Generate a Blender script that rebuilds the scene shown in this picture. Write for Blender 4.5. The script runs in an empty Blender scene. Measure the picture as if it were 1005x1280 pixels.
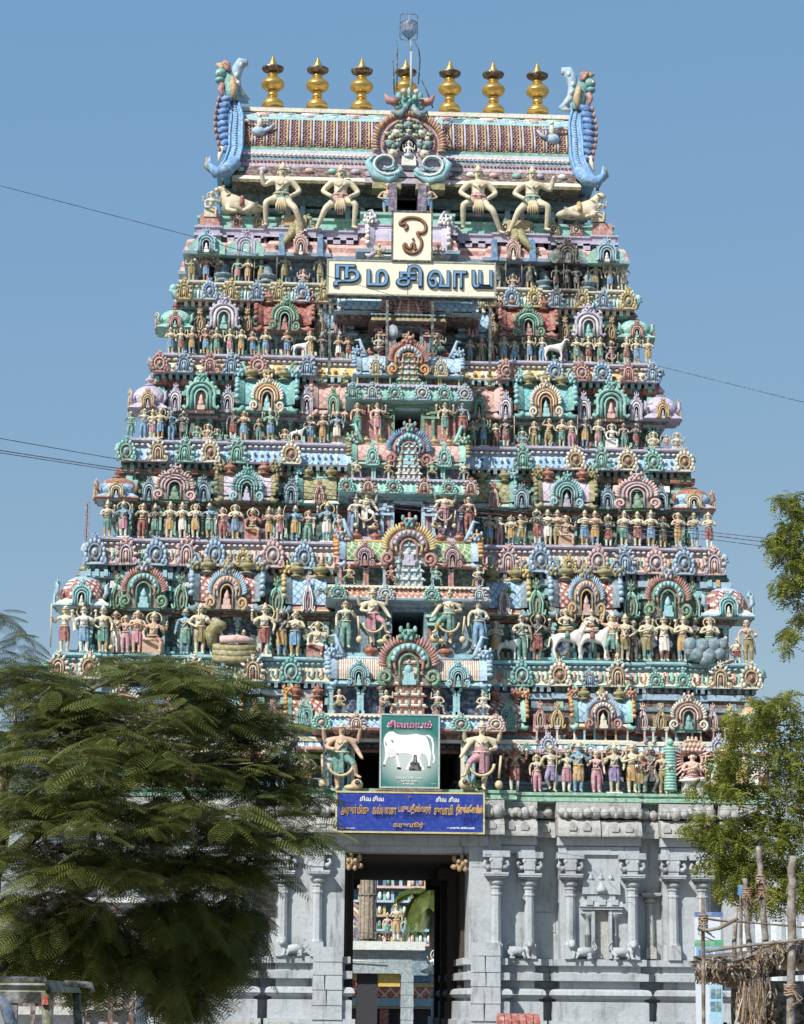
import bpy, math, random
import numpy as np
from mathutils import Vector, Matrix
random.seed(7)
S = bpy.context.scene
COL = S.collection
rad = math.radians

# ---------------------------------------------------------------- camera, sky, sun, exposure
CAMP = (-4.0, -83.0, 1.6); FPX = 2900.0
PHI = rad(2.57); THE = math.atan(610/2900); RHO = 0.0095
Fv = Vector((math.sin(PHI)*math.cos(THE), math.cos(PHI)*math.cos(THE), math.sin(THE)))
R0 = Vector((math.cos(PHI), -math.sin(PHI), 0)); U0 = R0.cross(Fv)
Rv = math.cos(RHO)*R0+math.sin(RHO)*U0
Uv = math.cos(RHO)*U0-math.sin(RHO)*R0
cd = bpy.data.cameras.new('camera'); cam = bpy.data.objects.new('camera', cd); COL.objects.link(cam)
cam.matrix_world = Matrix(((Rv.x, Uv.x, -Fv.x, CAMP[0]), (Rv.y, Uv.y, -Fv.y, CAMP[1]), (Rv.z, Uv.z, -Fv.z, CAMP[2]), (0, 0, 0, 1)))
cd.sensor_fit = 'VERTICAL'; cd.sensor_height = 24; cd.lens = 24*FPX/1280
cd.clip_start = .2; cd.clip_end = 6000
S.camera = cam
SUN_AZ = rad(40); SUN_EL = rad(42)
w = bpy.data.worlds.new('World'); S.world = w; w.use_nodes = True
nt = w.node_tree
sky = nt.nodes.new('ShaderNodeTexSky'); sky.sky_type = 'NISHITA'; sky.sun_disc = False
sky.sun_elevation = SUN_EL; sky.sun_rotation = math.pi+SUN_AZ
sky.air_density = 1.0; sky.dust_density = .6; sky.ozone_density = 1.4; sky.altitude = 100
# the thin dry-season haze of the photograph: the whole sky is evened towards one pale blue
vm = nt.nodes.new('ShaderNodeVectorMath'); vm.operation = 'MULTIPLY_ADD'; vm.inputs[1].default_value = (.50, .32, .08); vm.inputs[2].default_value = (.80, 2.08, 4.25)
nt.links.new(sky.outputs[0], vm.inputs[0]); nt.links.new(vm.outputs[0], nt.nodes['Background'].inputs[0])
nt.nodes['Background'].inputs[1].default_value = 0.112
sd = bpy.data.lights.new('sun', 'SUN'); sd.energy = 5.0; sd.angle = rad(.5); sd.color = (1, .965, .91)
so = bpy.data.objects.new('sun', sd); COL.objects.link(so)
sdir = Vector((-math.sin(SUN_AZ)*math.cos(SUN_EL), -math.cos(SUN_AZ)*math.cos(SUN_EL), math.sin(SUN_EL)))
so.rotation_euler = sdir.to_track_quat('Z', 'Y').to_euler(); so.location = (-40, -60, 60)
S.view_settings.view_transform = 'Standard'; S.view_settings.look = 'None'
S.view_settings.exposure = 0.2; S.view_settings.gamma = 1; S.view_settings.use_curve_mapping = False

def at(px, py, Y):
    """surveying: the world x, z of what the photograph shows at (px, py) when it stands at depth Y"""
    d = Fv*FPX+Rv*(px-502.5)+Uv*(640-py)
    t = (Y-CAMP[1])/d.y
    return CAMP[0]+d.x*t, CAMP[2]+d.z*t
def P3(px, py, Y):
    x, z = at(px, py, Y); return Vector((x, Y, z))
def Z(py, Y, px=700): return at(px, py, Y)[1]
def X(px, py, Y): return at(px, py, Y)[0]

# ---------------------------------------------------------------- materials
SUNFADE = .2    # the paint has faded: every paint is this much nearer to its own grey
def lin(h):
    h = h.lstrip('#'); c = [int(h[i:i+2], 16)/255 for i in (0, 2, 4)]
    g_ = sum(c)/3; c = [x*(1-SUNFADE)+(g_*.6+.34)*SUNFADE for x in c]
    return tuple((x/12.92 if x <= .04045 else ((x+.055)/1.055)**2.4) for x in c)+(1,)

def make_weather():
    g = bpy.data.node_groups.new('weather', 'ShaderNodeTree')
    g.interface.new_socket('Color', in_out='INPUT', socket_type='NodeSocketColor')
    g.interface.new_socket('Grime', in_out='INPUT', socket_type='NodeSocketFloat')
    g.interface.new_socket('Relief', in_out='INPUT', socket_type='NodeSocketFloat')
    g.interface.new_socket('Fleck', in_out='INPUT', socket_type='NodeSocketFloat')
    g.interface.new_socket('Color', in_out='OUTPUT', socket_type='NodeSocketColor')
    g.interface.new_socket('Normal', in_out='OUTPUT', socket_type='NodeSocketVector')
    n = g.nodes; l = g.links
    gi = n.new('NodeGroupInput'); go = n.new('NodeGroupOutput'); geo = n.new('ShaderNodeNewGeometry')
    def noise(scale, det, rough, vec=None):
        t = n.new('ShaderNodeTexNoise'); t.inputs['Scale'].default_value = scale; t.inputs['Detail'].default_value = det
        t.inputs['Roughness'].default_value = rough; l.new(vec or geo.outputs['Position'], t.inputs['Vector']); return t
    def ramp(src, a, b, c0=0, c1=1):
        m = n.new('ShaderNodeMapRange'); m.inputs[1].default_value = a; m.inputs[2].default_value = b
        m.inputs[3].default_value = c0; m.inputs[4].default_value = c1; l.new(src, m.inputs[0]); return m.outputs[0]
    def math_(op, a, b):
        m = n.new('ShaderNodeMath'); m.operation = op
        for i, s in enumerate((a, b)):
            if isinstance(s, (int, float)): m.inputs[i].default_value = s
            else: l.new(s, m.inputs[i])
        return m.outputs[0]
    a = noise(.9, 7, .62)
    mp = n.new('ShaderNodeMapping'); mp.inputs['Scale'].default_value = (5, 5, .7); l.new(geo.outputs['Position'], mp.inputs[0])
    b = noise(1.0, 5, .6, mp.outputs[0])
    c = noise(11, 6, .75)
    s1 = ramp(a.outputs[0], .50, .74); s2 = ramp(b.outputs[0], .54, .78); s3 = ramp(c.outputs[0], .50, .68)
    sm = math_('MULTIPLY', math_('ADD', math_('ADD', math_('MULTIPLY', s1, .5), math_('MULTIPLY', s2, .8)), math_('MULTIPLY', math_('MULTIPLY', s3, .8), gi.outputs['Fleck'])), gi.outputs['Grime'])
    # one sooty patch on the right side of the sixth storey
    sx = n.new('ShaderNodeSeparateXYZ'); l.new(geo.outputs['Position'], sx.inputs[0])
    q_ = P3(708, 338, 3.8)
    dx_ = math_('DIVIDE', math_('SUBTRACT', sx.outputs[0], q_.x), .75); dz_ = math_('DIVIDE', math_('SUBTRACT', sx.outputs[2], q_.z), 1.5)
    rr_ = math_('ADD', math_('SQRT', math_('ADD', math_('MULTIPLY', dx_, dx_), math_('MULTIPLY', dz_, dz_)), 0), math_('MULTIPLY', math_('SUBTRACT', c.outputs[0], .5), 1.2))
    soot = ramp(rr_, .65, 1.15, 1.1, 0); sm = math_('ADD', sm, soot)
    cl = n.new('ShaderNodeClamp'); l.new(sm, cl.inputs[0]); cl.inputs['Max'].default_value = .85
    mx = n.new('ShaderNodeMix'); mx.data_type = 'RGBA'; l.new(cl.outputs[0], mx.inputs[0])
    l.new(gi.outputs['Color'], mx.inputs[6]); mx.inputs[7].default_value = (.055, .05, .042, 1)
    # faded patches
    fd = noise(6.5, 7, .7); f2 = ramp(fd.outputs[0], .46, .66, 0, .42)
    m2 = n.new('ShaderNodeMix'); m2.data_type = 'RGBA'; l.new(math_('MULTIPLY', f2, gi.outputs['Fleck']), m2.inputs[0]); l.new(mx.outputs[2], m2.inputs[6]); m2.inputs[7].default_value = (.68, .68, .63, 1)
    l.new(m2.outputs[2], go.inputs['Color'])
    bp = n.new('ShaderNodeBump'); bp.inputs['Distance'].default_value = .02
    l.new(gi.outputs['Relief'], bp.inputs['Strength'])
    l.new(math_('ADD', noise(22, 4, .6).outputs[0], math_('MULTIPLY', noise(6, 3, .5).outputs[0], 1.5)), bp.inputs['Height'])
    l.new(bp.outputs[0], go.inputs['Normal'])
    return g
WEATHER = make_weather()
MATS = {}
def mat(name, hexc, rough=.62, grime=.55, relief=.5, metal=0, spec=.35, hook=None, fleck=None):
    if name in MATS: return MATS[name]
    m = bpy.data.materials.new(name); m.use_nodes = True; t = m.node_tree; b = t.nodes['Principled BSDF']
    b.inputs['Roughness'].default_value = rough; b.inputs['Metallic'].default_value = metal
    b.inputs['Specular IOR Level'].default_value = spec
    g = t.nodes.new('ShaderNodeGroup'); g.node_tree = WEATHER
    g.inputs['Color'].default_value = lin(hexc); g.inputs['Grime'].default_value = grime; g.inputs['Relief'].default_value = relief; g.inputs['Fleck'].default_value = (1.0 if relief >= .45 else relief*1.5) if fleck is None else fleck
    if hook: t.links.new(hook(t), g.inputs['Color'])
    t.links.new(g.outputs['Color'], b.inputs['Base Color']); t.links.new(g.outputs['Normal'], b.inputs['Normal'])
    MATS[name] = m; return m
def nmath(t, op, a, b=None):
    m = t.nodes.new('ShaderNodeMath'); m.operation = op
    for i, s in enumerate((a, b)):
        if s is None: continue
        if isinstance(s, (int, float)): m.inputs[i].default_value = s
        else: t.links.new(s, m.inputs[i])
    return m.outputs[0]
def sepos(t):
    g = t.nodes.new('ShaderNodeNewGeometry'); s = t.nodes.new('ShaderNodeSeparateXYZ'); t.links.new(g.outputs['Position'], s.inputs[0]); return s.outputs
def mixc(t, f, a, b):
    m = t.nodes.new('ShaderNodeMix'); m.data_type = 'RGBA'; t.links.new(f, m.inputs[0])
    for i, s in ((6, a), (7, b)):
        if isinstance(s, str): m.inputs[i].default_value = lin(s)
        else: t.links.new(s, m.inputs[i])
    return m.outputs[2]
def lattice(name, line, fill, step=.28, wdt=.26, grime=.45):
    def hk(t):
        x, y, z = sepos(t)[:3]
        def ln(s):
            f = nmath(t, 'FRACT', nmath(t, 'DIVIDE', s, step)); return nmath(t, 'LESS_THAN', f, wdt)
        k = nmath(t, 'MAXIMUM', ln(nmath(t, 'ADD', nmath(t, 'ADD', x, y), z)), ln(nmath(t, 'SUBTRACT', nmath(t, 'ADD', x, y), z)))
        return mixc(t, k, fill, line)
    return mat(name, fill, grime=grime, hook=hk)
def striped(name, cols, step=.3, grime=.4, axis=0):
    """vertical painted bars across the width, petal-fashion"""
    def hk(t):
        p = sepos(t); f = nmath(t, 'FRACT', nmath(t, 'DIVIDE', p[axis], step))
        c = cols[0]
        for i, cc in enumerate(cols[1:]):
            c = mixc(t, nmath(t, 'GREATER_THAN', f, (i+1)/len(cols)), c, cc)
        return c
    return mat(name, cols[0], grime=grime, hook=hk)

PAL = dict(mint='#7ABEAC', teal='#559E97', aqua='#7FBFC6', sky='#93B6CF', blue='#4678A6', navy='#22395A', pink='#D5A69B', rose='#AC6A61',
  red='#934437', lav='#B1A7C2', mauve='#A897A8', cream='#D8D0B8', ochre='#BC955A', yellow='#CDB268', olive='#8A7F45', green='#568760',
  slate='#5F7E8C', white='#E4E0D6', brown='#5A3A30', terra='#9C5138', grey='#8F9596', plum='#5E4A6A', dgreen='#2F5B4C', orange='#D08A3C')
def pm(k): return mat('painted_'+k, PAL[k])
SKIN = dict(t='#C79C7A', c='#CFC09C', b='#4E8CAE', g='#5FA287', d='#4A4744', r='#A8604A', w='#E2DED4', p='#DDAA98', o='#B5ab88')
SKINW = dict(t='tan', c='cream', b='blue', g='green', d='dark', r='red-brown', w='white', p='pink', o='stone-coloured')
CLO = dict(b='#5A8DB5', y='#BF9148', r='#8F3B32', g='#4A8878', w='#E0DBCE', p='#B87684', o='#8B7A42', v='#7C6C9C', d='#54504A')
CLOW = dict(b='blue', y='yellow', r='red', g='green', w='white', p='pink', o='olive', v='violet', d='dark')
def skm(k): return mat('painted_skin_'+k, SKIN[k], rough=.55, grime=.42)
def clm(k): return mat('painted_cloth_'+k, CLO[k], rough=.55, grime=.4)

# ---------------------------------------------------------------- mesh kit
class MB:
    def __init__(s): s.v = []; s.f = []; s.m = []; s.sm = []
    def add(s, vs, fs, m=0, smooth=False):
        o = len(s.v); s.v += [tuple(v) for v in vs]
        s.f += [tuple(i+o for i in f) for f in fs]; s.m += [m]*len(fs) if isinstance(m, int) else list(m); s.sm += [smooth]*len(fs)
        return s
    def box(s, x0, x1, y0, y1, z0, z1, m=0, tap=0):
        t = tap
        return s.add([(x0, y0, z0), (x1, y0, z0), (x1, y1, z0), (x0, y1, z0), (x0+t, y0+t, z1), (x1-t, y0+t, z1), (x1-t, y1-t, z1), (x0+t, y1-t, z1)],
            [(0, 3, 2, 1), (4, 5, 6, 7), (0, 1, 5, 4), (1, 2, 6, 5), (2, 3, 7, 6), (3, 0, 4, 7)], m)
    def prism(s, poly, y0, y1, m=0, ms=None, tap=1.0, cx=0, cz=0):
        n = len(poly)
        v = [(cx+(x-cx)*tap, y0, cz+(z-cz)*tap) for x, z in poly]+[(x, y1, z) for x, z in poly]
        s.add(v, [tuple(range(n)), tuple(range(2*n-1, n-1, -1))], m)
        s.add(v, [(i, i+n, (i+1) % n+n, (i+1) % n) for i in range(n)], m if ms is None else ms); return s
    def ball(s, c, r, m=0, nu=8, nv=5):
        if isinstance(r, (int, float)): r = (r, r, r)
        v = [(c[0], c[1], c[2]-r[2])]
        for j in range(1, nv):
            a = -math.pi/2+math.pi*j/nv
            for i in range(nu):
                b = 2*math.pi*i/nu
                v.append((c[0]+r[0]*math.cos(a)*math.cos(b), c[1]+r[1]*math.cos(a)*math.sin(b), c[2]+r[2]*math.sin(a)))
        v.append((c[0], c[1], c[2]+r[2])); f = []
        for i in range(nu): f.append((0, 1+(i+1) % nu, 1+i))
        for j in range(nv-2):
            for i in range(nu):
                a = 1+j*nu; f.append((a+i, a+(i+1) % nu, a+nu+(i+1) % nu, a+nu+i))
        a = 1+(nv-2)*nu
        for i in range(nu): f.append((a+i, a+(i+1) % nu, len(v)-1))
        return s.add(v, f, m, True)
    def lathe(s, prof, cx=0, cy=0, n=12, m=0, smooth=True, z0=0, sc=1, rot=0, sq=None):
        v = []
        for r, z in prof:
            for i in range(n):
                a = 2*math.pi*(i+rot)/n; v.append((cx+sc*r*math.cos(a), cy+sc*r*math.sin(a), z0+sc*z))
        f = []
        for j in range(len(prof)-1):
            for i in range(n): f.append((j*n+i, j*n+(i+1) % n, (j+1)*n+(i+1) % n, (j+1)*n+i))
        f.append(tuple(range(n))[::-1]); f.append(tuple(range((len(prof)-1)*n, len(prof)*n)))
        return s.add(v, f, m, smooth)
    def tube(s, pts, r, n=6, m=0, flat=1.0):
        pts = [Vector(p) for p in pts]; L = len(pts); v = []
        rs = r if isinstance(r, (list, tuple)) else [r]*L
        prev = None
        for i, p in enumerate(pts):
            d = (pts[min(i+1, L-1)]-pts[max(i-1, 0)]).normalized()
            if prev is None: u = d.orthogonal().normalized()
            else:
                u = prev-d*prev.dot(d)
                u = u.normalized() if u.length > 1e-5 else d.orthogonal().normalized()
            prev = u; w_ = d.cross(u)
            for k in range(n):
                a = 2*math.pi*k/n; v.append(p+(u*math.cos(a)+w_*math.sin(a))*rs[i])
        if flat != 1.0: v = [Vector((q.x, pts[0].y+(q.y-pts[0].y)*flat, q.z)) for q in v]
        f = [(i*n+k, i*n+(k+1) % n, (i+1)*n+(k+1) % n, (i+1)*n+k) for i in range(L-1) for k in range(n)]
        f.append(tuple(range(n))[::-1]); f.append(tuple(range((L-1)*n, L*n)))
        return s.add(v, f, m, True)
    def sweep(s, out, prof, ms, cap=True):
        """out: closed rectilinear plan, prof: [(offset outward, z)], ms: material per step"""
        n = len(out); nor = []
        for i in range(n):
            a, b, c = out[i-1], out[i], out[(i+1) % n]
            def on(p, q):
                dx, dy = q[0]-p[0], q[1]-p[1]; L = math.hypot(dx, dy) or 1; return (dy/L, -dx/L)
            n1, n2 = on(a, b), on(b, c)
            d = n1[0]*n2[0]+n1[1]*n2[1]
            nor.append((n1[0]+n2[0], n1[1]+n2[1]) if abs(d) < .5 else n1)
        v = [(out[i][0]+nor[i][0]*o, out[i][1]+nor[i][1]*o, z) for o, z in prof for i in range(n)]
        f = []; mm = []
        for j in range(len(prof)-1):
            for i in range(n):
                f.append((j*n+i, j*n+(i+1) % n, (j+1)*n+(i+1) % n, (j+1)*n+i)); mm.append(ms if isinstance(ms, int) else ms[j])
        if cap:
            f.append(tuple(range(n))[::-1]); mm.append(mm[0]); f.append(tuple(range((len(prof)-1)*n, len(prof)*n))); mm.append(mm[-1])
        return s.add(v, f, mm)
    def join(s, o, M=None, mm=None):
        vs = [tuple(M @ Vector(v)) for v in o.v] if M is not None else o.v
        b = len(s.v); s.v += vs; s.f += [tuple(i+b for i in f) for f in o.f]
        s.m += [mm[k] for k in o.m] if mm else o.m; s.sm += o.sm; return s
    def mesh(s, name, mats):
        me = bpy.data.meshes.new(name); me.from_pydata(s.v, [], s.f)
        for m in mats: me.materials.append(m)
        me.polygons.foreach_set('material_index', s.m); me.polygons.foreach_set('use_smooth', s.sm); me.update(); return me
    def build(s, name, mats, parent=None, loc=(0, 0, 0), rz=0, **kw):
        if not isinstance(mats, (list, tuple)): mats = [mats]
        return ob(name, s.mesh(name, mats), parent, loc, rz, **kw)
def ob(name, me, parent=None, loc=(0, 0, 0), rz=0, sc=1, mats=None, kind=None):
    o = bpy.data.objects.new(name, me); COL.objects.link(o); o.location = loc
    if rz: o.rotation_euler = (0, 0, rz)
    if sc != 1: o.scale = sc if isinstance(sc, (tuple, list)) else (sc, sc, sc)
    if parent: o.parent = parent
    if mats:
        for i, m in enumerate(mats):
            if i < len(o.material_slots): o.material_slots[i].link = 'OBJECT'; o.material_slots[i].material = m
    if kind: o['kind'] = kind
    return o
def thing(name, label, cat, loc=(0, 0, 0), rz=0, group=None):
    o = bpy.data.objects.new(name, None); COL.objects.link(o); o.location = loc; o.rotation_euler = (0, 0, rz); o.empty_display_size = .2
    return tag(o, label, cat, group)
def tag(o, label, cat, group=None, kind=None):
    o['label'] = label; o['category'] = cat
    if group: o['group'] = group
    if kind: o['kind'] = kind
    return o
def ordn(i):
    W = 'first second third fourth fifth sixth seventh eighth ninth tenth eleventh twelfth thirteenth fourteenth fifteenth sixteenth seventeenth eighteenth nineteenth twentieth'.split()
    return W[i] if i < 20 else ('twenty-'+W[i-20] if i < 29 else ('thirtieth' if i == 29 else 'thirty-'+W[i-30]))
def arc(cx, cz, rx, rz, a0, a1, n): return [(cx+rx*math.cos(rad(a0+(a1-a0)*i/n)), cz+rz*math.sin(rad(a0+(a1-a0)*i/n))) for i in range(n+1)]
# ---------------------------------------------------------------- the ground
g = MB(); g.add([(-2500, -400, 0), (2500, -400, 0), (2500, 4000, 0), (-2500, 4000, 0)], [(0, 1, 2, 3)])
gr = g.build('ground', mat('dusty_ground', '#6A6054', rough=.9, grime=.4)); gr['kind'] = 'structure'

# ---------------------------------------------------------------- ornaments shared by the whole tower
def lion_face(b, cx, cy, cz, s, m0, m1):
    s *= .84
    b.ball((cx, cy, cz), (.5*s, .38*s, .42*s), m0, 8, 5)
    for q in (-1, 1):
        b.ball((cx+q*.24*s, cy-.32*s, cz+.16*s), .17*s, m1, 6, 4)
        b.ball((cx+q*.52*s, cy, cz+.36*s), (.17*s, .12*s, .27*s), m0, 6, 4)
        b.ball((cx+q*.56*s, cy-.05*s, cz-.18*s), (.24*s, .15*s, .2*s), m1, 6, 4)
        b.ball((cx+q*.2*s, cy-.3*s, cz-.34*s), (.16*s, .14*s, .2*s), m0, 6, 4)
    b.ball((cx, cy-.1*s, cz+.58*s), (.13*s, .12*s, .26*s), m1, 6, 4)
    b.ball((cx, cy-.4*s, cz-.05*s), (.12*s, .12*s, .15*s), m0, 6, 4)

def spiral(b, cx, cz, r, sgn, y, m, th, turns=1.4):
    pts = []
    for i in range(15):
        t = i/14; a = rad(-90)+sgn*t*turns*2*math.pi; rr = r*(1-.78*t)
        pts.append((cx+rr*math.cos(a), y, cz+rr*math.sin(a)))
    b.tube(pts, [th*(1-.5*i/14) for i in range(15)], 5, m)

def arch_mesh(style):
    """horseshoe gable ornament, 1 wide and about 1 high, standing on z=0, facing -y"""
    b = MB()
    if style == 'kudu_b':      # the variant with a leafy trefoil edge and an oval boss
        b.prism(arc(0, .38, .38, .36, -60, 240, 18), -.07, .08, 4)
        b.box(-.46, .46, -.07, .08, 0, .1, 0)
        for i in range(9):
            a = rad(-35+250*i/8); p = Vector((.36*math.cos(a), -.07, .38+.33*math.sin(a))); d = Vector((math.cos(a), 0, math.sin(a)))
            b.tube([p-d*.02, p+d*.09, p+d*.17+Vector((.04*(1 if i % 2 else -1), 0, 0))], [.05, .07, .02], 5, 0)
        b.tube([(x, -.12, z) for x, z in [(-.24, .08)]+arc(0, .36, .24, .28, 180, 0, 10)+[(.24, .08)]], .035, 5, 1); b.tube([(x, -.12, z) for x, z in [(-.13, .08)]+arc(0, .36, .13, .16, 180, 0, 8)+[(.13, .08)]], .03, 5, 0)
        b.ball((0, -.11, .28), (.08, .08, .15), 2, 8, 5); b.ball((0, -.13, .46), (.05, .05, .05), 2, 6, 4)
        for q in (-1, 1): spiral(b, q*.38, .12, .12, q, -.09, 1, .035)
        lion_face(b, 0, -.05, .86, .24, 3, 0)
    if style == 'kudu':
        b.prism(arc(0, .38, .40, .36, -60, 240, 18), -.07, .08, 4)
        b.box(-.5, .5, -.07, .08, 0, .12, 0)
        for i in range(11):
            a = rad(-40+260*i/10); b.ball((.42*math.cos(a), -.07, .38+.37*math.sin(a)), (.095, .09, .095), 0, 6, 4)
        b.tube([(x, -.12, z) for x, z in arc(0, .38, .27, .25, -70, 250, 14)], .04, 5, 1)
        b.ball((0, -.11, .38), (.13, .1, .13), 2, 8, 5); b.ball((0, -.19, .38), (.05, .05, .06), 1, 6, 4)
        for q in (-1, 1): spiral(b, q*.40, .13, .12, q, -.09, 0, .035)
        lion_face(b, 0, -.05, .86, .24, 3, 1)
    elif style in ('flame', 'grand'):
        op = arc(0, .34, .15, .17, 180, 0, 8)
        body = [(-.40, 0)]+[(x, z) for x, z in arc(0, .40, .40, .34, 190, -10, 20)]+[(.40, 0)]+[(.15, 0)]+op[::-1]+[(-.15, 0)]
        b.prism(body, -.05, .12, 5)
        n = 19 if style == 'flame' else 27
        for i in range(n):
            a = rad(-8+196*i/(n-1)); r = 1.0
            c = (.44*math.cos(a), -.04, .40+.37*math.sin(a))
            le = .085 if style == 'flame' else .10
            d = Vector((math.cos(a), 0, math.sin(a)+.35)).normalized()
            b.tube([Vector(c)-d*le*.5, Vector(c)+d*le*.3, Vector(c)+d*le*.95+Vector((0, -.02, .02))], [.036, .05, .012] if style == 'flame' else [.03, .035, .008], 5, 0)
        b.tube([(x, -.10, z) for x, z in arc(0, .38, .33, .30, 200, -20, 18)], .035, 5, 1)
        b.tube([(x, -.11, z) for x, z in arc(0, .36, .25, .25, 205, -25, 16)], .028, 5, 0)
        b.tube([(x, -.10, z) for x, z in [(-.16, .0)]+arc(0, .34, .16, .18, 180, 0, 10)+[(.16, 0)]], .022, 5, 1)
        b.box(-.15, .15, .06, .12, 0, .45, 4)
        b.box(-.12, .12, -.12, .07, 0, .09, 2); b.box(-.09, .09, -.10, .06, .09, .22, 2)
        b.lathe([(.09, .22), (.07, .27), (.08, .30), (.03, .38), (.01, .44)], 0, -.02, 8, 2)
        for q in (-1, 1):
            spiral(b, q*.40, .13, .14, q, -.09, 1 if style == 'grand' else 0, .045)
            b.ball((q*.42, -.07, .13), (.05, .05, .05), 1, 6, 4)
        if style == 'grand':
            for i in range(9):
                a = rad(10+160*i/8); b.ball((.27*math.cos(a), -.14, .40+.25*math.sin(a)), (.045, .04, .055), 2, 6, 4)
        lion_face(b, 0, -.06, .87, .27 if style == 'flame' else .28, 3, 1)
    elif style == 'horseshoe':
        op = arc(0, .33, .14, .2, 180, 0, 8)
        body = [(-.36, 0)]+arc(0, .42, .36, .32, 185, -5, 18)+[(.36, 0), (.14, 0)]+op[::-1]+[(-.14, 0)]
        b.prism(body, -.03, .12, 5)
        b.tube([(x, -.08, z) for x, z in [(-.47, .10), (-.42, .03), (-.34, .10)]+arc(0, .42, .36, .33, 200, -20, 16)+[(.34, .10), (.42, .03), (.47, .10)]], .05, 6, 0)
        b.tube([(x, -.09, z) for x, z in [(-.26, .02)]+arc(0, .38, .25, .26, 185, -5, 14)+[(.26, .02)]], .045, 6, 1)
        b.tube([(x, -.09, z) for x, z in [(-.15, .02)]+arc(0, .33, .16, .2, 180, 0, 10)+[(.15, .02)]], .03, 5, 0)
        for i in range(7):
            a = rad(25+130*i/6); b.ball((.41*math.cos(a), -.05, .43+.38*math.sin(a)), (.06, .06, .06), 0, 6, 4)
        b.box(-.14, .14, .06, .12, 0, .5, 4)
        b.box(-.1, .1, -.1, .07, 0, .12, 2); b.lathe([(.08, .12), (.09, .2), (.05, .28), (.06, .31), (.02, .42)], 0, -.02, 8, 2)
        lion_face(b, 0, -.05, .87, .28, 3, 0)
    elif style == 'scroll':     # narrow twin-scroll gable
        b.prism([(-.34, 0)]+arc(0, .36, .40, .34, 200, -20, 14)+[(.34, 0)], -.03, .12, 5)
        for q in (-1, 1):
            b.tube([(q*.03, -.09, .05), (q*.16, -.1, .12), (q*.2, -.1, .35), (q*.12, -.1, .55), (q*.02, -.1, .62)], .045, 5, 0)
            b.tube([(q*.46, -.07, .16), (q*.4, -.09, .03), (q*.28, -.09, .08), (q*.33, -.09, .35), (q*.2, -.08, .6), (q*.03, -.08, .7)], .05, 5, 1)
        b.tube([(0, -.09, .02), (0, -.1, .42)], .035, 5, 2)
        lion_face(b, 0, -.04, .86, .3, 3, 0)
    return b.mesh('horseshoe_ornament', [pm('mint')]*6)
SHADE = mat('brown_gap_shade', '#75695C', grime=.6)  # outline brown on backing plates, imitating shade in the gaps between lobes
ARCH = {k: arch_mesh(k) for k in ('kudu', 'kudu_b', 'flame', 'grand', 'horseshoe', 'scroll')}
DARK = mat('dark_recess_shade', '#2A2A30', grime=.3, fleck=0)  # near-black that stands in for the shade of niches and openings
def arch(style, x, y, z, w_, h, cols, parent, name='horseshoe_ornament', rz=0):
    c = [pm(k) for k in cols[:4]]
    while len(c) < 4: c.append(c[0])
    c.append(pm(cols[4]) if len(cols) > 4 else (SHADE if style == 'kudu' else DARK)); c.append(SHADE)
    j = random.uniform(.94, 1.05); st_ = style if style != 'kudu' or random.random() < .6 else 'kudu_b'
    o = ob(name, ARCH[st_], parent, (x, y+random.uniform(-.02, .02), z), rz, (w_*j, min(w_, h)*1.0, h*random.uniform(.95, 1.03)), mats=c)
    o.rotation_euler = (random.uniform(-.03, .03), random.uniform(-.03, .03), rz+random.uniform(-.05, .05)); return o

POT = [(.0, 0), (.30, 0), (.36, .05), (.22, .12), (.16, .17), (.40, .30), (.47, .42), (.40, .54), (.17, .62), (.26, .67), (.24, .72), (.10, .76), (.13, .84), (.05, .93), (.01, 1.0)]
pot_b = MB().lathe(POT, n=10); POTM = pot_b.mesh('finial', [pm('terra')])
def pot(x, y, z, h, k, parent): return ob('finial', POTM, parent, (x, y, z), 0, (h, h, h), mats=[pm(k)])

# small pilaster, 1 high: base block, shaft, bulb, abacus, bracket
pb = MB()
pb.box(-.11, .11, -.1, .1, 0, .12, 0); pb.box(-.07, .07, -.07, .1, .12, .62, 0)
pb.box(-.09, .09, -.09, .1, .62, .67, 1); pb.box(-.06, .06, -.06, .1, .67, .72, 0); pb.box(-.1, .1, -.1, .1, .72, .78, 1)
pb.box(-.17, .17, -.16, .1, .78, .85, 0); pb.box(-.09, .09, -.09, .1, .85, .9, 1); pb.box(-.22, .22, -.12, .1, .9, 1.0, 0)
PILM = pb.mesh('pilaster', [pm('mint'), pm('mint')])
def pil(x, y, z, h, a, b, parent, wf=1.0):
    return ob('pilaster', PILM, parent, (x, y, z), 0, (h*.62*wf, h*.62, h), mats=[pm(a), pm(b)])

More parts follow.
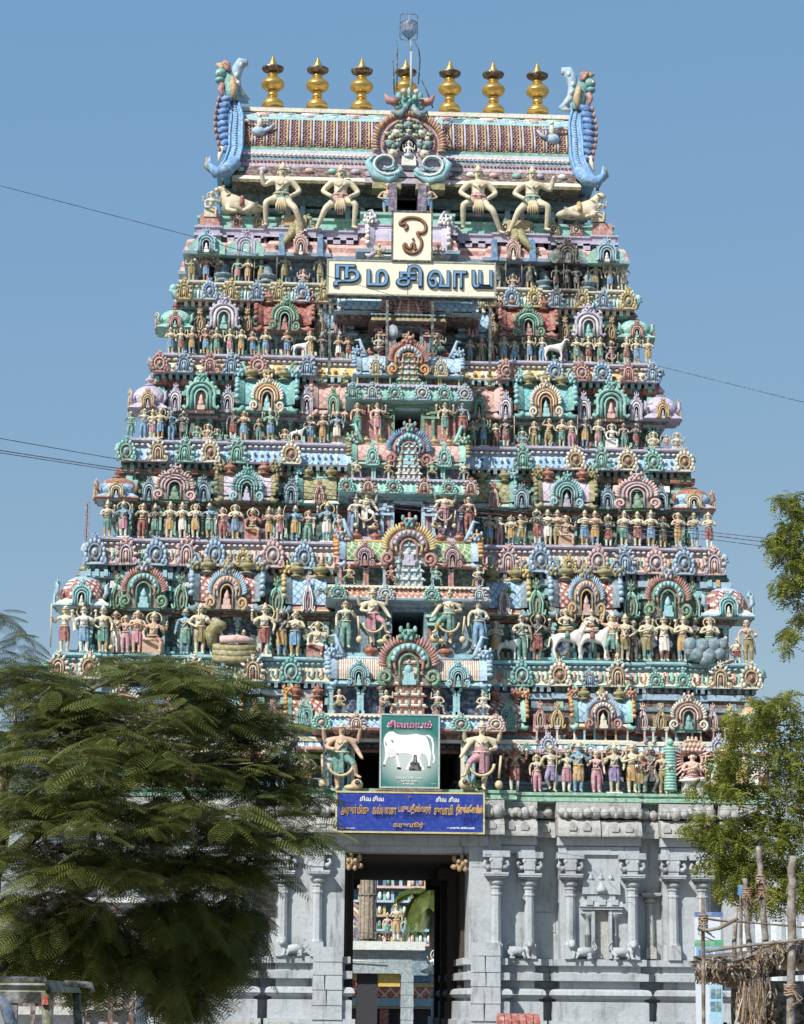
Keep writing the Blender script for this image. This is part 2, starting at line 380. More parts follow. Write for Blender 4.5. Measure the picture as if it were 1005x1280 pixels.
def barrel_profile(d, h, n=9):
    # front foot to ridge, slightly pinched at the foot
    p = []
    for i in range(n+1):
        t = i/n; a = t*math.pi/2
        p.append((-d*math.cos(a)*(1+.10*math.sin(2*a)), h*math.sin(a)**.9 if t > 0 else 0))
    return p
def barrel_shrine(parent, xc, yf, z, w_, h, roofm, plate, lobe, nasi, ncol, eavec='white', fin='olive', nfin=3, d=.95, nw=None, nstyle='flame', facec='slate', nh=None, sides=(1, 1), name='barrel_shrine', finh=None, headc=None, nlow=0, ps=1.0):
    """a shrine with a wagon-vault roof: eave, vault, ridge, two scalloped end plates, pots and a gable ornament"""
    r = bpy.data.objects.new(name, None); COL.objects.link(r); r.parent = parent; r.location = (xc, yf, z); r.empty_display_size = .2
    eh = .20*h; rh = .72*h; hw = w_/2
    e = MB()
    e.sweep([(-hw, .1), (hw, .1), (hw, d*2), (-hw, d*2)], [(-.25, 0), (.02, 0), (.10, .18*eh), (.08, .34*eh), (-.03, .6*eh), (-.12, eh)], [0, 1, 1, 0, 0])
    e.build('eave', [pm(eavec), pm(lobe)], r)
    v = MB(); pr = [(y+d+.05, zz*rh+0) for y, zz in [(a, b/1.0) for a, b in barrel_profile(d-.05, 1.0)]]
    full = [(y, zz+eh*.9) for y, zz in pr]; back = [(2*d+.1-y, zz) for y, zz in full[::-1]][1:]
    full = full+back
    n = len(full); v.add([(-hw*.9, y, zz) for y, zz in full]+[(hw*.9, y, zz) for y, zz in full],
        [(i, i+1, i+1+n, i+n) for i in range(n-1)]+[tuple(range(n)), tuple(range(2*n-1, n-1, -1))], 0, False)
    v.box(-hw*.9, hw*.9, d-.16, d+.16, eh*.9+rh-.04, eh*.9+rh+.09*h, 1)
    v.build('vault_roof', [roofm, pm(eavec)], r)
    # a front moulding two thirds up the vault
    k = full[6]; MB().tube([(-hw*.88, k[0]-.02, k[1]), (hw*.88, k[0]-.02, k[1])], .045*h, 5).build('roof_moulding', pm(lobe), r)
    for q in (-1, 1):
        if not sides[0 if q < 0 else 1]: continue
        p = MB(); fp = [f for f in full[:len(full)//2+1]]
        tw = .05*h+.02
        # band following the vault
        x0 = q*hw*.9
        a = [(x0, y-.05, zz) for y, zz in fp]; m_ = len(a)
        vs = []
        for (x, y, zz) in a:
            vs += [(x-q*.03*h, y, zz), (x+q*.10*h*ps, y-.09*h, zz), (x+q*.10*h*ps, y+.14*h, zz+.02*h), (x-q*.03*h, y+.14*h, zz)]
        fs = []
        for i in range(m_-1):
            for c in range(4): fs.append((i*4+c, i*4+(c+1) % 4, i*4+4+(c+1) % 4, i*4+4+c))
        p.add(vs, fs, 0)
        # boot at the foot
        p.tube([(x0, .05, .55*eh), (x0+q*.02*h, -.03, .2*eh), (x0+q*.10*h, -.05, .0), (x0+q*.19*h, -.02, .3*eh)], [.06*h, .075*h, .07*h, .02*h], 6, 0)
        nl = 7
        for i in range(nl):
            t = .12+.8*i/(nl-1); kk = t*(m_-1); j = int(kk); fr = kk-j; j2 = min(j+1, m_-1)
            y = a[j][1]*(1-fr)+a[j2][1]*fr; zz = a[j][2]*(1-fr)+a[j2][2]*fr
            p.ball((x0+q*.14*h*ps, y-.06*h, zz), (.07*h*ps, .08*h, .066*h), 1, 6, 4)
        # creature head and curling horn on top
        zt = eh*.9+rh
        lion_face(p, x0+q*.08*h*ps, d*.3, zt+.07*h, .27*h*(1+.35*(ps-1)), 2, 1)
        p.tube([(x0-q*.22*h*(ps-.6), d*.4, zt-.04*h), (x0-q*.08*h*ps, d*.4, zt+.05*h), (x0-q*.02*h, d*.4, zt+.2*h*ps), (x0+q*.05*h, d*.4, zt+.32*h*ps), (x0+q*.14*h*ps, d*.4, zt+.30*h*ps)], [.03*h, .05*h*ps, .045*h*ps, .035*h*ps, .01*h], 5, 0)
        p.build('end_plate', [pm(plate), pm(lobe), pm(headc or lobe)], r)
    fh = finh or .34*h
    for i in range(nfin):
        t = (i-(nfin-1)/2)*(w_*.62/max(nfin-1, 1)) if nfin > 1 else 0
        pot(t, .28, eh*.9+rh-.10*h, fh*1.15, fin, r)
    if nasi:
        nw = nw or .5*w_; arch(nstyle, 0, -.02, nlow, nw, nh or 1.12*h, (nasi, ncol, eavec, facec), r, 'gable_arch')
    return r
def dome_shrine(parent, xc, yf, z, w_, h, roofm, cap, nasi, ncol, eavec='white', fin='olive', side=1, domed=True):
    r = bpy.data.objects.new('dome_shrine', None); COL.objects.link(r); r.parent = parent; r.location = (xc, yf, z); r.empty_display_size = .2
    hw = w_/2; d = hw
    sq = [(-hw, .1), (hw, .1), (hw, .1+2*d), (-hw, .1+2*d)]
    MB().sweep(sq, [(-.3, 0), (.02, 0), (.10, .04*h), (.05, .09*h), (-.06, .14*h), (-.18*hw, .2*h)], [0, 1, 1, 0, 0]).build('eave', [pm(eavec), pm(cap)], r)
    b = MB()
    if domed: pf = [(-.22*hw, .18*h), (-.1*hw, .26*h), (-.06*hw, .36*h), (-.13*hw, .48*h), (-.30*hw, .6*h), (-.55*hw, .69*h), (-.82*hw, .745*h)]
    else: pf = [(-.16*hw, .18*h), (-.12*hw, .3*h), (-.24*hw, .5*h), (-.4*hw, .62*h), (-.62*hw, .7*h), (-.84*hw, .74*h)]
    # chamfered square so that the dome reads as a cushion
    c = .35*hw
    n8 = [(-hw+c, 0), (hw-c, 0), (hw, c), (hw, 2*d-c), (hw-c, 2*d), (-hw+c, 2*d), (-hw, 2*d-c), (-hw, c)]
    vs = []; 
    for o, zz in pf:
        s_ = 1+o/hw
        vs += [(x*s_, .1+d+(y-d)*s_, zz) for x, y in n8]
    fs = []; mm = []
    for j in range(len(pf)-1):
        for i in range(8): fs.append((j*8+i, j*8+(i+1) % 8, j*8+8+(i+1) % 8, j*8+8+i)); mm.append(0 if j < 3 else 1)
    fs.append(tuple(range((len(pf)-1)*8, len(pf)*8))); mm.append(1)
    b.add(vs, fs, mm, True)
    b.lathe([(.34*hw, .735*h), (.38*hw, .755*h), (.24*hw, .775*h)], 0, .1+d, 12, 2)
    b.build('dome_roof', [roofm, pm(cap), pm(fin)], r)
    pot(0, .1+d, .77*h, .3*h, fin, r)
    arch('horseshoe', 0, -.02, .02*h,   .50*w_, .54*h, (nasi, ncol, eavec, nasi), r, 'gable_arch')
    arch('scroll', side*(hw+.06), .1+d, .02*h, .6*w_, .66*h, (ncol, nasi, eavec, nasi), r, 'gable_arch', rz=side*math.pi/2)
    for q in (-1, 1):
        c_ = MB(); c_.tube([(q*hw*.86, .2, .2*h), (q*hw*1.02, .1, .32*h), (q*hw*.98, .14, .46*h), (q*hw*1.08, .1, .52*h)], [.06*hw, .12*hw, .08*hw, .02*hw], 6)
        c_.build('corner_leaf', pm(cap), r)
    return r

# ---------------------------------------------------------------- plans
def plan(hw, yf, bays, side=.3, yc=8.5):
    """closed outline of a storey; bays = [(x0, x1, projection)] on the right half, mirrored to the left"""
    ev = []
    for x0, x1, p in bays:
        if x0 <= 0: ev.append((-x1, x1, p))
        else: ev += [(x0, x1, p), (-x1, -x0, p)]
    ev.sort(); pts = []; x = -hw; y = yf
    cur = [(-hw, yf)]
    for x0, x1, p in ev:
        if x0 > cur[-1][0]+1e-4: cur.append((x0, yf)) if abs(cur[-1][1]-yf) < 1e-6 else cur.extend([(cur[-1][0], yf), (x0, yf)])
        if abs(cur[-1][0]-x0) < 1e-4 and len(cur) == 1: cur = [(x0, yf-p)]
        else: cur.append((cur[-1][0], yf-p))
        cur.append((x1, yf-p))
    if cur[-1][0] < hw-1e-4: cur += [(cur[-1][0], yf), (hw, yf)]
    out = []
    for p in cur:
        if not out or (abs(out[-1][0]-p[0]) > 1e-5 or abs(out[-1][1]-p[1]) > 1e-5): out.append(p)
    yb = 2*yc-yf
    sd = [(hw, yc-2.2), (hw+side, yc-2.2), (hw+side, yc+2.2), (hw, yc+2.2)] if side else []
    out += sd+[(hw, yb), (-hw, yb)]+[(-x, y) for x, y in sd[::-1]]
    return out
# ---------------------------------------------------------------- the gate tower
TW = thing('gate_tower', 'tall temple gate tower crowded with painted stucco figures above a whitewashed stone base', 'temple tower')
STONE = mat('whitewashed_granite', '#A9B0B4', rough=.8, grime=.85, relief=.6, fleck=.22)
STONE2 = mat('worn_granite', '#A9A9A4', rough=.85, grime=.9, relief=1.0, fleck=.5)
STONE3 = mat('brown_stained_granite', '#6E625A', rough=.85, grime=.8, relief=1.0)
INNER = mat('shade_dark_stone', '#3A312B', rough=.9, grime=.8, fleck=0)  # stone colour darkened to imitate shade in the passage and core
BX = lambda px: X(px, 1150, 0.0)
zl = Z(1199, 0); zw1 = Z(1045, 0); zlt = Z(1068, -.5)
HWB = BX(958); YB = .75
bays = [(2.19, BX(624), 1.25), (BX(624), BX(667), .75), (BX(700), BX(798), .75), (BX(798), BX(830), .08), (BX(830), BX(890), .6), (BX(905), HWB, .6)]
def half(q, bays, hw, yf, yb, xin=2.19):
    pts = [(xin, yf-(bays[0][2] if bays[0][0] <= xin+.01 else 0))]
    for x0, x1, p in bays:
        if x0 > pts[-1][0]+1e-3: pts += [(pts[-1][0], yf), (x0, yf)]
        pts += [(x0, yf-p), (x1, yf-p)]
    if pts[-1][0] < hw-1e-3: pts += [(pts[-1][0], yf), (hw, yf)]
    o = []
    for p in pts:
        if not o or abs(o[-1][0]-p[0])+abs(o[-1][1]-p[1]) > 1e-4: o.append(p)
    o += [(hw, yb), (xin, yb)]
    return o if q > 0 else [(-x, y) for x, y in o[::-1]]
zz = lambda py: Z(py, 0)
for q in (-1, 1):
    out = half(q, bays, HWB, YB, 16.3)
    b = MB()
    prof = [(.42, 0), (.42, zz(1276)), (.30, zz(1276)), (.30, zz(1253)), (.16, zz(1252)), (.16, zz(1249)), (.30, zz(1248)), (.40, zz(1244)), (.36, zz(1239)), (.28, zz(1237)),
            (.02, zz(1236)), (.02, zz(1227)), (.30, zz(1226)), (.30, zz(1217)), (.05, zz(1216)), (.05, zz(1208)), (.24, zz(1207)), (.24, zl), (.0, zl), (.0, zw1)]
    b.sweep(out, prof, 0); b.build('stone_wall', STONE, TW)
    # dark stained panels set in the recess beside the gate
    xa, xb = sorted((q*BX(669), q*BX(698)))
    for z0, z1, m in ((zz(1165), zz(1140), STONE3), (zz(1139), zz(1112), STONE3)):
        MB().box(xa+.03, xb-.03, YB-.03, YB+.05, z0+.01, z1-.01, 0, .01).build('stone_block', STONE3 if q < 0 else STONE, TW)
# stone courses on the gate piers and walls: separate blocks standing a little proud
def blk(x0, x1, y, z0, z1, m=STONE):
    j = random.uniform(0, .018)
    return MB().box(x0+.012, x1-.012, y-.045-j, y+.1, z0+.012, z1-.012, 0, .012).build('stone_block', m, TW)
for q in (-1, 1):
    z = .9
    while z < zz(1195):
        h = random.uniform(.42, .62); x0, x1 = sorted((q*2.22, q*(BX(624)-.02))); sp = x0+(x1-x0)*random.uniform(.4, .6)
        if random.random() < .4: blk(x0, sp, YB-1.25-.42, z, z+h); blk(sp, x1, YB-1.25-.42, z, z+h)
        else: blk(x0, x1, YB-1.25-.42, z, z+h)
        z += h
for q in (-1, 1):
    for (a, b_, p) in bays[2:5:2]+bays[1:2]:
        x0, x1 = sorted((q*BX(0)*0+q*a, q*b_)); z = .02
        for h in (.40, .42):
            x = x0-.36
            while x < x1+.3:
                wd = min(random.uniform(.7, 1.3), x1+.38-x)
                if wd > .2: blk(x, x+wd, YB-p-.42, z, z+h, STONE2)
                x += wd
            z += h
# lintel and ceiling over the passage
lb = MB()
lb.box(-BX(600)-.0, BX(600), YB-1.2, 16.2, zlt, zz(1046), 0)
lb.build('lintel', STONE, TW)
MB().box(-2.9, 2.9, YB-1.36, YB-1.2, zlt+.25, zlt+.62, 0, .03).build('lintel_moulding', STONE, TW)
MB().box(-3.1, 3.1, YB-1.46, YB-1.2, zlt+.66, zlt+.86, 0, .03).build('lintel_moulding', STONE, TW)
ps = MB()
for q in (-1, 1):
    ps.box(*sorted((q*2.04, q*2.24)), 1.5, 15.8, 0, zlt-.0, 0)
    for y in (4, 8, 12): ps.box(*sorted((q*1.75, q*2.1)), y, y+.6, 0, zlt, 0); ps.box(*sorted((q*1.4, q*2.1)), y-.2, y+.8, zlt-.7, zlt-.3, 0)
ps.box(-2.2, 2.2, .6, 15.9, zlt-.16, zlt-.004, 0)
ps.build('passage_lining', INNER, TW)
for q in (-1, 1):     # gilt lion brackets under the lintel
    m = MB(); lion_face(m, 0, 0, 0, .62, 0, 0); m.tube([(q*.1, 0, -.1), (q*.32, 0, -.2), (q*.42, 0, .05), (q*.4, 0, .25)], .09, 6); m.build('bracket', mat('ochre_painted_stone', '#B08A52', grime=.7), TW, (q*1.95, YB-1.1, zlt-.38))

# big wall columns
def stone_col(h, r, lion=0):
    b = MB()
    b.box(-r*1.15, r*1.15, -r*1.0, r, 0, .16*h, 0, .01)
    b.lathe([(r*1.08, .16*h), (r*.92, .19*h), (r*.86, .70*h), (r*1.0, .705*h), (r*1.0, .72*h), (r*.84, .73*h), (r*.84, .775*h), (r*1.05, .785*h), (r*1.05, .80*h), (r*.8, .81*h)], n=8, rot=.5, smooth=False)
    b.lathe([(r*.8, .81*h), (r*1.25, .83*h), (r*1.35, .85*h), (r*1.2, .872*h), (r*.85, .88*h), (r*1.1, .89*h), (r*1.6, .905*h), (r*1.75, .915*h)], n=14)
    b.box(-r*2.0, r*2.0, -r*2.0, r, .915*h, .935*h); b.box(-r*2.1, r*2.1, -r*2.1, r, .935*h, .955*h, 0, .01)
    b.box(-r*.9, r*.9, -r*.9, r, .955*h, 1.0*h)
    for k in range(7): b.ball((-r*1.5+k*r*.5, -r*1.62, .908*h), (r*.2, r*.2, r*.2), 0, 6, 4)
    return b
def bracket_b(r):
    b = MB(); b.box(-r*1.0, r*1.0, -r*1.1, r, .0, .62)
    for q in (-1, 1):
        b.tube([(q*r*.8, -r*.4, .08), (q*r*1.7, -r*.5, .04), (q*r*2.2, -r*.5, .14), (q*r*1.9, -r*.5, .28), (q*r*1.5, -r*.5, .2)], [r*.45, r*.45, r*.35, r*.3, r*.12], 6)
        b.ball((q*r*.9, -r*.9, .3), (r*.4, r*.35, r*.5))
    b.box(-r*2.4, r*2.4, -r*1.2, r, .40, .62)
    return b
cz1 = zz(1088); colH = (cz1-zl)
CM = stone_col(colH, .2).mesh('column', [STONE]); BM_ = bracket_b(.2).mesh('column_bracket', [STONE])
lb2 = MB()
lb2.tube([(.16, -.1, .22), (.45, -.12, .27), (.72, -.1, .25)], [.15, .16, .17], 7)
lb2.ball((.02, -.2, .5), (.15, .15, .17)); lb2.ball((.02, -.32, .46), (.09, .09, .08)); lb2.ball((-.07, -.12, .62), .05); lb2.ball((.1, -.12, .62), .05)
lb2.tube([(.08, -.14, .42), (.1, -.2, .2), (.06, -.22, .03), (-.02, -.3, .03)], [.12, .07, .05, .04], 6); lb2.tube([(.2, -.1, .35), (.24, -.22, .15), (.16, -.3, .03)], [.09, .06, .04], 6)
lb2.tube([(.7, -.1, .25), (.62, -.25, .12), (.7, -.25, .03), (.55, -.32, .03)], [.13, .08, .05, .04], 6)
lb2.tube([(.82, -.1, .28), (.92, -.1, .4), (.84, -.1, .55), (.74, -.1, .6), (.78, -.1, .66)], [.04, .03, .03, .035, .02], 5)
LM = lb2.mesh('carved_lion', [STONE])
for px, y, lion in ((618, YB-1.25, 0), (661, YB-.75, -1), (712.5, YB-.75, 1), (790, YB-.75, -1), (842, YB-.6, 0), (879, YB-.6, 0), (930, YB-.6, 0)):
    for q in (-1, 1):
        x = q*BX(px)
        c = ob('column', CM, TW, (x, y-.13, zl)); br = ob('column_bracket', BM_, c, (0, 0, colH))
        if lion: ob('carved_lion', LM, c, (0, -.08, 0), 0, (q*lion, 1, 1))
for q in (-1, 1):
    c = ob('column', stone_col(colH*.78, .17).mesh('column', [STONE2]), TW, (q*BX(816), YB-.14, zl+.05))
    # the carved blind doorway between the columns
    xn = q*BX(751); y0 = YB-.75
    b = MB(); zd = zz(1198)
    for s in (-1, 1):
        b.lathe([(.1, 0), (.1, .8), (.13, .82), (.08, .9), (.08, 1.35), (.12, 1.4), (.2, 1.5), (.22, 1.56)], xn+s*.48, y0-.06, 10, 0, z0=zd)
        b.box(xn+s*.48-.24, xn+s*.48+.24, y0-.28, y0+.05, zd+1.56, zd+1.68)
        b.box(*sorted((xn+s*.25, xn+s*.36)), y0-.3, y0+.02, zd, zd+1.7)
    b.box(xn-.72, xn+.72, y0-.36, y0+.05, zd+1.70, zd+1.80); b.box(xn-.76, xn+.76, y0-.42, y0+.05, zd+1.80, zd+1.98, 0, .04)
    for s in (-.45, 0, .45): b.box(xn+s-.12, xn+s+.12, y0-.46, y0+.0, zd+1.86, zd+2.05)
    b.box(xn-.5, xn+.5, y0-.2, y0+.05, zd+2.0, zd+2.22)
    b.box(xn-.68, xn+.68, y0-.26, y0+.05, zd+2.24, zd+2.72, 0, .02)
    b.lathe([(.17, 0), (.2, .1), (.12, .22), (.03, .38)], xn, y0-.26, 9, 0, z0=zd+2.3)
    for s in (-.35, 0, .35): b.lathe([(.05, 0), (.1, .08), (.08, .15), (.03, .2), (.01, .3)], xn+s, y0-.08, 8, 0, z0=zd+2.72)
    b.build('blind_doorway', STONE, TW)
    MB().box(xn-.25, xn+.25, y0-.012, y0+.04, zd, zd+1.68).build('doorway_panel', STONE2, TW)
    # beam above the column brackets
    for a_, b_, p in bays[1:]:
        if p < .2: continue
        x0, x1 = sorted((q*a_, q*b_))
        MB().box(x0-.05, x1+.05, YB-p-.12, YB-p+.1, zz(1068), zz(1058), 0, .01).build('beam', STONE, TW)
        MB().box(x0-.1, x1+.1, YB-p-.2, YB-p+.1, zz(1057), zz(1046), 0, .01).build('beam', STONE, TW)
# cornice of separate curved slabs, and worn row of carved beasts on it
cz0, cz2 = zz(1046.5), zz(1022)
def slab(x0, x1, y):
    h = cz2-cz0+random.uniform(-.04, .05); b = MB(); n = 5; pr = [(-.5, 0), (-.5, .1*h), (-.46, .42*h), (-.34, .72*h), (-.14, .93*h), (.3, h), (.5, h), (.5, .06), (-.3, .05)]
    v = [(x0+.02, y+a, cz0+c) for a, c in pr]+[(x1-.02, y+a+random.uniform(-.02, .02), cz0+c) for a, c in pr]; k = len(pr)
    b.add(v, [(i, (i+1) % k, (i+1) % k+k, i+k) for i in range(k)]+[tuple(range(k))[::-1], tuple(range(k, 2*k))], 0)
    xx = (x0+x1)/2
    for s in ((xx-.25, xx+.25) if x1-x0 > .9 else (xx,)):
        b.prism([(s+a*.9, c) for a, c in arc(0, cz0+.42*h, .16, .2, -30, 210, 8)], y-.53, y-.3, 0)
    return b.build('cornice_slab', STONE2, TW)
cb = [(-BX(624), BX(624), 1.25)]+bays[1:]
def runs(allb, hw):
    ev = []
    for x0, x1, p in allb:
        if x0 < 0: ev.append((x0, x1, p))
        else: ev += [(x0, x1, p), (-x1, -x0, p)]
    ev.sort(); o = []; x = -hw
    for a in ev:
        if a[0] > x+.05: o.append((x, a[0], 0))
        o.append(a); x = a[1]
    if x < hw-.05: o.append((x, hw, 0))
    return o
for x0, x1, p in runs(cb, HWB):
    y = YB-p-.0; a, b_ = x0-(.12 if p > .3 else -.1), x1+(.12 if p > .3 else -.1)
    n = max(1, round((b_-a)/1.25)); xs = [a+(b_-a)*i/n+(random.uniform(-.15, .15) if 0 < i < n else 0) for i in range(n+1)]
    for i in range(n): slab(xs[i], xs[i+1], y-.02)
    k = MB(); x = a+.2
    while x < b_-.1:
        s = random.uniform(.17, .27); k.ball((x, y-.32+random.uniform(-.05, .05), cz2+.17+random.uniform(-.04, .06)), (s, .2, s*random.uniform(.7, 1.2)), 0, 7, 5)
        if random.random() < .5: k.ball((x+.1, y-.42, cz2+.08), (.1, .1, .14), 0, 6, 4)
        x += s*1.35
    k.box(a, b_, y-.16, y+.4, cz2, zz(1003)); o = k.build('beast_frieze', STONE2, TW); o['kind'] = 'stuff'
# the core under the stucco storeys
co = plan(HWB-.3, YB+.3, [(0, 3.4, 1.2)])
MB().sweep(co, [(0, cz0), (0, zz(1003))], 0).build('core', STONE2, TW)
# green ledge
lg = MB(); lo = plan(HWB-.05, YB, [(0, BX(640), 1.25), (BX(640), BX(698), .6), (BX(698), BX(800), .7), (BX(800), BX(830), .6), (BX(830), HWB-.05, .68)])
zg0, zg1 = zz(1003.5), zz(990.5)
lg.sweep(lo, [(-.1, zg0), (.12, zg0+.05), (.12, zg0+.16), (.02, zg0+.2), (.02, zg1-.12), (.1, zg1-.1), (.1, zg1)], 0)
lg.build('ledge', mat('faded_green_paint', '#7FB595', grime=.75), TW)
# ---------------------------------------------------------------- the painted storeys
E_ = {1: .15, 2: .95, 3: 1.8, 4: 2.5, 5: 3.1, 6: 3.65, 7: 4.0}
R_ = {  # pixel rows at x about 700: eave bottom, eave top, feet, shrine foot, ornament top, ridge, next eave bottom
  1: dict(et=990, feet=989, sf=910, nt=863, rt=872, nx=858),
  2: dict(eb=858, et=834, feet=826, sf=769, nt=707, rt=722, nx=716),
  3: dict(eb=716, et=690, feet=682, sf=634, nt=589, rt=600, nx=587),
  4: dict(eb=587, et=566, feet=559, sf=522, nt=473, rt=483, nx=476),
  5: dict(eb=476, et=459, feet=453, sf=421, nt=380, rt=389, nx=385),
  6: dict(eb=385, et=368, feet=362, sf=329, nt=306, rt=312, nx=308)}
HW = {1: 13.35, 2: 12.95, 3: 11.8, 4: 10.75, 5: 9.7, 6: 8.95, 7: 8.3}
XS = lambda px, k: X(px, 1e3 if k == 1 else R_[k]['sf'], E_[k]+.3)
# colour schemes; wall colours are darkened to deepen the shade in the recesses
SC = {
 1: dict(wall='brown', panel='navy', pil=('slate', 'mint'), frieze='sky', beam='red', eave=('pink', 'sky', 'cream')),
 2: dict(wall='dgreen', panel='navy', pil=('aqua', 'white'), frieze='sky', beam='red', eave=('aqua', 'cream', 'teal')),
 3: dict(wall='dgreen', panel='plum', pil=('mint', 'white'), frieze='terra', beam='terra', eave=('lav', 'pink', 'lav')),
 4: dict(wall='dgreen', panel='dgreen', pil=('mint', 'teal'), frieze='terra', beam='mauve', eave=('lav', 'sky', 'white')),
 5: dict(wall='dgreen', panel='plum', pil=('mint', 'teal'), frieze='slate', beam='slate', eave=('lav', 'yellow', 'aqua')),
 6: dict(wall='navy', panel='navy', pil=('slate', 'sky'), frieze='sky', beam='slate', eave=('pink', 'mint', 'white'))}
PANELPAT = {2: striped('eave_panels_two', ['#E2D3AE', '#E2D3AE', '#C58070', '#7CC6AE', '#E2D3AE'], .62), 3: striped('eave_panels_three', ['#DDB5AE', '#7CC6AE', '#DDB5AE', '#D9C79A', '#C9807A'], .5),
  4: striped('eave_panels_four', ['#8DBDDD', '#A5CDE6', '#8DBDDD', '#7FB0D2'], .4), 5: striped('eave_panels_five', ['#D9B85A', '#E6DDC0', '#D9B85A'], .55), 6: striped('eave_panels_six', ['#7CC6AE', '#E4E6DA', '#8ED0BC', '#DDEBE0'], .22)}
# eave ornaments: px centre on the right, colour; the left mirrors, colours swapped where sw
KU = {2: ([(652, 'teal'), (698, 'cream'), (735, 'sky'), (770, 'cream'), (817, 'mint'), (851, 'mint'), (897, 'cream'), (935, 'cream')], 0, ('teal', 'cream')),
      3: ([(635, 'pink'), (674, 'sky'), (710, 'yellow'), (745, 'pink'), (779, 'sky'), (817, 'pink'), (852, 'sky'), (890, 'pink')], 1, ('sky', 'pink')),
      4: ([(652, 'mint'), (718, 'cream'), (750, 'mint'), (782, 'cream'), (814, 'mint'), (853, 'cream')], 1, ('mint', 'cream')),
      5: ([(632, 'rose'), (692, 'sky'), (725, 'rose'), (751, 'sky'), (783, 'rose'), (813, 'sky')], 1, ('rose', 'sky')),
      6: ([(611, 'yellow'), (638, 'sky'), (667, 'yellow'), (694, 'sky'), (726, 'yellow'), (752, 'sky'), (783, 'yellow')], 0, ('yellow', 'sky'))}
KW = {2: .86, 3: .82, 4: .76, 5: .70, 6: .62}
def bays_of(k, s=1.0):
    h = HW[k]; f = {1: (.405, .6, .655, .77, .835), 2: (.405, .62, .675, .80, .855), 3: (.405, .625, .675, .80, .86), 4: (.395, .625, .68, .80, .86), 5: (.36, .61, .66, .80, .86), 6: (.33, .60, .66, .80, .85)}[k]
    return [(f[0]*h, f[1]*h, .24*s), (f[2]*h, f[3]*h, .24*s), (f[4]*h, h, .24*s)]
def bead_row(out, off, z, r, step, m, parent, yc, name='bead_row'):
    """a string of separate oval beads along the front and the near sides of a plan"""
    b = MB(); n = len(out)
    for i in range(n):
        p, q = out[i], out[(i+1) % n]
        if p[1] > yc+.01 or q[1] > yc+.01: continue
        dx, dy = q[0]-p[0], q[1]-p[1]; L = math.hypot(dx, dy)
        if L < step: continue
        nx, ny = dy/L, -dx/L; c = int(L/step)
        for j in range(c):
            t = (j+.5)/c; b.ball((p[0]+dx*t+nx*off, p[1]+dy*t+ny*off, z), (r*1.4 if abs(dx) > 0 else r, r*1.4 if abs(dy) > 0 else r, r*.8), 0, 6, 4)
    o = b.build(name, m, parent); o['kind'] = 'stuff'; return o

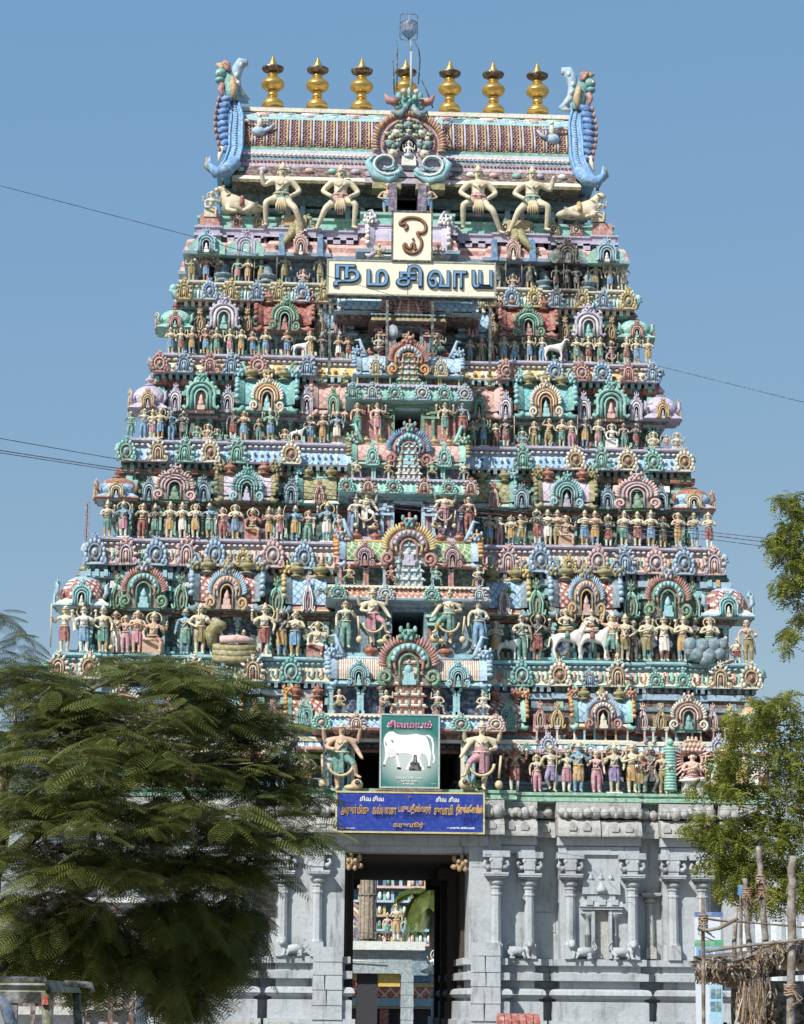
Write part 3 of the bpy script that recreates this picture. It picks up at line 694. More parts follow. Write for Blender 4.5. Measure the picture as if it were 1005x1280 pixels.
for k in range(1, 7):
    r = R_[k]; c = SC[k]; E = E_[k]; h = HW[k]; ze = lambda py, y=E: Z(py, y)
    zt = Z(r['et'], E); zf = Z(r['feet'], E+.3); zs = Z(r['sf'], E+.5); zn = Z(r['nx'], E+.8); E2 = E_[k+1]
    st = bpy.data.objects.new('storey', None); COL.objects.link(st); st.parent = TW; st.empty_display_size = .2
    bs = bays_of(k); out = plan(h, E+.24, bs, .3)
    if k > 1:
        z0 = Z(r['eb'], E); H = zt-z0
        e = MB()
        e.sweep(out, [(-.75, z0+.06), (-.18, z0+.02), (-.02, z0), (.02, z0+.10*H), (-.05, z0+.16*H), (-.07, z0+.2*H)], [2, 2, 2, 0, 0])
        e.build('eave_lip', [pm(c['eave'][1]), pm(c['eave'][1]), pm(c['eave'][0])], st)
        e = MB(); e.sweep(out, [(-.07, z0+.2*H), (-.09, z0+.45*H), (-.17, z0+.72*H), (-.30, z0+.90*H)], [0, 0, 0]); e.build('eave', PANELPAT[k], st)
        e = MB(); e.sweep(out, [(-.30, z0+.90*H), (-.30, zf-.16), (-.10, zf-.15), (-.06, zf-.10), (-.06, zf-.03), (-.14, zf)], [0, 0, 0, 0, 0]); e.build('ledge_slab', pm(c['eave'][0] if k != 6 else 'cream'), st)
        bead_row(out, -.2, zf-.24, .07, .21, pm('white' if k in (3, 4) else 'cream' if k != 2 else 'sky'), st, 6)
        # dentils under the eave
        d = MB(); x = -h+.3
        while x < h-.2:
            d.box(x, x+.13, E+.22, E+.7, z0-.17, z0+.02); x += .27
        o = d.build('dentil_row', pm(c['eave'][2] if k > 4 else 'slate'), st); o['kind'] = 'stuff'
        lst, sw, pair = KU[k]
        for px, cc in lst:
            for q in (-1, 1):
                x = XS(px, k); c2 = cc
                if q < 0 and sw and cc in pair: c2 = pair[1-pair.index(cc)]
                inb = any(a-.1 <= x <= b+.1 for a, b, _ in bs); yy = E-.02 if inb else E+.22
                small = cc not in pair or (k == 2 and cc == 'sky')
                s = KW[k]*(.7 if small else 1)
                hh = (zf-z0)*(1.06 if not small else .7)
                if inb or not small: arch('kudu', q*x, yy, z0+.01, s, hh, (c2, {'cream': 'ochre', 'pink': 'lav', 'sky': 'blue', 'mint': 'teal', 'teal': 'aqua', 'rose': 'pink', 'yellow': 'olive'}.get(c2, 'white'), {'cream': 'terra', 'pink': 'pink', 'sky': 'sky'}.get(c2, c2), c2), TW)
        for q in (-1, 1):      # side ornaments and leaf finials breaking the outline
            arch('kudu', q*(h+.02), E+1.6, z0, KW[k], (zf-z0)*1.05, (pair[0], pair[1], pair[0], pair[0]), TW, rz=q*math.pi/2)
            lf = MB(); lf.tube([(q*(h-.25), E+.3, z0+.25*H), (q*(h+.05), E+.15, z0+.35*H), (q*(h+.12), E+.1, z0+.70*H), (q*(h+.26), E+.1, z0+.72*H), (q*(h+.24), E+.1, z0+.90*H)], [.1, .17, .13, .08, .02], 6)
            lf.ball((q*(h+.12), E+.1, z0+.85*H), (.16, .14, .18)); lf.build('corner_leaf', pm(('teal', 'sky', 'mint', 'slate', 'aqua')[k-2]), st)
    # wall with shadowed recesses behind the figures
    bw = [(a+.06, b-.06 if b < h-.01 else b-.9, p) for a, b, p in bays_of(k, 1.0)]
    hw_ = h-.9
    xop = {1: X(580, 950, 0), 2: X(536, 790, .3), 3: X(531, 650, 1.2), 4: X(529, 520, 1.9), 5: X(530, 420, 2.5), 6: .01}[k]
    wo = plan(hw_, E+1.25, ([(0, xop+.02, -2.6)] if k < 6 else [])+bw, .2)
    W = MB(); zb = zt if k > 1 else zg1
    seq = [(.32, zb), (.32, zb+.18), (.2, zb+.22), (.2, zb+.34), (.30, zb+.38), (.30, zb+.46), (.05, zb+.5), (0, zb+.55)]
    W.sweep(wo, seq+[(0, zs-.24)], [1, 1, 1, 1, 1, 1, 1, 0]); 
    W.build('storey_wall', [pm(c['wall']), pm('slate' if k in (3, 4) else c['pil'][0])], st)
    MB().sweep(wo, [(0, zs-.24), (.16, zs-.22), (.16, zs-.12), (.26, zs-.1), (.34, zs+.06), (0, zs+.12)], [0, 0, 1, 1, 1]).build('beam', [pm(c['beam']), pm(c['wall'])], st)
    # recessed neck above the shrines, painted in bands
    N = MB(); hh = zn-zs
    no = plan(hw_-.1, E+1.32, bw, .1)
    N.sweep(no, [(0, zs+.1), (0, zs+.45*hh), (.08, zs+.46*hh), (.08, zs+.56*hh), (0, zs+.57*hh), (0, zs+.72*hh), (.12, zs+.73*hh), (.14, zs+.86*hh), (0, zs+.88*hh), (0, zn+.08)], [0, 1, 1, 1, 0, 2, 2, 2, 0])
    N.build('storey_wall', [pm(c['wall'] if k != 3 else 'dgreen'), pm(c['pil'][0]), pm(c['frieze'])], st)
    x = -hw_+.3
    while x < hw_-.4:     # stub blocks in the neck
        if abs(x) > 2.6: MB().box(x, x+.28, E+.98, E+1.4, zs+.5*hh, zs+.66*hh, 0, .02).build('neck_block', pm(c['pil'][0] if random.random() < .6 else c['pil'][1]), TW)
        x += random.uniform(.75, 1.1)
    # inner mass so that nothing is hollow, left open behind the doorway
    zt2 = zn+.1
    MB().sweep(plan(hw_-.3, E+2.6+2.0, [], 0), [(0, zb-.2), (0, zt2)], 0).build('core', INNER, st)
    # pilasters and painted panels on the wall
    zp0, zp1 = zb+.56, zs-.26; ph = zp1-zp0
    for a, b, p in bw:
        n = 4 if (b-a) > 1.9 else 3
        for q in (-1, 1):
            for i in range(n):
                t = a+.14+(b-a-.28)*i/(n-1)
                pil(q*t, E+1.25-p-.06, zp0-.06, ph+.1, c['pil'][0], c['pil'][1], TW, .9)
            for i in range(n-1):
                t0 = a+.14+(b-a-.28)*i/(n-1)+.14; t1 = a+.14+(b-a-.28)*(i+1)/(n-1)-.14
                if t1-t0 > .15: MB().box(*sorted((q*t0, q*t1)), E+1.25-p-.03, E+1.3-p, zp0+.02, zp1-.14).build('wall_panel', pm(c['panel']), TW)

# ------------- shrines along each storey: kind, px centre, px width, colours
LAT = {'roof_pink_blue': lattice('lattice_pink_blue', '#B05A48', '#D9C0A8', .22), 'mint': lattice('lattice_mint', '#4FA08C', '#8ED0BC', .26),
  'teal': lattice('lattice_teal', '#3F9AA0', '#6CB9BE', .3), 'mauve': lattice('lattice_mauve', '#8C7C94', '#CDBBCB', .34, .12), 'red': lattice('lattice_red', '#7C2A20', '#B3503F', .3), 'lav': lattice('lattice_lavender', '#7C6C86', '#CDBFD6', .3, .14),
  'blue': lattice('lattice_blue', '#5C7FA8', '#A8C8E2', .3, .14), 'ochre': lattice('lattice_ochre', '#B09A50', '#D2BC74', .24), 'olive': lattice('lattice_olive', '#77703A', '#A39A5A', .3), 'pink': lattice('lattice_pink', '#B87C70', '#D8A89C', .3),
  'sky': lattice('lattice_sky', '#4F7FA8', '#9CC8E4', .3, .18), 'rose': lattice('lattice_rose', '#96342A', '#E0CFC0', .28, .45), 'green': lattice('lattice_green', '#C9C890', '#4F8A58', .26, .2), 'cream': lattice('lattice_cream', '#A0584A', '#E2D3AE', .3, .4)}
SH = {
 1: dict(sala=(755, 84, 'sky', 'mint', 'orange', 'sky', 'rose', 'cream', 'olive', 3), inner=(634, 44, 'rose', 'mint', 'orange', 'mint', 'teal', 'white'),
     big=[(862.5, 46, 'cream', 'rose', 'teal', 'cream')], small=[(640, 'mint', 'teal', 14), (677, 'pink', 'rose', 19), (698.5, 'ochre', 'yellow', 20), (806, 'pink', 'lav', 18), (829, 'ochre', 'olive', 20), (895, 'pink', 'lav', 18), (917, 'yellow', 'ochre', 20)], kuta=(945, 36, 'mint', 'ochre', 'sky', 'rose', 'cream', 'olive')),
 2: dict(sala=(733, 92, 'rose', 'slate', 'sky', 'sky', 'ochre', 'pink', 'olive', 3), inner=(632, 50, 'sky', 'slate', 'yellow', 'lav', 'white', 'rose'),
     big=[(835, 56, 'rose', 'green', 'aqua', 'lav')], small=[(672, 'green', 'mint', 24), (790, 'green', 'mint', 24), (869, 'green', 'mint', 22)], kuta=(911, 62, 'rose', 'sky', 'aqua', 'teal', 'cream', 'olive')),
 3: dict(sala=(708, 80, 'mauve', 'olive', 'olive', 'aqua', 'teal', 'lav', 'terra', 2), inner=(618, 48, 'olive', 'teal', 'aqua', 'rose', 'pink', 'cream'),
     big=[(797, 50, 'pink', 'mauve', 'green', 'pink')], small=[(653, 'slate', 'sky', 22), (761, 'slate', 'sky', 22), (829, 'slate', 'sky', 21)], kuta=(868, 50, 'sky', 'terra', 'ochre', 'cream', 'sky', 'terra')),
 4: dict(sala=(683, 76, 'teal', 'teal', 'aqua', 'cream', 'orange', 'aqua', 'olive', 3), inner=(600, 46, 'pink', 'pink', 'pink', 'green', 'mint', 'pink'),
     big=[(764, 47, 'mint', 'teal', 'pink', 'teal')], small=[(633, 'lav', 'white', 20), (732, 'lav', 'white', 20), (797, 'lav', 'white', 19)], kuta=(829, 43, 'lav', 'lav', 'ochre', 'yellow', 'lav', 'lav')),
 5: dict(sala=(661, 74, 'red', 'red', 'terra', 'green', 'mint', 'rose', 'terra', 2), inner=(592, 40, 'sky', 'sky', 'sky', 'rose', 'pink', 'sky'),
     big=[(736, 43, 'lav', 'white', 'mint', 'lav')], small=[(617, 'ochre', 'brown', 17), (707, 'ochre', 'brown', 17), (766, 'ochre', 'brown', 17)], kuta=(796, 42, 'mint', 'mint', 'rose', 'pink', 'mint', 'terra'))}
LATK = {'slate': 'sky'}
for k, s in SH.items():
    r = R_[k]; E = E_[k]; yf = E+.38
    zs = Z(r['sf'], yf); znt = Z(r['nt'], yf); zrt = Z(r['rt'], yf+.9)
    pw = X(701, r['sf'], yf)-X(700, r['sf'], yf)
    for q in (-1, 1):
        px, wd, rf, pl, lb_, na, nc, ev, fin, nf = s['sala']
        x = XS(px, k); sh = (zrt-zs)/.9
        barrel_shrine(TW, q*x, yf, zs, wd*pw*.86, sh, LAT[rf], pl, lb_, na, nc, ev, fin, nf, d=.8, nw=wd*pw*.50, nh=(znt-zs)*(.97 if k > 1 else 1.0), nstyle='grand' if k < 3 else 'flame', facec={1: 'cream', 2: 'slate', 3: 'teal', 4: 'cream', 5: 'green'}[k], headc={1: 'rose', 2: 'olive', 3: 'olive', 4: 'aqua', 5: 'terra'}[k])
        px, wd, rf, pl, lb_, na, nc, ev = s['inner']
        barrel_shrine(TW, q*XS(px, k), yf+.35, zs, wd*pw, sh*.98, LAT[rf], pl, lb_, na, nc, ev, 'olive' if k > 1 else 'terra', 2, d=.7, nw=18*pw, nh=(znt-zs)*.72, nstyle='scroll' if k in (2, 3) else 'horseshoe', facec=na, sides=(q < 0, q > 0), name='barrel_shrine')
        for px, wd, a, b_, c_, f_ in s['big']:
            x = XS(px, k); MB().box(q*x-wd*pw*.34, q*x+wd*pw*.34, yf+.12, yf+.9, zs-.05, zs+(znt-zs)*.5, 0, .03).build('shrine_body', pm(c_), TW)
            arch('grand' if k in (2,) else ('flame' if k in (3, 1) else 'horseshoe'), q*x, yf, zs, wd*pw*1.02, znt-zs, (a, b_, c_, f_, c_), TW)
            for z_, w__ in ((.02, .36), (.12, .30)): MB().box(q*x-wd*pw*w__, q*x+wd*pw*w__, yf-.02, yf+.2, zs-.02+z_*(znt-zs)-.1, zs+z_*(znt-zs)-.03, 0, .01).build('moulding', pm(c_), TW)
        for px, a, b_, wd in s['small']:
            inb = False; arch('scroll' if k in (1, 2, 5) else 'horseshoe', q*XS(px, k), yf+.28, zs+.0, wd*pw*1.05, (znt-zs)*.70, (a, b_, a, a), TW)
            MB().box(q*XS(px, k)-.24, q*XS(px, k)+.24, yf+.4, yf+1.0, zs-.1, zs+(znt-zs)*.4, 0, .02).build('shrine_body', pm(a), TW)
        px, wd, rf, cp, na, nc, ev, fin = s['kuta']
        xk = min(XS(px, k), HW[k]-wd*pw*.44)
        dome_shrine(TW, q*xk, yf-.05, zs, wd*pw*.98, (Z(r['nt']+3, yf)-zs)/1.0, LAT[rf], cp, na, nc, ev, fin, q, k != 2)
# colonnettes and the small cornice of the lowest storey
k = 1; E = .15
z1, z2 = Z(943, E+.2), Z(930, E+.2); z3 = Z(924, E+.3)
o1 = plan(13.2, E+.52, [(BX(700)*.99, BX(800), .25), (BX(835), 13.2, .2)], .3)
MB().sweep(o1, [(-1.0, z1+.1), (.05, z1), (.1, z1+.08), (.02, z1+.2), (-.12, z2), (-.05, z2+.02), (-.05, z3-.05), (-.15, z3)], [2, 0, 0, 1, 3, 3, 3]).build('small_cornice', [pm('rose'), striped('cornice_blue_white', ['#8DBDDD', '#C9D8E0', '#4F7FA8'], .3), pm('brown'), pm('cream')], TW)
MB().sweep(plan(12.6, E+1.1, [], 0), [(0, z3-.4), (0, Z(908, E+1.1))], 0).build('storey_wall', pm('slate'), TW)
bl = [674, 686, 700, 722, 735, 748, 762, 775, 790, 812, 823, 840, 852, 873, 884, 900, 915, 930, 942, 952]
for i, px in enumerate(bl):
    for q in (-1, 1): pil(q*BX(px), E+.50, z3-.03, Z(909, E+.4)-z3+.1, ('pink', 'cream', 'aqua', 'ochre')[i//2 % 4], 'sky', TW, 1.3)
for px, cc in ((660, 'mint'), (688, 'lav'), (716, 'aqua'), (742, 'aqua'), (768, 'aqua'), (792, 'aqua'), (857, 'aqua'), (880, 'aqua'), (905, 'lav'), (938, 'aqua')):
    for q in (-1, 1): arch('kudu', q*BX(px), E+.30, z1+.02, .42 if cc != 'lav' else .62, (z3-z1)*(.75 if cc != 'lav' else 1.5), (cc, 'sky', cc, cc), TW)

# ---------------------------------------------------------------- the middle bay: doorways, cornices and great wagon roofs
CE = {k: E_[k]-.95 for k in range(1, 7)}
INSIDE_SHADE = mat('interior_shade', '#15120F', rough=.95, grime=.3, fleck=0)  # near-black colour imitates the deep shade inside the doorways
CB = {1: dict(fl=990, do=926, cb=914, ct=893, bz=856, rt=815, nt=781, cw=(395, 632), rw=(412, 620), dw=(447, 580)),
      2: dict(fl=809, do=762, cb=751, ct=732, bz=706, rt=668, nt=642, cw=(414, 619), rw=(425, 609), dw=(495, 535)),
      3: dict(fl=668, do=627, cb=618, ct=598, bz=580, rt=546, nt=524, cw=(428, 601), rw=(437, 587), dw=(496, 530)),
      4: dict(fl=546, do=505, cb=501, ct=480, bz=467, rt=437, nt=414, cw=(436, 591), rw=(444, 581), dw=(496, 529)),
      5: dict(fl=437, do=406, cb=403, ct=392, bz=388, rt=369, nt=356, cw=(464, 560), rw=(418, 604), dw=(500, 530))}
CC = {1: dict(w='navy', c=('rose', 'sky', 'cream'), pat=LAT['sky'], col='aqua', pr='cream', roof='cream', pl='sky', lb='sky', n='rose', nc='green', ev='aqua', f='teal', base='navy', nic='terra', kc='pink', fin='terra', nf=2, small='aqua'),
      2: dict(w='slate', c=('sky', 'rose', 'cream'), pat=lattice('lattice_cream_red', '#B5604E', '#DFC79A', .22, .5), col='mint', pr='slate', roof='green', pl='sky', lb='orange', n='yellow', nc='rose', ev='lav', f='teal', base='dgreen', nic='sky', kc='sky', fin='terra', nf=4, small='rose'),
      3: dict(w='plum', c=('aqua', 'mint', 'lav'), pat=striped('mint_stripes', ['#7CC6AE', '#D5E5D8', '#7CC6AE', '#69B49C'], .24), col='sky', pr='sky', roof='pink', pl='mint', lb='olive', n='blue', nc='rose', ev='aqua', f='teal', base='plum', nic='cream', kc='rose', fin='ochre', nf=4, small='mint'),
      4: dict(w='rose', c=('aqua', 'mint', 'lav'), pat=pm('mint'), col='green', pr='green', roof='blue', pl='sky', lb='sky', n='rose', nc='orange', ev='sky', f='rose', base='brown', nic='green', kc='sky', fin='terra', nf=4, small='yellow'),
      5: dict(w='slate', c=('brown', 'olive', 'slate'), pat=pm('olive'), col='rose', pr='slate', roof='sky', pl='sky', lb='sky', n='pink', nc='rose', ev='sky', f='pink', base='brown', nic='rose', kc='olive', fin='terra', nf=0, small='pink')}
for k, p in CB.items():
    c = CC[k]; y = CE[k]; zc = lambda py, yy=y: at(510, py, yy)[1]; xc = lambda px, py=None, yy=y: at(px, py or p['ct'], yy)[0]
    half_w = (xc(p['cw'][1])-xc(p['cw'][0]))/2; rw = (xc(p['rw'][1], p['bz'])-xc(p['rw'][0], p['bz']))/2
    dw = (xc(p['dw'][1], p['do'])-xc(p['dw'][0], p['do']))/2
    zfl, zdo, zcb, zct, zbz, zrt, znt = (zc(p[a]) for a in ('fl', 'do', 'cb', 'ct', 'bz', 'rt', 'nt'))
    bay = bpy.data.objects.new('middle_bay', None); COL.objects.link(bay); bay.parent = TW; bay.empty_display_size = .2
    bw_ = half_w-.35; yw = y+.45
    b = MB()
    for q in (-1, 1):
        b.box(*sorted((q*dw, q*bw_)), yw, E_[k]+4, zfl-.25, zcb+.3)
        b.box(*sorted((q*dw, q*(dw+.14))), yw-.06, yw, zfl-.1, zdo, 1); b.box(*sorted((q*(dw+.16), q*(dw+.26))), yw-.03, yw, zfl-.1, zdo, 2)
    b.box(-dw, dw, yw+.02, E_[k]+4, zdo, zcb+.3, 0); b.box(-dw, dw, yw+.3, E_[k]+4, zfl-.6, zfl+.02, 0)
    b.box(-dw-.05, dw+.05, yw-.08, yw+.015, zdo-.02, zdo+.1, 1)
    b.build('doorway', [pm(c['w']), pm(c['pr']), pm('rose' if k > 1 else 'aqua')], bay)
    MB().box(-bw_+.1, bw_-.1, yw+3.9, yw+4.0, zfl-.3, zcb).build('inner_wall', INSIDE_SHADE, bay)
    for q in (-1, 1):      # stacked capital blocks of the door posts
        x = q*(dw+.45)
        for t, w__ in ((.62, .34), (.74, .26), (.84, .4)): MB().box(x-w__, x+w__, yw-.18, yw, zfl+(zdo-zfl)*t, zfl+(zdo-zfl)*(t+.075), 0, .015).build('capital', pm(c['col']), TW)
        pil(x, yw-.1, zfl, (zdo-zfl)*.98, c['col'], c['pr'], TW)
        pil(q*(bw_-.25), yw-.1, zfl, (zdo-zfl)*.98, c['w'] if c['w'] != 'navy' else 'slate', c['col'], TW)
    # cornice over the doorway
    out = [(-half_w, y), (half_w, y), (half_w, E_[k]+1.5), (-half_w, E_[k]+1.5)]
    H = zct-zcb
    e = MB(); e.sweep(out, [(-.5, zcb-.25), (-.42, zcb-.05), (-.1, zcb), (0, zcb+.02), (.03, zcb+.16*H), (-.03, zcb+.22*H)], [0, 0, 0, 0, 0]); e.build('cornice_lip', [pm(c['c'][0])], bay)
    e = MB(); e.sweep(out, [(-.03, zcb+.22*H), (-.06, zcb+.5*H), (-.17, zcb+.78*H)], 0); e.build('cornice', c['pat'], bay)
    e = MB(); e.sweep(out, [(-.17, zcb+.78*H), (-.17, zcb+.86*H), (-.05, zcb+.88*H), (-.05, zct), (-.2, zct+.03)], [0, 1, 1, 1]); e.build('ledge_slab', [pm(c['c'][1]), pm(c['c'][2])], bay)
    bead_row(out, -.03, zcb+.84*H, .05, .17, pm(c['c'][2]), bay, y+.1)
    ks = (-.9, -.58, -.22, .22, .58, .9) if k > 2 else ((-.86, -.28, .28, .86) if k == 2 else (-.92, -.55, .55, .92))
    if k < 5:
        for i, t in enumerate(ks):
            arch('kudu', t*half_w, y-.02, zcb+.05*H, .62 if k > 1 else .7, H*1.05, ((c['kc'], 'cream') if i % 2 else ('mint', 'teal'))+(c['kc'], c['kc']), TW)
    # base zone under the great roof
    yr = y+.30
    MB().box(-rw+.1, rw-.1, yr+.45, E_[k]+1.6, zct-.02, zbz+.2).build('base_wall', pm(c['base']), bay)
    nic = c['nic']; zb0 = zct+.02
    for q in (-1, 1):
        for t in (.93, .60, .56, .33): 
            pil(q*t*rw, yr+.12, zb0, zbz-zb0+.12, c['small'] if t > .5 else nic, c['ev'], TW, 1.2)
        pil(q*.12*rw, yr+.0, zb0, zbz-zb0+.1, nic, 'cream', TW, 1.2)
    # roof
    dd = E_[k+1]-yr-.1 if k < 5 else .8
    rs = barrel_shrine(TW, 0, yr, zbz, 2*rw*.97, (zrt-zbz)/.92, LAT[c['roof']] if k != 1 else striped('ribbed_cream_roof', ['#DFC9AE', '#A86A5A', '#E2D6C2', '#8C8478'], .16), c['pl'], c['lb'], c['n'], c['nc'], c['ev'], c['fin'], 0, d=min(.85, max(dd, .55)), nw=(.335 if k < 2 else .35)*2*rw*1.05, nh=(znt-zbz)*1.0, nstyle='grand', facec=c['f'], headc=c['pl'], nlow=-.0, ps=1.7)
    for q in (-1, 1):
        if k < 5:
            arch('flame' if k < 3 else 'kudu', q*.60*rw, yr-.06, zbz-.02, .26*rw*(1 if k < 3 else .9), (zrt-zbz)*.85, (c['small'], c['ev'], c['small'], c['small']), TW)
        nf = c['nf']
        for i in range(nf//2):
            pot(q*rw*(.45+.26*i), yr+.75, zrt-.1, (zfl-zdo)*-.36, c['fin'], TW)
    # stepped tower inside the gable arch
    t_ = MB(); hN = (znt-zbz)*.60; wN = .115*2*rw; Ht = zbz-zct+hN; zq = zct+.02; nt_ = 6
    for i in range(nt_):
        u = i/nt_; hs = Ht/nt_; wv = wN*(1-.5*u); yy = yr-.22+.02*i
        t_.box(-wv*.8, wv*.8, yy+.06, yr+.1, zq, zq+hs*.62, 1)
        for c_ in range(5 if i < 3 else 3):
            xx = (c_/((5 if i < 3 else 3)-1)-.5)*1.5*wv; t_.box(xx-.045, xx+.045, yy, yy+.08, zq, zq+hs*.6, 0)
        t_.box(-wv, wv, yy-.04, yr+.1, zq+hs*.62, zq+hs*.76, 0, .01); t_.box(-wv*.9, wv*.9, yy-.01, yr+.1, zq+hs*.78, zq+hs*.94, 1, .015)
        for c_ in (-.6, 0, .6): t_.ball((c_*wv, yy-.03, zq+hs*.86), (.06, .05, .08), 2, 5, 4)
        zq += hs
    t_.lathe([(.12, 0), (.2, .06), (.16, .16), (.05, .22), (.07, .27), (.01, .38)], 0, yr-.05, 10, 2, z0=zq)
    t_.build('stepped_shrine', [pm(nic), pm('cream' if nic != 'cream' else 'lav'), pm(c['f'])], TW)
# ribbed lettered beam over the lowest doorway
def text_mesh(body, size, mat_, extrude=.01, offset=0.0, name='lettering', align='CENTER', bevel=0):
    c = bpy.data.curves.new('lettering', 'FONT'); c.body = body; c.size = size; c.extrude = extrude; c.offset = offset; c.align_x = align; c.align_y = 'CENTER'; c.bevel_depth = bevel; c.resolution_u = 4
    o = bpy.data.objects.new('tmp', c); COL.objects.link(o); dg = bpy.context.evaluated_depsgraph_get(); dg.update()
    me = bpy.data.meshes.new_from_object(o.evaluated_get(dg)); bpy.data.objects.remove(o); me.materials.clear(); me.materials.append(mat_); me.name = name; return me
def letters(body, h, w_, mat_, parent, x, y, z, extrude=.01, offset=0.0, bevel=0, name='lettering', ref=None):
    """text standing in the x-z plane, scaled to a height (of its ink) and width"""
    me = text_mesh(body, 1.0, mat_, extrude, offset, name, bevel=bevel)
    co = np.empty(len(me.vertices)*3); me.vertices.foreach_get('co', co); co = co.reshape(-1, 3)
    mn, mx = co.min(0), co.max(0); sx = w_/(mx[0]-mn[0]); sy = h/(mx[1]-mn[1])
    c2 = np.stack([(co[:, 0]-(mn[0]+mx[0])/2)*sx, -co[:, 2], (co[:, 1]-(mn[1]+mx[1])/2)*sy], 1)
    # overlapping glyph pieces are set a hair's breadth apart in depth
    n_ = len(me.vertices); par = list(range(n_))
    def find(i):
        while par[i] != i: par[i] = par[par[i]]; i = par[i]
        return i
    for e_ in me.edges:
        a_, b_ = find(e_.vertices[0]), find(e_.vertices[1])
        if a_ != b_: par[a_] = b_
    ids = {}
    for i in range(n_): c2[i, 1] -= .0012*ids.setdefault(find(i), len(ids))
    me.vertices.foreach_set('co', c2.ravel()); me.update()
    return ob(name, me, parent, (x, y, z))
p = CB[1]; zz1 = at(510, 920, -.35)[1]
MB().box(-3.0, 3.0, -.42, -.36, zz1-.14, zz1+.14).build('beam', pm('brown'), TW)
for sx in (-1.55, 1.6): letters('சிவ சிவ', .15, .8, pm('white'), TW, sx*1.35, -.43, zz1, .004)
# ---------------------------------------------------------------- figures
def seg_d(p, a, b):
    ab = b-a; t = max(0, min(1, (p-a).dot(ab)/max(ab.length_squared, 1e-9))); return (p-(a+ab*t)).length
def figure(nodes, bones, extra, sub=1, root='pelvis'):
    """one continuous skinned body; bones = [(node, node, material)]; extra(MB) adds ornaments"""
    names = list(nodes); me = bpy.data.meshes.new('b')
    me.from_pydata([nodes[n][:3] for n in names], [(names.index(a), names.index(b)) for a, b, _ in bones], [])
    o = bpy.data.objects.new('b', me); COL.objects.link(o)
    md = o.modifiers.new('s', 'SKIN'); md.use_smooth_shade = True
    sv = me.skin_vertices[0].data
    for i, n in enumerate(names):
        r = nodes[n][3]; sv[i].radius = r if isinstance(r, tuple) else (r, r); sv[i].use_root = (n == root)
    if sub: m2 = o.modifiers.new('u', 'SUBSURF'); m2.levels = sub; m2.render_levels = sub
    dg = bpy.context.evaluated_depsgraph_get(); ev = o.evaluated_get(dg); em = ev.to_mesh()
    vs = [v.co.copy() for v in em.vertices]; fs = [tuple(p.vertices) for p in em.polygons]
    ev.to_mesh_clear(); bpy.data.objects.remove(o); bpy.data.meshes.remove(me)
    B = MB(); seg = [(Vector(nodes[a][:3]), Vector(nodes[b][:3]), m, min((x if not isinstance(x, tuple) else min(x)) for x in (nodes[a][3], nodes[b][3]))) for a, b, m in bones]
    mm = []
    for f in fs:
        c = sum((vs[i] for i in f), Vector())/len(f); best = min(seg, key=lambda s: seg_d(c, s[0], s[1])-s[3]*.5); mm.append(best[2])
    B.add(vs, fs, mm, True)
    if extra: extra(B)
    return B
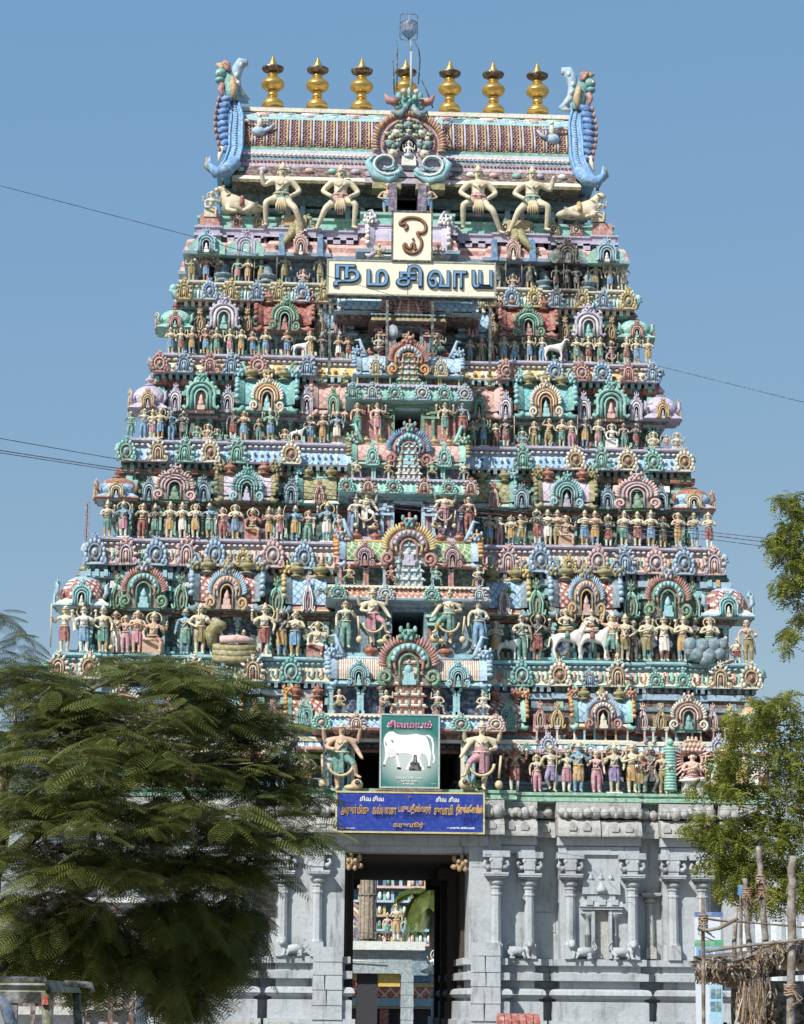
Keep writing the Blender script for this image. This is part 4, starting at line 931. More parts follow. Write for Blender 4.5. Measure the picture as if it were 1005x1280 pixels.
# slots: 0 skin 1 cloth 2 gold 3 legs 4 dark 5 white
def human(arms=None, legs=None, extra=None, chub=1.0, fem=False, crown=1.0, lean=0, sub=1, hips=.5, seat=False, ar=1.0):
    k = chub
    N = {'pelvis': (0, 0, hips, (.078*k, .066*k)), 'waist': (lean*.3, 0, hips+.09, (.062*k if fem else .07*k, .058*k)), 'chest': (lean, .0, hips+.185, (.088*k, .066)), 'upper': (lean, 0, hips+.235, (.07, .05)),
         'neck': (lean, -.002, hips+.285, (.03, .03)), 'jaw': (lean, -.012, hips+.325, (.044, .046)), 'head': (lean, -.008, hips+.365, (.052, .054)), 'brow': (lean, 0, hips+.40, (.048, .048))}
    Bn = [('pelvis', 'waist', 1 if not seat else 1), ('waist', 'chest', 0), ('chest', 'upper', 0), ('upper', 'neck', 0), ('neck', 'jaw', 0), ('jaw', 'head', 0), ('head', 'brow', 0)]
    if crown:
        N['crown1'] = (lean, .005, hips+.425, (.05, .05)); N['crown2'] = (lean, .008, hips+.425+.05*crown, (.034, .034)); N['crown3'] = (lean, .008, hips+.425+.09*crown, (.012, .012))
        Bn += [('brow', 'crown1', 2), ('crown1', 'crown2', 2), ('crown2', 'crown3', 2)]
    arms = arms if arms is not None else [(1, (.155, .02, .60), (.15, -.07, .50)), (-1, (-.155, .02, .60), (-.15, -.07, .50))]
    for i, a in enumerate(arms):
        s = a[0]; sh = 'sh%d' % s
        if sh not in N: N[sh] = (lean+s*.112*(1+.15*(ar-1)), 0, hips+.235, (.036*ar, .036*ar)); Bn.append(('upper', sh, 0))
        e, h = Vector(a[1]), Vector(a[2]); d = (h-e).normalized()
        for nm, p, r in (('e', e, .028*ar), ('w', h, .02*ar), ('h', h+d*.032, (.026*ar, .018*ar)), ('t', h+d*.062, .010*ar)): N[nm+str(i)] = tuple(p)+((r, r) if not isinstance(r, tuple) else r,)
        Bn += [(sh, 'e%d' % i, 0), ('e%d' % i, 'w%d' % i, 0), ('w%d' % i, 'h%d' % i, 0), ('h%d' % i, 't%d' % i, 0)]
    legs = legs if legs is not None else [(1, (.056, -.012, .27), (.05, .0, .055), (.062, -.065, .02)), (-1, (-.056, -.012, .27), (-.05, .0, .055), (-.062, -.065, .02))]
    for s, kn, an, to in legs:
        q = str(s); N['hip'+q] = (s*.05, 0, hips-.035, (.06*k, .06*k)); N['kn'+q] = kn+((.043, .043),); N['an'+q] = an+((.025, .025),); N['to'+q] = to+((.02, .016),)
        if fem and not seat: N['hip'+q] = (s*.045, 0, hips-.06, (.066, .062)); N['kn'+q] = kn+((.052, .05),); N['an'+q] = an+((.04, .036),)
        Bn += [('pelvis', 'hip'+q, 1), ('hip'+q, 'kn'+q, 1 if ar < 1.32 else 0), ('kn'+q, 'an'+q, 3), ('an'+q, 'to'+q, 0)]
    def ex(b):
        hz = hips+.365
        for s in (-1, 1):
            b.ball((lean+s*.02, -.058, hz+.008), (.011, .007, .007), 5, 6, 4); b.ball((lean+s*.02, -.064, hz+.008), (.005, .004, .005), 4, 5, 3)
            b.ball((lean+s*.056, -.005, hz-.01), (.013, .014, .026), 2, 6, 4)
        b.ball((lean, -.063, hz-.008), (.009, .014, .018), 0, 6, 4); b.ball((lean, -.055, hz-.032), (.02, .009, .006), 4 if not fem else 1, 6, 4)
        b.tube([(lean+x, y, z) for x, y, z in [(.07*math.cos(a), -.045-.025*abs(math.sin(a)), hips+.235+.07*math.sin(a)) for a in [rad(200+14*i) for i in range(11)]]], .011, 4, 2)
        if crown:
            b.tube([(lean+.054*math.cos(a), .002+.054*math.sin(a), hips+.405) for a in [rad(i*36) for i in range(11)]], .013, 4, 2); b.tube([(lean+.044*math.cos(a), .006+.044*math.sin(a), hips+.445) for a in [rad(i*45) for i in range(9)]], .008, 4, 5); b.ball((lean, -.052, hips+.43), (.018, .012, .024), 5, 5, 4); b.tube([(lean-.03, -.052, hips+.385), (lean, -.058, hips+.378), (lean+.03, -.052, hips+.385)], .005, 3, 4)
        b.tube([(.082*k*math.cos(a), .07*k*math.sin(a), hips+.045) for a in [rad(i*36) for i in range(11)]], .014, 4, 2)
        if not fem and not seat:
            b.add([(-.022, -.075*k, hips+.04), (.022, -.075*k, hips+.04), (.034, -.07, .25), (-.034, -.07, .25), (-.02, -.055, hips+.04), (.02, -.055, hips+.04), (.03, -.045, .25), (-.03, -.045, .25)], [(0, 1, 2, 3), (4, 7, 6, 5), (0, 3, 7, 4), (1, 5, 6, 2), (3, 2, 6, 7)], 1)
        for i, a in enumerate(arms):      # armlets and bangles
            e, h = Vector(a[1]), Vector(a[2]); sh_ = Vector((lean+a[0]*.112, 0, hips+.235))
            b.ball(sh_.lerp(e, .55), (.038, .038, .02), 2, 6, 4); b.ball(e.lerp(h, .85), (.027, .027, .02), 2, 6, 4)
        for s_, kn, an, to in legs: b.ball(Vector(an)+Vector((0, 0, .01)), (.034, .034, .018), 2, 6, 4)
        b.tube([(lean+.07, -.04, hips+.25), (lean+.02, -.078, hips+.17), (lean-.05, -.07, hips+.06)], .009, 4, 5)
        b.ball((lean, -.082, hips+.185), (.02, .012, .026), 2, 6, 4)
        if fem:
            for s in (-1, 1): b.ball((lean+s*.036, -.055, hips+.195), (.034, .034, .034), 1, 8, 5)
            b.tube([(-.09, -.02, hips+.26), (0, -.075, hips+.17), (.09, -.02, hips+.04), (.12, 0, hips-.12), (.13, 0, .2)], [.012, .014, .018, .02, .012], 5, 1)
        if extra: extra(b)
    return figure(N, Bn, ex, sub)
halo = lambda r=.13, z=.87: (lambda b: b.tube([(r*math.cos(rad(a)), .045, z+r*math.sin(rad(a))) for a in range(-50, 240, 18)], .016, 4, 2))
AJ = [(1, (.165, -.03, .615), (.035, -.115, .66)), (-1, (-.165, -.03, .615), (-.035, -.115, .66))]
BK = [(1, (.20, .02, .66), (.205, -.02, .78)), (-1, (-.20, .02, .66), (-.205, -.02, .78))]
def cat_(*f):
    def g(b):
        for q in f: q(b)
    return g
club = lambda x=.17: (lambda b: (b.tube([(x, -.06, .56), (x+.02, -.06, .2)], .014, 5, 2), b.ball((x+.02, -.06, .11), (.045, .045, .06), 2, 8, 5)))
pedestal = lambda w_=.16: (lambda b: b.box(-w_, w_, -.09, .07, -.03, .0, 5))
POSE = {}
POSE['a'] = ('standing figure with palms pressed together', human(AJ, extra=halo(.09, .87)))
POSE['b'] = ('four-armed standing figure', human([(1, (.165, -.0, .60), (.13, -.10, .64)), (-1, (-.165, 0, .60), (-.15, -.06, .50))]+BK, extra=cat_(halo(), lambda b: (b.ball((.2, -.02, .87), .032, 5), b.ball((-.2, -.02, .87), (.04, .02, .04), 2)))))
POSE['c'] = ('standing figure with one hand on the hip', human([(1, (.19, .02, .62), (.09, -.06, .54)), (-1, (-.16, .0, .60), (-.155, -.07, .49))], extra=club(-.17)))
POSE['f'] = ('standing woman figure in a long sari', human([(1, (.16, .02, .61), (.16, -.04, .48)), (-1, (-.165, -.02, .62), (-.12, -.11, .70))], fem=True, lean=.012, crown=.75, extra=halo(.085, .87)))
POSE['d'] = ('fanged door guardian with one raised leg', human([(1, (.185, .0, .60), (.235, -.05, .50)), (-1, (-.18, 0, .61), (-.11, -.12, .58)), (1, (.20, .03, .70), (.215, -.03, .84)), (-1, (-.20, .03, .70), (-.22, -.03, .84))],
    [(1, (.15, -.10, .40), (.19, -.05, .22), (.25, -.09, .19)), (-1, (-.045, -.01, .25), (-.03, 0, .05), (-.045, -.065, .02))], crown=1.15, chub=1.2, ar=1.3,
    extra=cat_(lambda b: (b.tube([(.15*math.cos(rad(a)), -.08, .38+.17*math.sin(rad(a))) for a in range(180, 361, 20)], .02, 6, 2), b.tube([(-.23, -.06, .5), (-.21, -.06, .18)], .016, 6, 2), b.ball((-.21, -.06, .09), (.05, .05, .065), 2, 8, 5), b.ball((.2, -.06, .09), (.075, .06, .085), 2, 8, 5), b.ball((.2, -.12, .12), (.035, .03, .035), 4, 6, 4), b.ball((.13, -.05, .05), (.09, .05, .045), 2, 8, 5)), lambda b: b.tube([(.10*math.cos(rad(a)), .04, .90+.10*math.sin(rad(a))) for a in range(-60, 241, 20)], .022, 5, 2))))
SL = [(1, (.15, -.07, .06), (.02, -.15, .035), (-.06, -.14, .03)), (-1, (-.15, -.07, .05), (-.02, -.13, .03), (.05, -.16, .03))]
def shift(arms, dz): return [(s, (e[0], e[1], e[2]-dz), (h[0], h[1], h[2]-dz)) for s, e, h in arms]
POSE['s'] = ('figure seated with crossed legs', human(shift([(1, (.16, -.02, .60), (.13, -.12, .62)), (-1, (-.16, -.02, .60), (-.13, -.11, .56))]+BK, .40), SL, hips=.10, seat=True, extra=cat_(halo(.12, .47), lambda b: b.ball((0, -.02, -.0), (.2, .15, .05), 3, 10, 5))))
POSE['q'] = ('seated figure with one leg hanging down', human(shift([(1, (.165, -.02, .60), (.13, -.12, .64)), (-1, (-.165, 0, .6), (-.14, -.1, .5))]+BK, .2), [(1, (.13, -.14, .26), (.11, -.13, .06), (.12, -.2, .03)), (-1, (-.16, -.1, .27), (-.02, -.16, .25), (.05, -.16, .24))], hips=.30, seat=True, extra=cat_(halo(.12, .67), lambda b: b.box(-.17, .17, -.08, .1, 0, .24, 3))))
POSE['k'] = ('plump dwarf figure with hands on the hips', human(shift([(1, (.20, .0, .60), (.12, -.09, .55)), (-1, (-.20, 0, .6), (-.12, -.09, .55))], .12), [(1, (.065, -.02, .22), (.055, 0, .05), (.07, -.07, .02)), (-1, (-.065, -.02, .22), (-.055, 0, .05), (-.07, -.07, .02))], hips=.38, chub=1.35, crown=.8))
POSE['n'] = ('crouching dwarf holding up the cornice', human(shift([(1, (.20, .0, .68), (.19, -.02, .86)), (-1, (-.20, 0, .6), (-.10, -.09, .54))], .14), [(1, (.19, -.09, .27), (.12, .0, .05), (.17, -.07, .02)), (-1, (-.17, -.09, .27), (-.19, .0, .05), (-.24, -.06, .02))], hips=.36, chub=1.2, crown=.7))
POSE['w'] = ('standing archer figure holding a bow', human([(1, (.19, -.04, .66), (.24, -.12, .66)), (-1, (-.17, .0, .66), (-.03, -.10, .68))], extra=lambda b: b.tube([(.24+.07*math.cos(rad(a))-.03, -.15, .62+.34*math.sin(rad(a))) for a in range(-90, 91, 15)], .011, 5, 2)))
POSE['t'] = ('dancing figure with one raised arm and bent knees', human([(1, (.19, .0, .76), (.16, -.03, .90)), (-1, (-.18, -.02, .63), (-.20, -.1, .52))], [(1, (.12, -.07, .28), (.05, .0, .055), (.09, -.065, .02)), (-1, (-.10, -.05, .28), (-.09, .0, .055), (-.14, -.06, .02))], extra=halo(.09, .87)))
def many(b):
    for i in range(26):
        a = rad(-70+320*i/25); 
        b.tube([(.14*math.cos(a), .03, .62+.16*math.sin(a)), (.27*math.cos(a), .0, .60+.29*math.sin(a)), (.33*math.cos(a), -.02, .60+.35*math.sin(a))], [.022, .018, .014], 5, 0)
        b.ball((.355*math.cos(a), -.02, .60+.37*math.sin(a)), .024, 2, 5, 3)
    for r_ in range(3):
        for i in range(5-r_): b.ball(((i-(4-r_)/2)*.062, -.0, .80+.085*r_), (.034, .034, .042), 0, 6, 4); b.ball(((i-(4-r_)/2)*.062, .0, .845+.085*r_), (.024, .024, .03), 2, 6, 4)
POSE['u'] = ('many-armed deity with a fan of hands, seated', human(shift(AJ, .2), [(s, kn, an, to) for s, kn, an, to in [(1, (.17, -.08, .28), (.04, -.16, .25), (-.03, -.17, .25)), (-1, (-.17, -.08, .27), (-.04, -.15, .24), (.03, -.17, .23))]], hips=.31, seat=True, crown=0, extra=cat_(many, lambda b: (b.box(-.14, .14, -.1, .1, 0, .2, 5), b.ball((0, -.04, .24), (.24, .15, .05), 3, 10, 4)))))
POSE['g'] = ('giant muscular guardian in a wide squat', human([(1, (.215, .0, .60), (.13, -.11, .50)), (-1, (-.215, 0, .60), (-.13, -.11, .50))], [(1, (.185, -.10, .40), (.17, .0, .09), (.21, -.09, .05)), (-1, (-.17, -.12, .31), (-.27, -.03, .03), (-.32, -.09, .0))], chub=1.18, crown=1.1, sub=2, ar=1.35,
    extra=lambda b: [b.tube([(x*.45, -.085, .47), (x*.8, -.10, .36), (x*1.0, -.09, .27)], [.016, .024, .004], 5, 2, ) for x in (-.06, -.03, 0, .03, .06)]))
POSE['h'] = ('giant muscular guardian in a wide squat with one arm raised', human([(1, (.215, .0, .60), (.13, -.11, .50)), (-1, (-.22, 0, .66), (-.245, -.05, .80))], [(1, (.17, -.12, .31), (.27, -.03, .03), (.32, -.09, .0)), (-1, (-.185, -.10, .40), (-.17, .0, .09), (-.21, -.09, .05))], chub=1.18, crown=1.1, sub=2, ar=1.35,
    extra=lambda b: [b.tube([(x*.45, -.085, .47), (x*.8, -.10, .36), (x*1.0, -.09, .27)], [.016, .024, .004], 5, 2, ) for x in (-.06, -.03, 0, .03, .06)]))
VAR = {'a': [human(AJ, crown=.6, lean=.008, extra=halo(.1, .86)), human([(1, (.16, -.01, .61), (.05, -.11, .70)), (-1, (-.16, -.01, .60), (-.04, -.115, .67))], crown=1.3, chub=.95, extra=lambda b: b.box(-.1, .1, .03, .05, .55, .98, 4)), human(AJ, chub=1.15, crown=.9, extra=lambda b: [b.tube([(s*.06, .0, .88), (s*.13, .02, .80), (s*.12, .01, .70)], .022, 5, 4) for s in (-1, 1)])],
 'c': [human([(1, (.18, .0, .62), (.21, -.09, .70)), (-1, (-.16, .0, .60), (-.17, -.06, .47))], lean=-.012, crown=.7, extra=lambda b: b.tube([(.22, -.12, 1.0), (.22, -.1, .1)], .012, 5, 2)), human([(1, (.17, .0, .6), (.1, -.11, .62)), (-1, (-.18, .02, .61), (-.09, -.07, .54))], chub=1.15, extra=cat_(halo(.09, .87), lambda b: b.ball((.1, -.14, .66), (.04, .04, .04), 5)))],
 'b': [human([(1, (.17, -.0, .60), (.16, -.09, .50)), (-1, (-.165, 0, .60), (-.13, -.10, .64))]+BK, crown=1.2, extra=cat_(halo(.15, .84), lambda b: (b.ball((.2, -.02, .88), (.02, .02, .05), 2), b.ball((-.2, -.02, .87), .03, 5), b.box(-.14, .14, -.08, .08, -.02, .03, 5))))],
 'f': [human([(1, (.165, .0, .60), (.10, -.10, .58)), (-1, (-.17, .01, .62), (-.175, -.03, .48))], fem=True, lean=-.015, crown=.5, extra=lambda b: (b.ball((0, .05, .84), (.05, .05, .07), 4), b.ball((.12, -.12, .62), (.03, .03, .03), 5)))],
 't': [human([(1, (.19, .0, .60), (.22, -.08, .55)), (-1, (-.18, -.0, .74), (-.12, -.03, .86))], [(1, (.10, -.06, .27), (.02, .0, .10), (.05, -.065, .07)), (-1, (-.08, -.03, .26), (-.06, .0, .055), (-.09, -.06, .02))], lean=.02, crown=.6)]}
# animals, 1 unit long-ish, facing +x, slots: 0 hide 1 cloth 2 gold 4 dark
def beast(kind):
    if kind == 'lying':
        N = {'pelvis': (-.3, 0, .22, (.17, .2)), 'mid': (0, 0, .24, (.17, .19)), 'chest': (.26, 0, .27, (.16, .19)), 'hump': (.22, 0, .42, (.09, .1)), 'neck': (.40, -.03, .48, (.10, .12)), 'poll': (.47, -.06, .64, (.08, .09)), 'muz': (.62, -.09, .56, (.05, .055)),
             'kn1': (.34, -.2, .10, .06), 'ft1': (.12, -.27, .04, .04), 'kn2': (-.18, -.24, .14, .09), 'ft2': (.02, -.3, .04, .04), 'kn3': (.42, .1, .08, .06), 'tail': (-.5, 0, .16, .03)}
        Bn = [('pelvis', 'mid', 0), ('mid', 'chest', 0), ('chest', 'hump', 0), ('chest', 'neck', 0), ('neck', 'poll', 0), ('poll', 'muz', 0), ('chest', 'kn1', 0), ('kn1', 'ft1', 0), ('pelvis', 'kn2', 0), ('kn2', 'ft2', 0), ('chest', 'kn3', 0), ('pelvis', 'tail', 0)]
        def ex(b):
            for s in (-1, 1):
                b.tube([(.45, -.06+s*.06, .70), (.44, -.06+s*.1, .80), (.48, -.06+s*.07, .86)], [.025, .018, .006], 5, 4); b.ball((.42, -.06+s*.12, .64), (.03, .06, .02), 0, 6, 4)
            b.tube([(.0+.03, .19*math.sin(rad(a)), .24+.20*math.cos(rad(a))) for a in range(-100, 101, 20)], .05, 6, 1); b.tube([(.33+.12*math.cos(rad(a))*.5, -.03+.13*math.sin(rad(a)), .46-.05*math.cos(rad(a))) for a in range(0, 361, 30)], .022, 5, 2)
            b.ball((.56, -.15, .62), .015, 4, 5, 3)
    else:
        hz = {'bull': .0, 'horse': .06, 'goat': .02}[kind]
        N = {'pelvis': (-.26, 0, .58, (.13, .12)), 'mid': (0, 0, .56, (.13, .12)), 'chest': (.24, 0, .58, (.13, .12)), 'neck': (.36, -.02, .72+hz, (.075, .06)), 'poll': (.44, -.03, .88+hz, (.055, .05)), 'muz': (.58, -.05, .80+hz, (.035, .03)), 'tail': (-.38, 0, .55, .025), 'tail2': (-.42, 0, .3, .02)}
        Bn = [('pelvis', 'mid', 0), ('mid', 'chest', 0), ('chest', 'neck', 0), ('neck', 'poll', 0), ('poll', 'muz', 0), ('pelvis', 'tail', 0), ('tail', 'tail2', 0)]
        if kind == 'bull': N['hump'] = (.2, 0, .74, (.05, .05)); Bn.append(('chest', 'hump', 0))
        for i, (x, y) in enumerate(((.25, -.08), (.27, .08), (-.26, -.08), (-.28, .08))):
            fx = (.05 if kind == 'horse' and i % 2 else 0)
            a, c, d = 'u%d' % i, 'k%d' % i, 'f%d' % i
            N[a] = (x, y, .42, .06); N[c] = (x+(.03 if i < 2 else -.05)+fx, y, .24, .034); N[d] = (x+(.01)+fx*.5, y, .03, .03)
            Bn += [('chest' if i < 2 else 'pelvis', a, 0), (a, c, 0), (c, d, 0)]
        def ex(b):
            for s in (-1, 1):
                if kind != 'horse': b.tube([(.43, -.03+s*.03, .92+hz), (.42, -.03+s*.06, 1.0+hz), (.45, -.03+s*.05, 1.05+hz)], [.015, .012, .004], 5, 4)
                b.ball((.40, -.03+s*.05, .93+hz), (.02, .015, .035), 0, 6, 4)
            b.ball((.5, -.08, .87+hz), .012, 4, 5, 3)
            if kind != 'goat': b.tube([(-.02, .14*math.sin(rad(a)), .56+.15*math.cos(rad(a))) for a in range(-110, 111, 20)], .05, 6, 1)
            if kind == 'horse': b.tube([(.26, 0, .74), (.34, .02, .88), (.42, 0, .98)], [.02, .03, .02], 5, 2)
    return figure(N, Bn, ex, 1)
BEAST = {k: beast(k) for k in ('lying', 'bull', 'horse', 'goat')}
DM = [skm('t'), clm('b'), mat('gilded_ornament_paint', '#CDB684', grime=.45), clm('y'), mat('dark_paint', '#2C2826', grime=.2), skm('w')]
FMESH = {k: v[1].mesh('figure', DM) for k, v in POSE.items()}
FVAR = {k: [FMESH[k]]+[v.mesh('figure', DM) for v in VAR.get(k, [])] for k in FMESH}
BMESH = {k: v.mesh('beast', DM) for k, v in BEAST.items()}
COUNT = {}
ROWS = {1: 'lowest row of figures', 2: 'second row of figures from the bottom', 3: 'third row of figures from the bottom', 4: 'fourth row of figures from the bottom', 5: 'fifth row of figures from the bottom', 6: 'sixth row of figures from the bottom'}
FIG = []   # collected first so that their place in the row can be told
random.seed(21)
def put(pose, x, y, z, h, sk, cl, row, mir=1, lg=None, rz=0, beast_=None, gold=None, name='statue'):
    FIG.append(dict(pose=pose, x=x, y=y, z=z, h=h, sk=sk, cl=cl, row=row, mir=mir, lg=lg, rz=rz, beast=beast_, gold=gold, name=name))
def row(k, spec, side):
    r = R_[k]; E = E_[k]
    for t in spec.split():
        a = t.split(':'); px = float(a[0]); pose, sk, cl = a[1][0], a[1][1], a[1][2]; sc = float(a[2]) if len(a) > 2 else 1
        pyf = r['feet']; y = E+.30
        # the height of the row is measured on the right; on the left the same level shows a little higher
        z = Z(pyf, y); x = X(px, pyf-(0 if px > 500 else 6), y); H = (Z(r['feet']-{1: 62, 2: 61, 3: 46, 4: 39, 5: 34, 6: 33}[k], y)-z)
        inb = any(a_-.1 <= abs(x) <= b_+.1 for a_, b_, _ in bays_of(k)); 
        if k > 1: y += 0 if inb else .2
        else: y = .2; z = zg1
        if pose in 'BH':
            put(None, x, y, z, H*sc*.95, sk, cl, k, mir=1 if sc > 0 else -1, beast_={'B': 'bull', 'H': 'horse'}[pose])
            if pose == 'H': put('s', x-.05, y-.02, z+H*.62, H*.78, 'c', cl, k)
            continue
        if pose in 'L': put(None, x, y, z, H*abs(sc), sk, cl, k, beast_='goat'); continue
        put(pose, x, y, z, H*sc, sk, cl, k, mir=random.choice((1, -1)) if pose in 'cfwtd' else 1, lg=a[3] if len(a) > 3 else None, rz=random.uniform(-.15, .15))
row(1, '642:brr 671:fop:.8 688:tov:1 707:cop:.92 721.5:bby:1.05 744.5:fpp:.9 767:bov:1.02 789:acy:1.05 801:cro:.85 812:tdd:1 828:fto:.92 864:upp:1.15 893:cgw:.85 903:cro 918:cgr:.95 929.5:bcy 941:fbw:.95 953:fcr:.9', 1)
row(1, '382:kcy:.95 366:fcr:.9 350:bby 332:acy 314:frp 296:cty 278:bgr 258:acb 238:ftp 216:bcy 196:acr 176:cty 156:fpg 136:bby 112:acr 90:ctg 72:acy', -1)
row(2, '620:acy:.85 634:Bww:.6 653:fcg:1.0 672:bdr 709:Hwg:.92 741:Hwr:.92 765:ttg:1.03 781:cco:1 793:fdd:.9 809:aco 831:bcw 853:acy 870:wdo 887:acg 907:sww:.8 922:kcr:.62 936:fto:.95', 1)
row(2, '80:ccr 104.6:bwb 128.5:ccg 143:frw:.92 156:ftp:.82 170:atp:.92 190.6:qtr:1.1 215:Bww:-.9 230:cbg 249:cct:1.08 267:fcb:.8 290:sbw:.7 305:ktg:.62 329:bcr:1.08 352:bdy 368:acb 395:qcw:.95', -1)
row(3, '612:atb:.85 625:fcp:.8 639:acy:.85 653:tto:.9 672:adr 685:acw 697:ato 708:qtp:1.05 730.5:acb 744:aty 761.6:adr:.92 780:acg:1.0 797:acr:1.0 814:acb:1.0 829.6:add:.92 848:aty 868.5:aob 887:acr', 1)
row(3, '133.7:acg 153.7:bbp 175.5:fcr 193.6:adg:.92 211:acy 228:acw 244:acy 262:wbg 278:fpr:.9 294:acb 316:qro:1.1 336:aty:.9 349:atp:.9 368:wby 384:fpg:.9 408:bbw:1.1 424:fcp:.8', -1)
row(4, '592:acg:.85 605:bgb:.95 620:fcr:.8 633:cdr 653:sbb:.85 668:fto:.85 685:tto:.95 702:acg:.95 714:fcp:.9 731:cdy 747:acp:.92 765:qwb:1.0 780:frg:.85 796:adr:.9 817:scy:.95 833:ktp:.55 846:scr:.95', 1)
row(4, '162:fgg:.9 178:fcb 190:bcp:.95 200:bcb 213:fbb 228:add:.95 246:sgb:.75 259.4:stp:.9 271:sgw:.7 291:cdr:1.05 304:atb 323:frg:.75 338:bgb:1.05 356:sto:.7 371:Bww:.55 388:cdb:.95 403:aty:.95 421:bbw:1.05', -1)
row(5, '588:acb:.85 602:ato:.9 616:fcr:.8 630:aob:.95 642:fcb:.8 662:bcb 677:fcb:.95 692:Lww:.95 707:fdv:.9 721:acg 736:bcr 750:acg 765:ddp:.9 783:acr 796:bcb 810:acy', 1)
row(5, '213:acb 226:bcr 239:aty 257:brb 271:acg 287:bcp 301:acy 316:atb:.9 332:acb 359:crb:1.0 375:Lww:.7 388:acy 403:add:.95 423:atw:.9 436:atr:.9', -1)
row(6, '622:cod:1.15 641:stw:.95 662:cod:1.15 695:cgr:.95 709:add:1.0 721:cgr:.95 745:coc:1.15 762:bcb 780:cod:1.1', 1)
row(6, '239:coc:1.15 257:brb:1.05 272:cod:1.15 296:cgp:.95 309:aty:.95 325:cgy:.95 355:coc:1.15 379:spw:.95 400:coc:1.15 418:cod:.9', -1)
# middle bay figures
def mid(k, spec):
    p = CB[k]; y = CE[k]+.12
    for t in spec.split():
        a = t.split(':'); px, pyf, h = float(a[0]), float(a[1]), float(a[2]); pose, sk, cl = a[3]
        x, z = at(px, pyf, y); H = at(px, pyf-h, y)[1]-z
        put(pose, x, y+(.1 if pose == 'n' else 0), z, H, sk, cl, 'm%d' % k, mir=-1 if a[-1] == '-' else 1)
mid(1, '425:989:90:dtg 601:989:90:dcp:-'); mid(2, '432:811:64:fcg:- 467:806:72:dcp 560:806:72:dcg:- 598:811:64:fcb')
mid(3, '443:665:46:fcb:- 457:662:50:dcw 555:662:50:dcp:- 586:665:46:ftr'); mid(4, '447:545:44:ftg:- 472:545:44:bpp 556:545:44:bog 578:545:44:fbr')
mid(5, '474:437:34:sow 549:437:34:soc')
def gan(k, spec):
    y = CE[k]+.1
    for t in spec.split():
        a = t.split(':'); px = float(a[0]); zt_ = at(510, CB[k]['ct'], CE[k])[1]+.03; z0 = at(px, CB[k]['ct'], y)[1]
        H = at(px, CB[k]['ct']-float(a[1]), y)[1]-z0; put('n', at(px, CB[k]['ct'], y)[0], y, zt_, H, a[2][0], a[2][1], 'g%d' % k, mir=-1 if a[-1] == '-' else 1)
gan(1, '424:36:to:- 483:36:cd 547:36:cd:- 604:36:cw'); gan(2, '436:30:to:- 489:30:rr 545:30:gg:- 598:30:cd'); gan(3, '445:26:co:- 486:26:to 540:26:gc:- 580:26:cd')
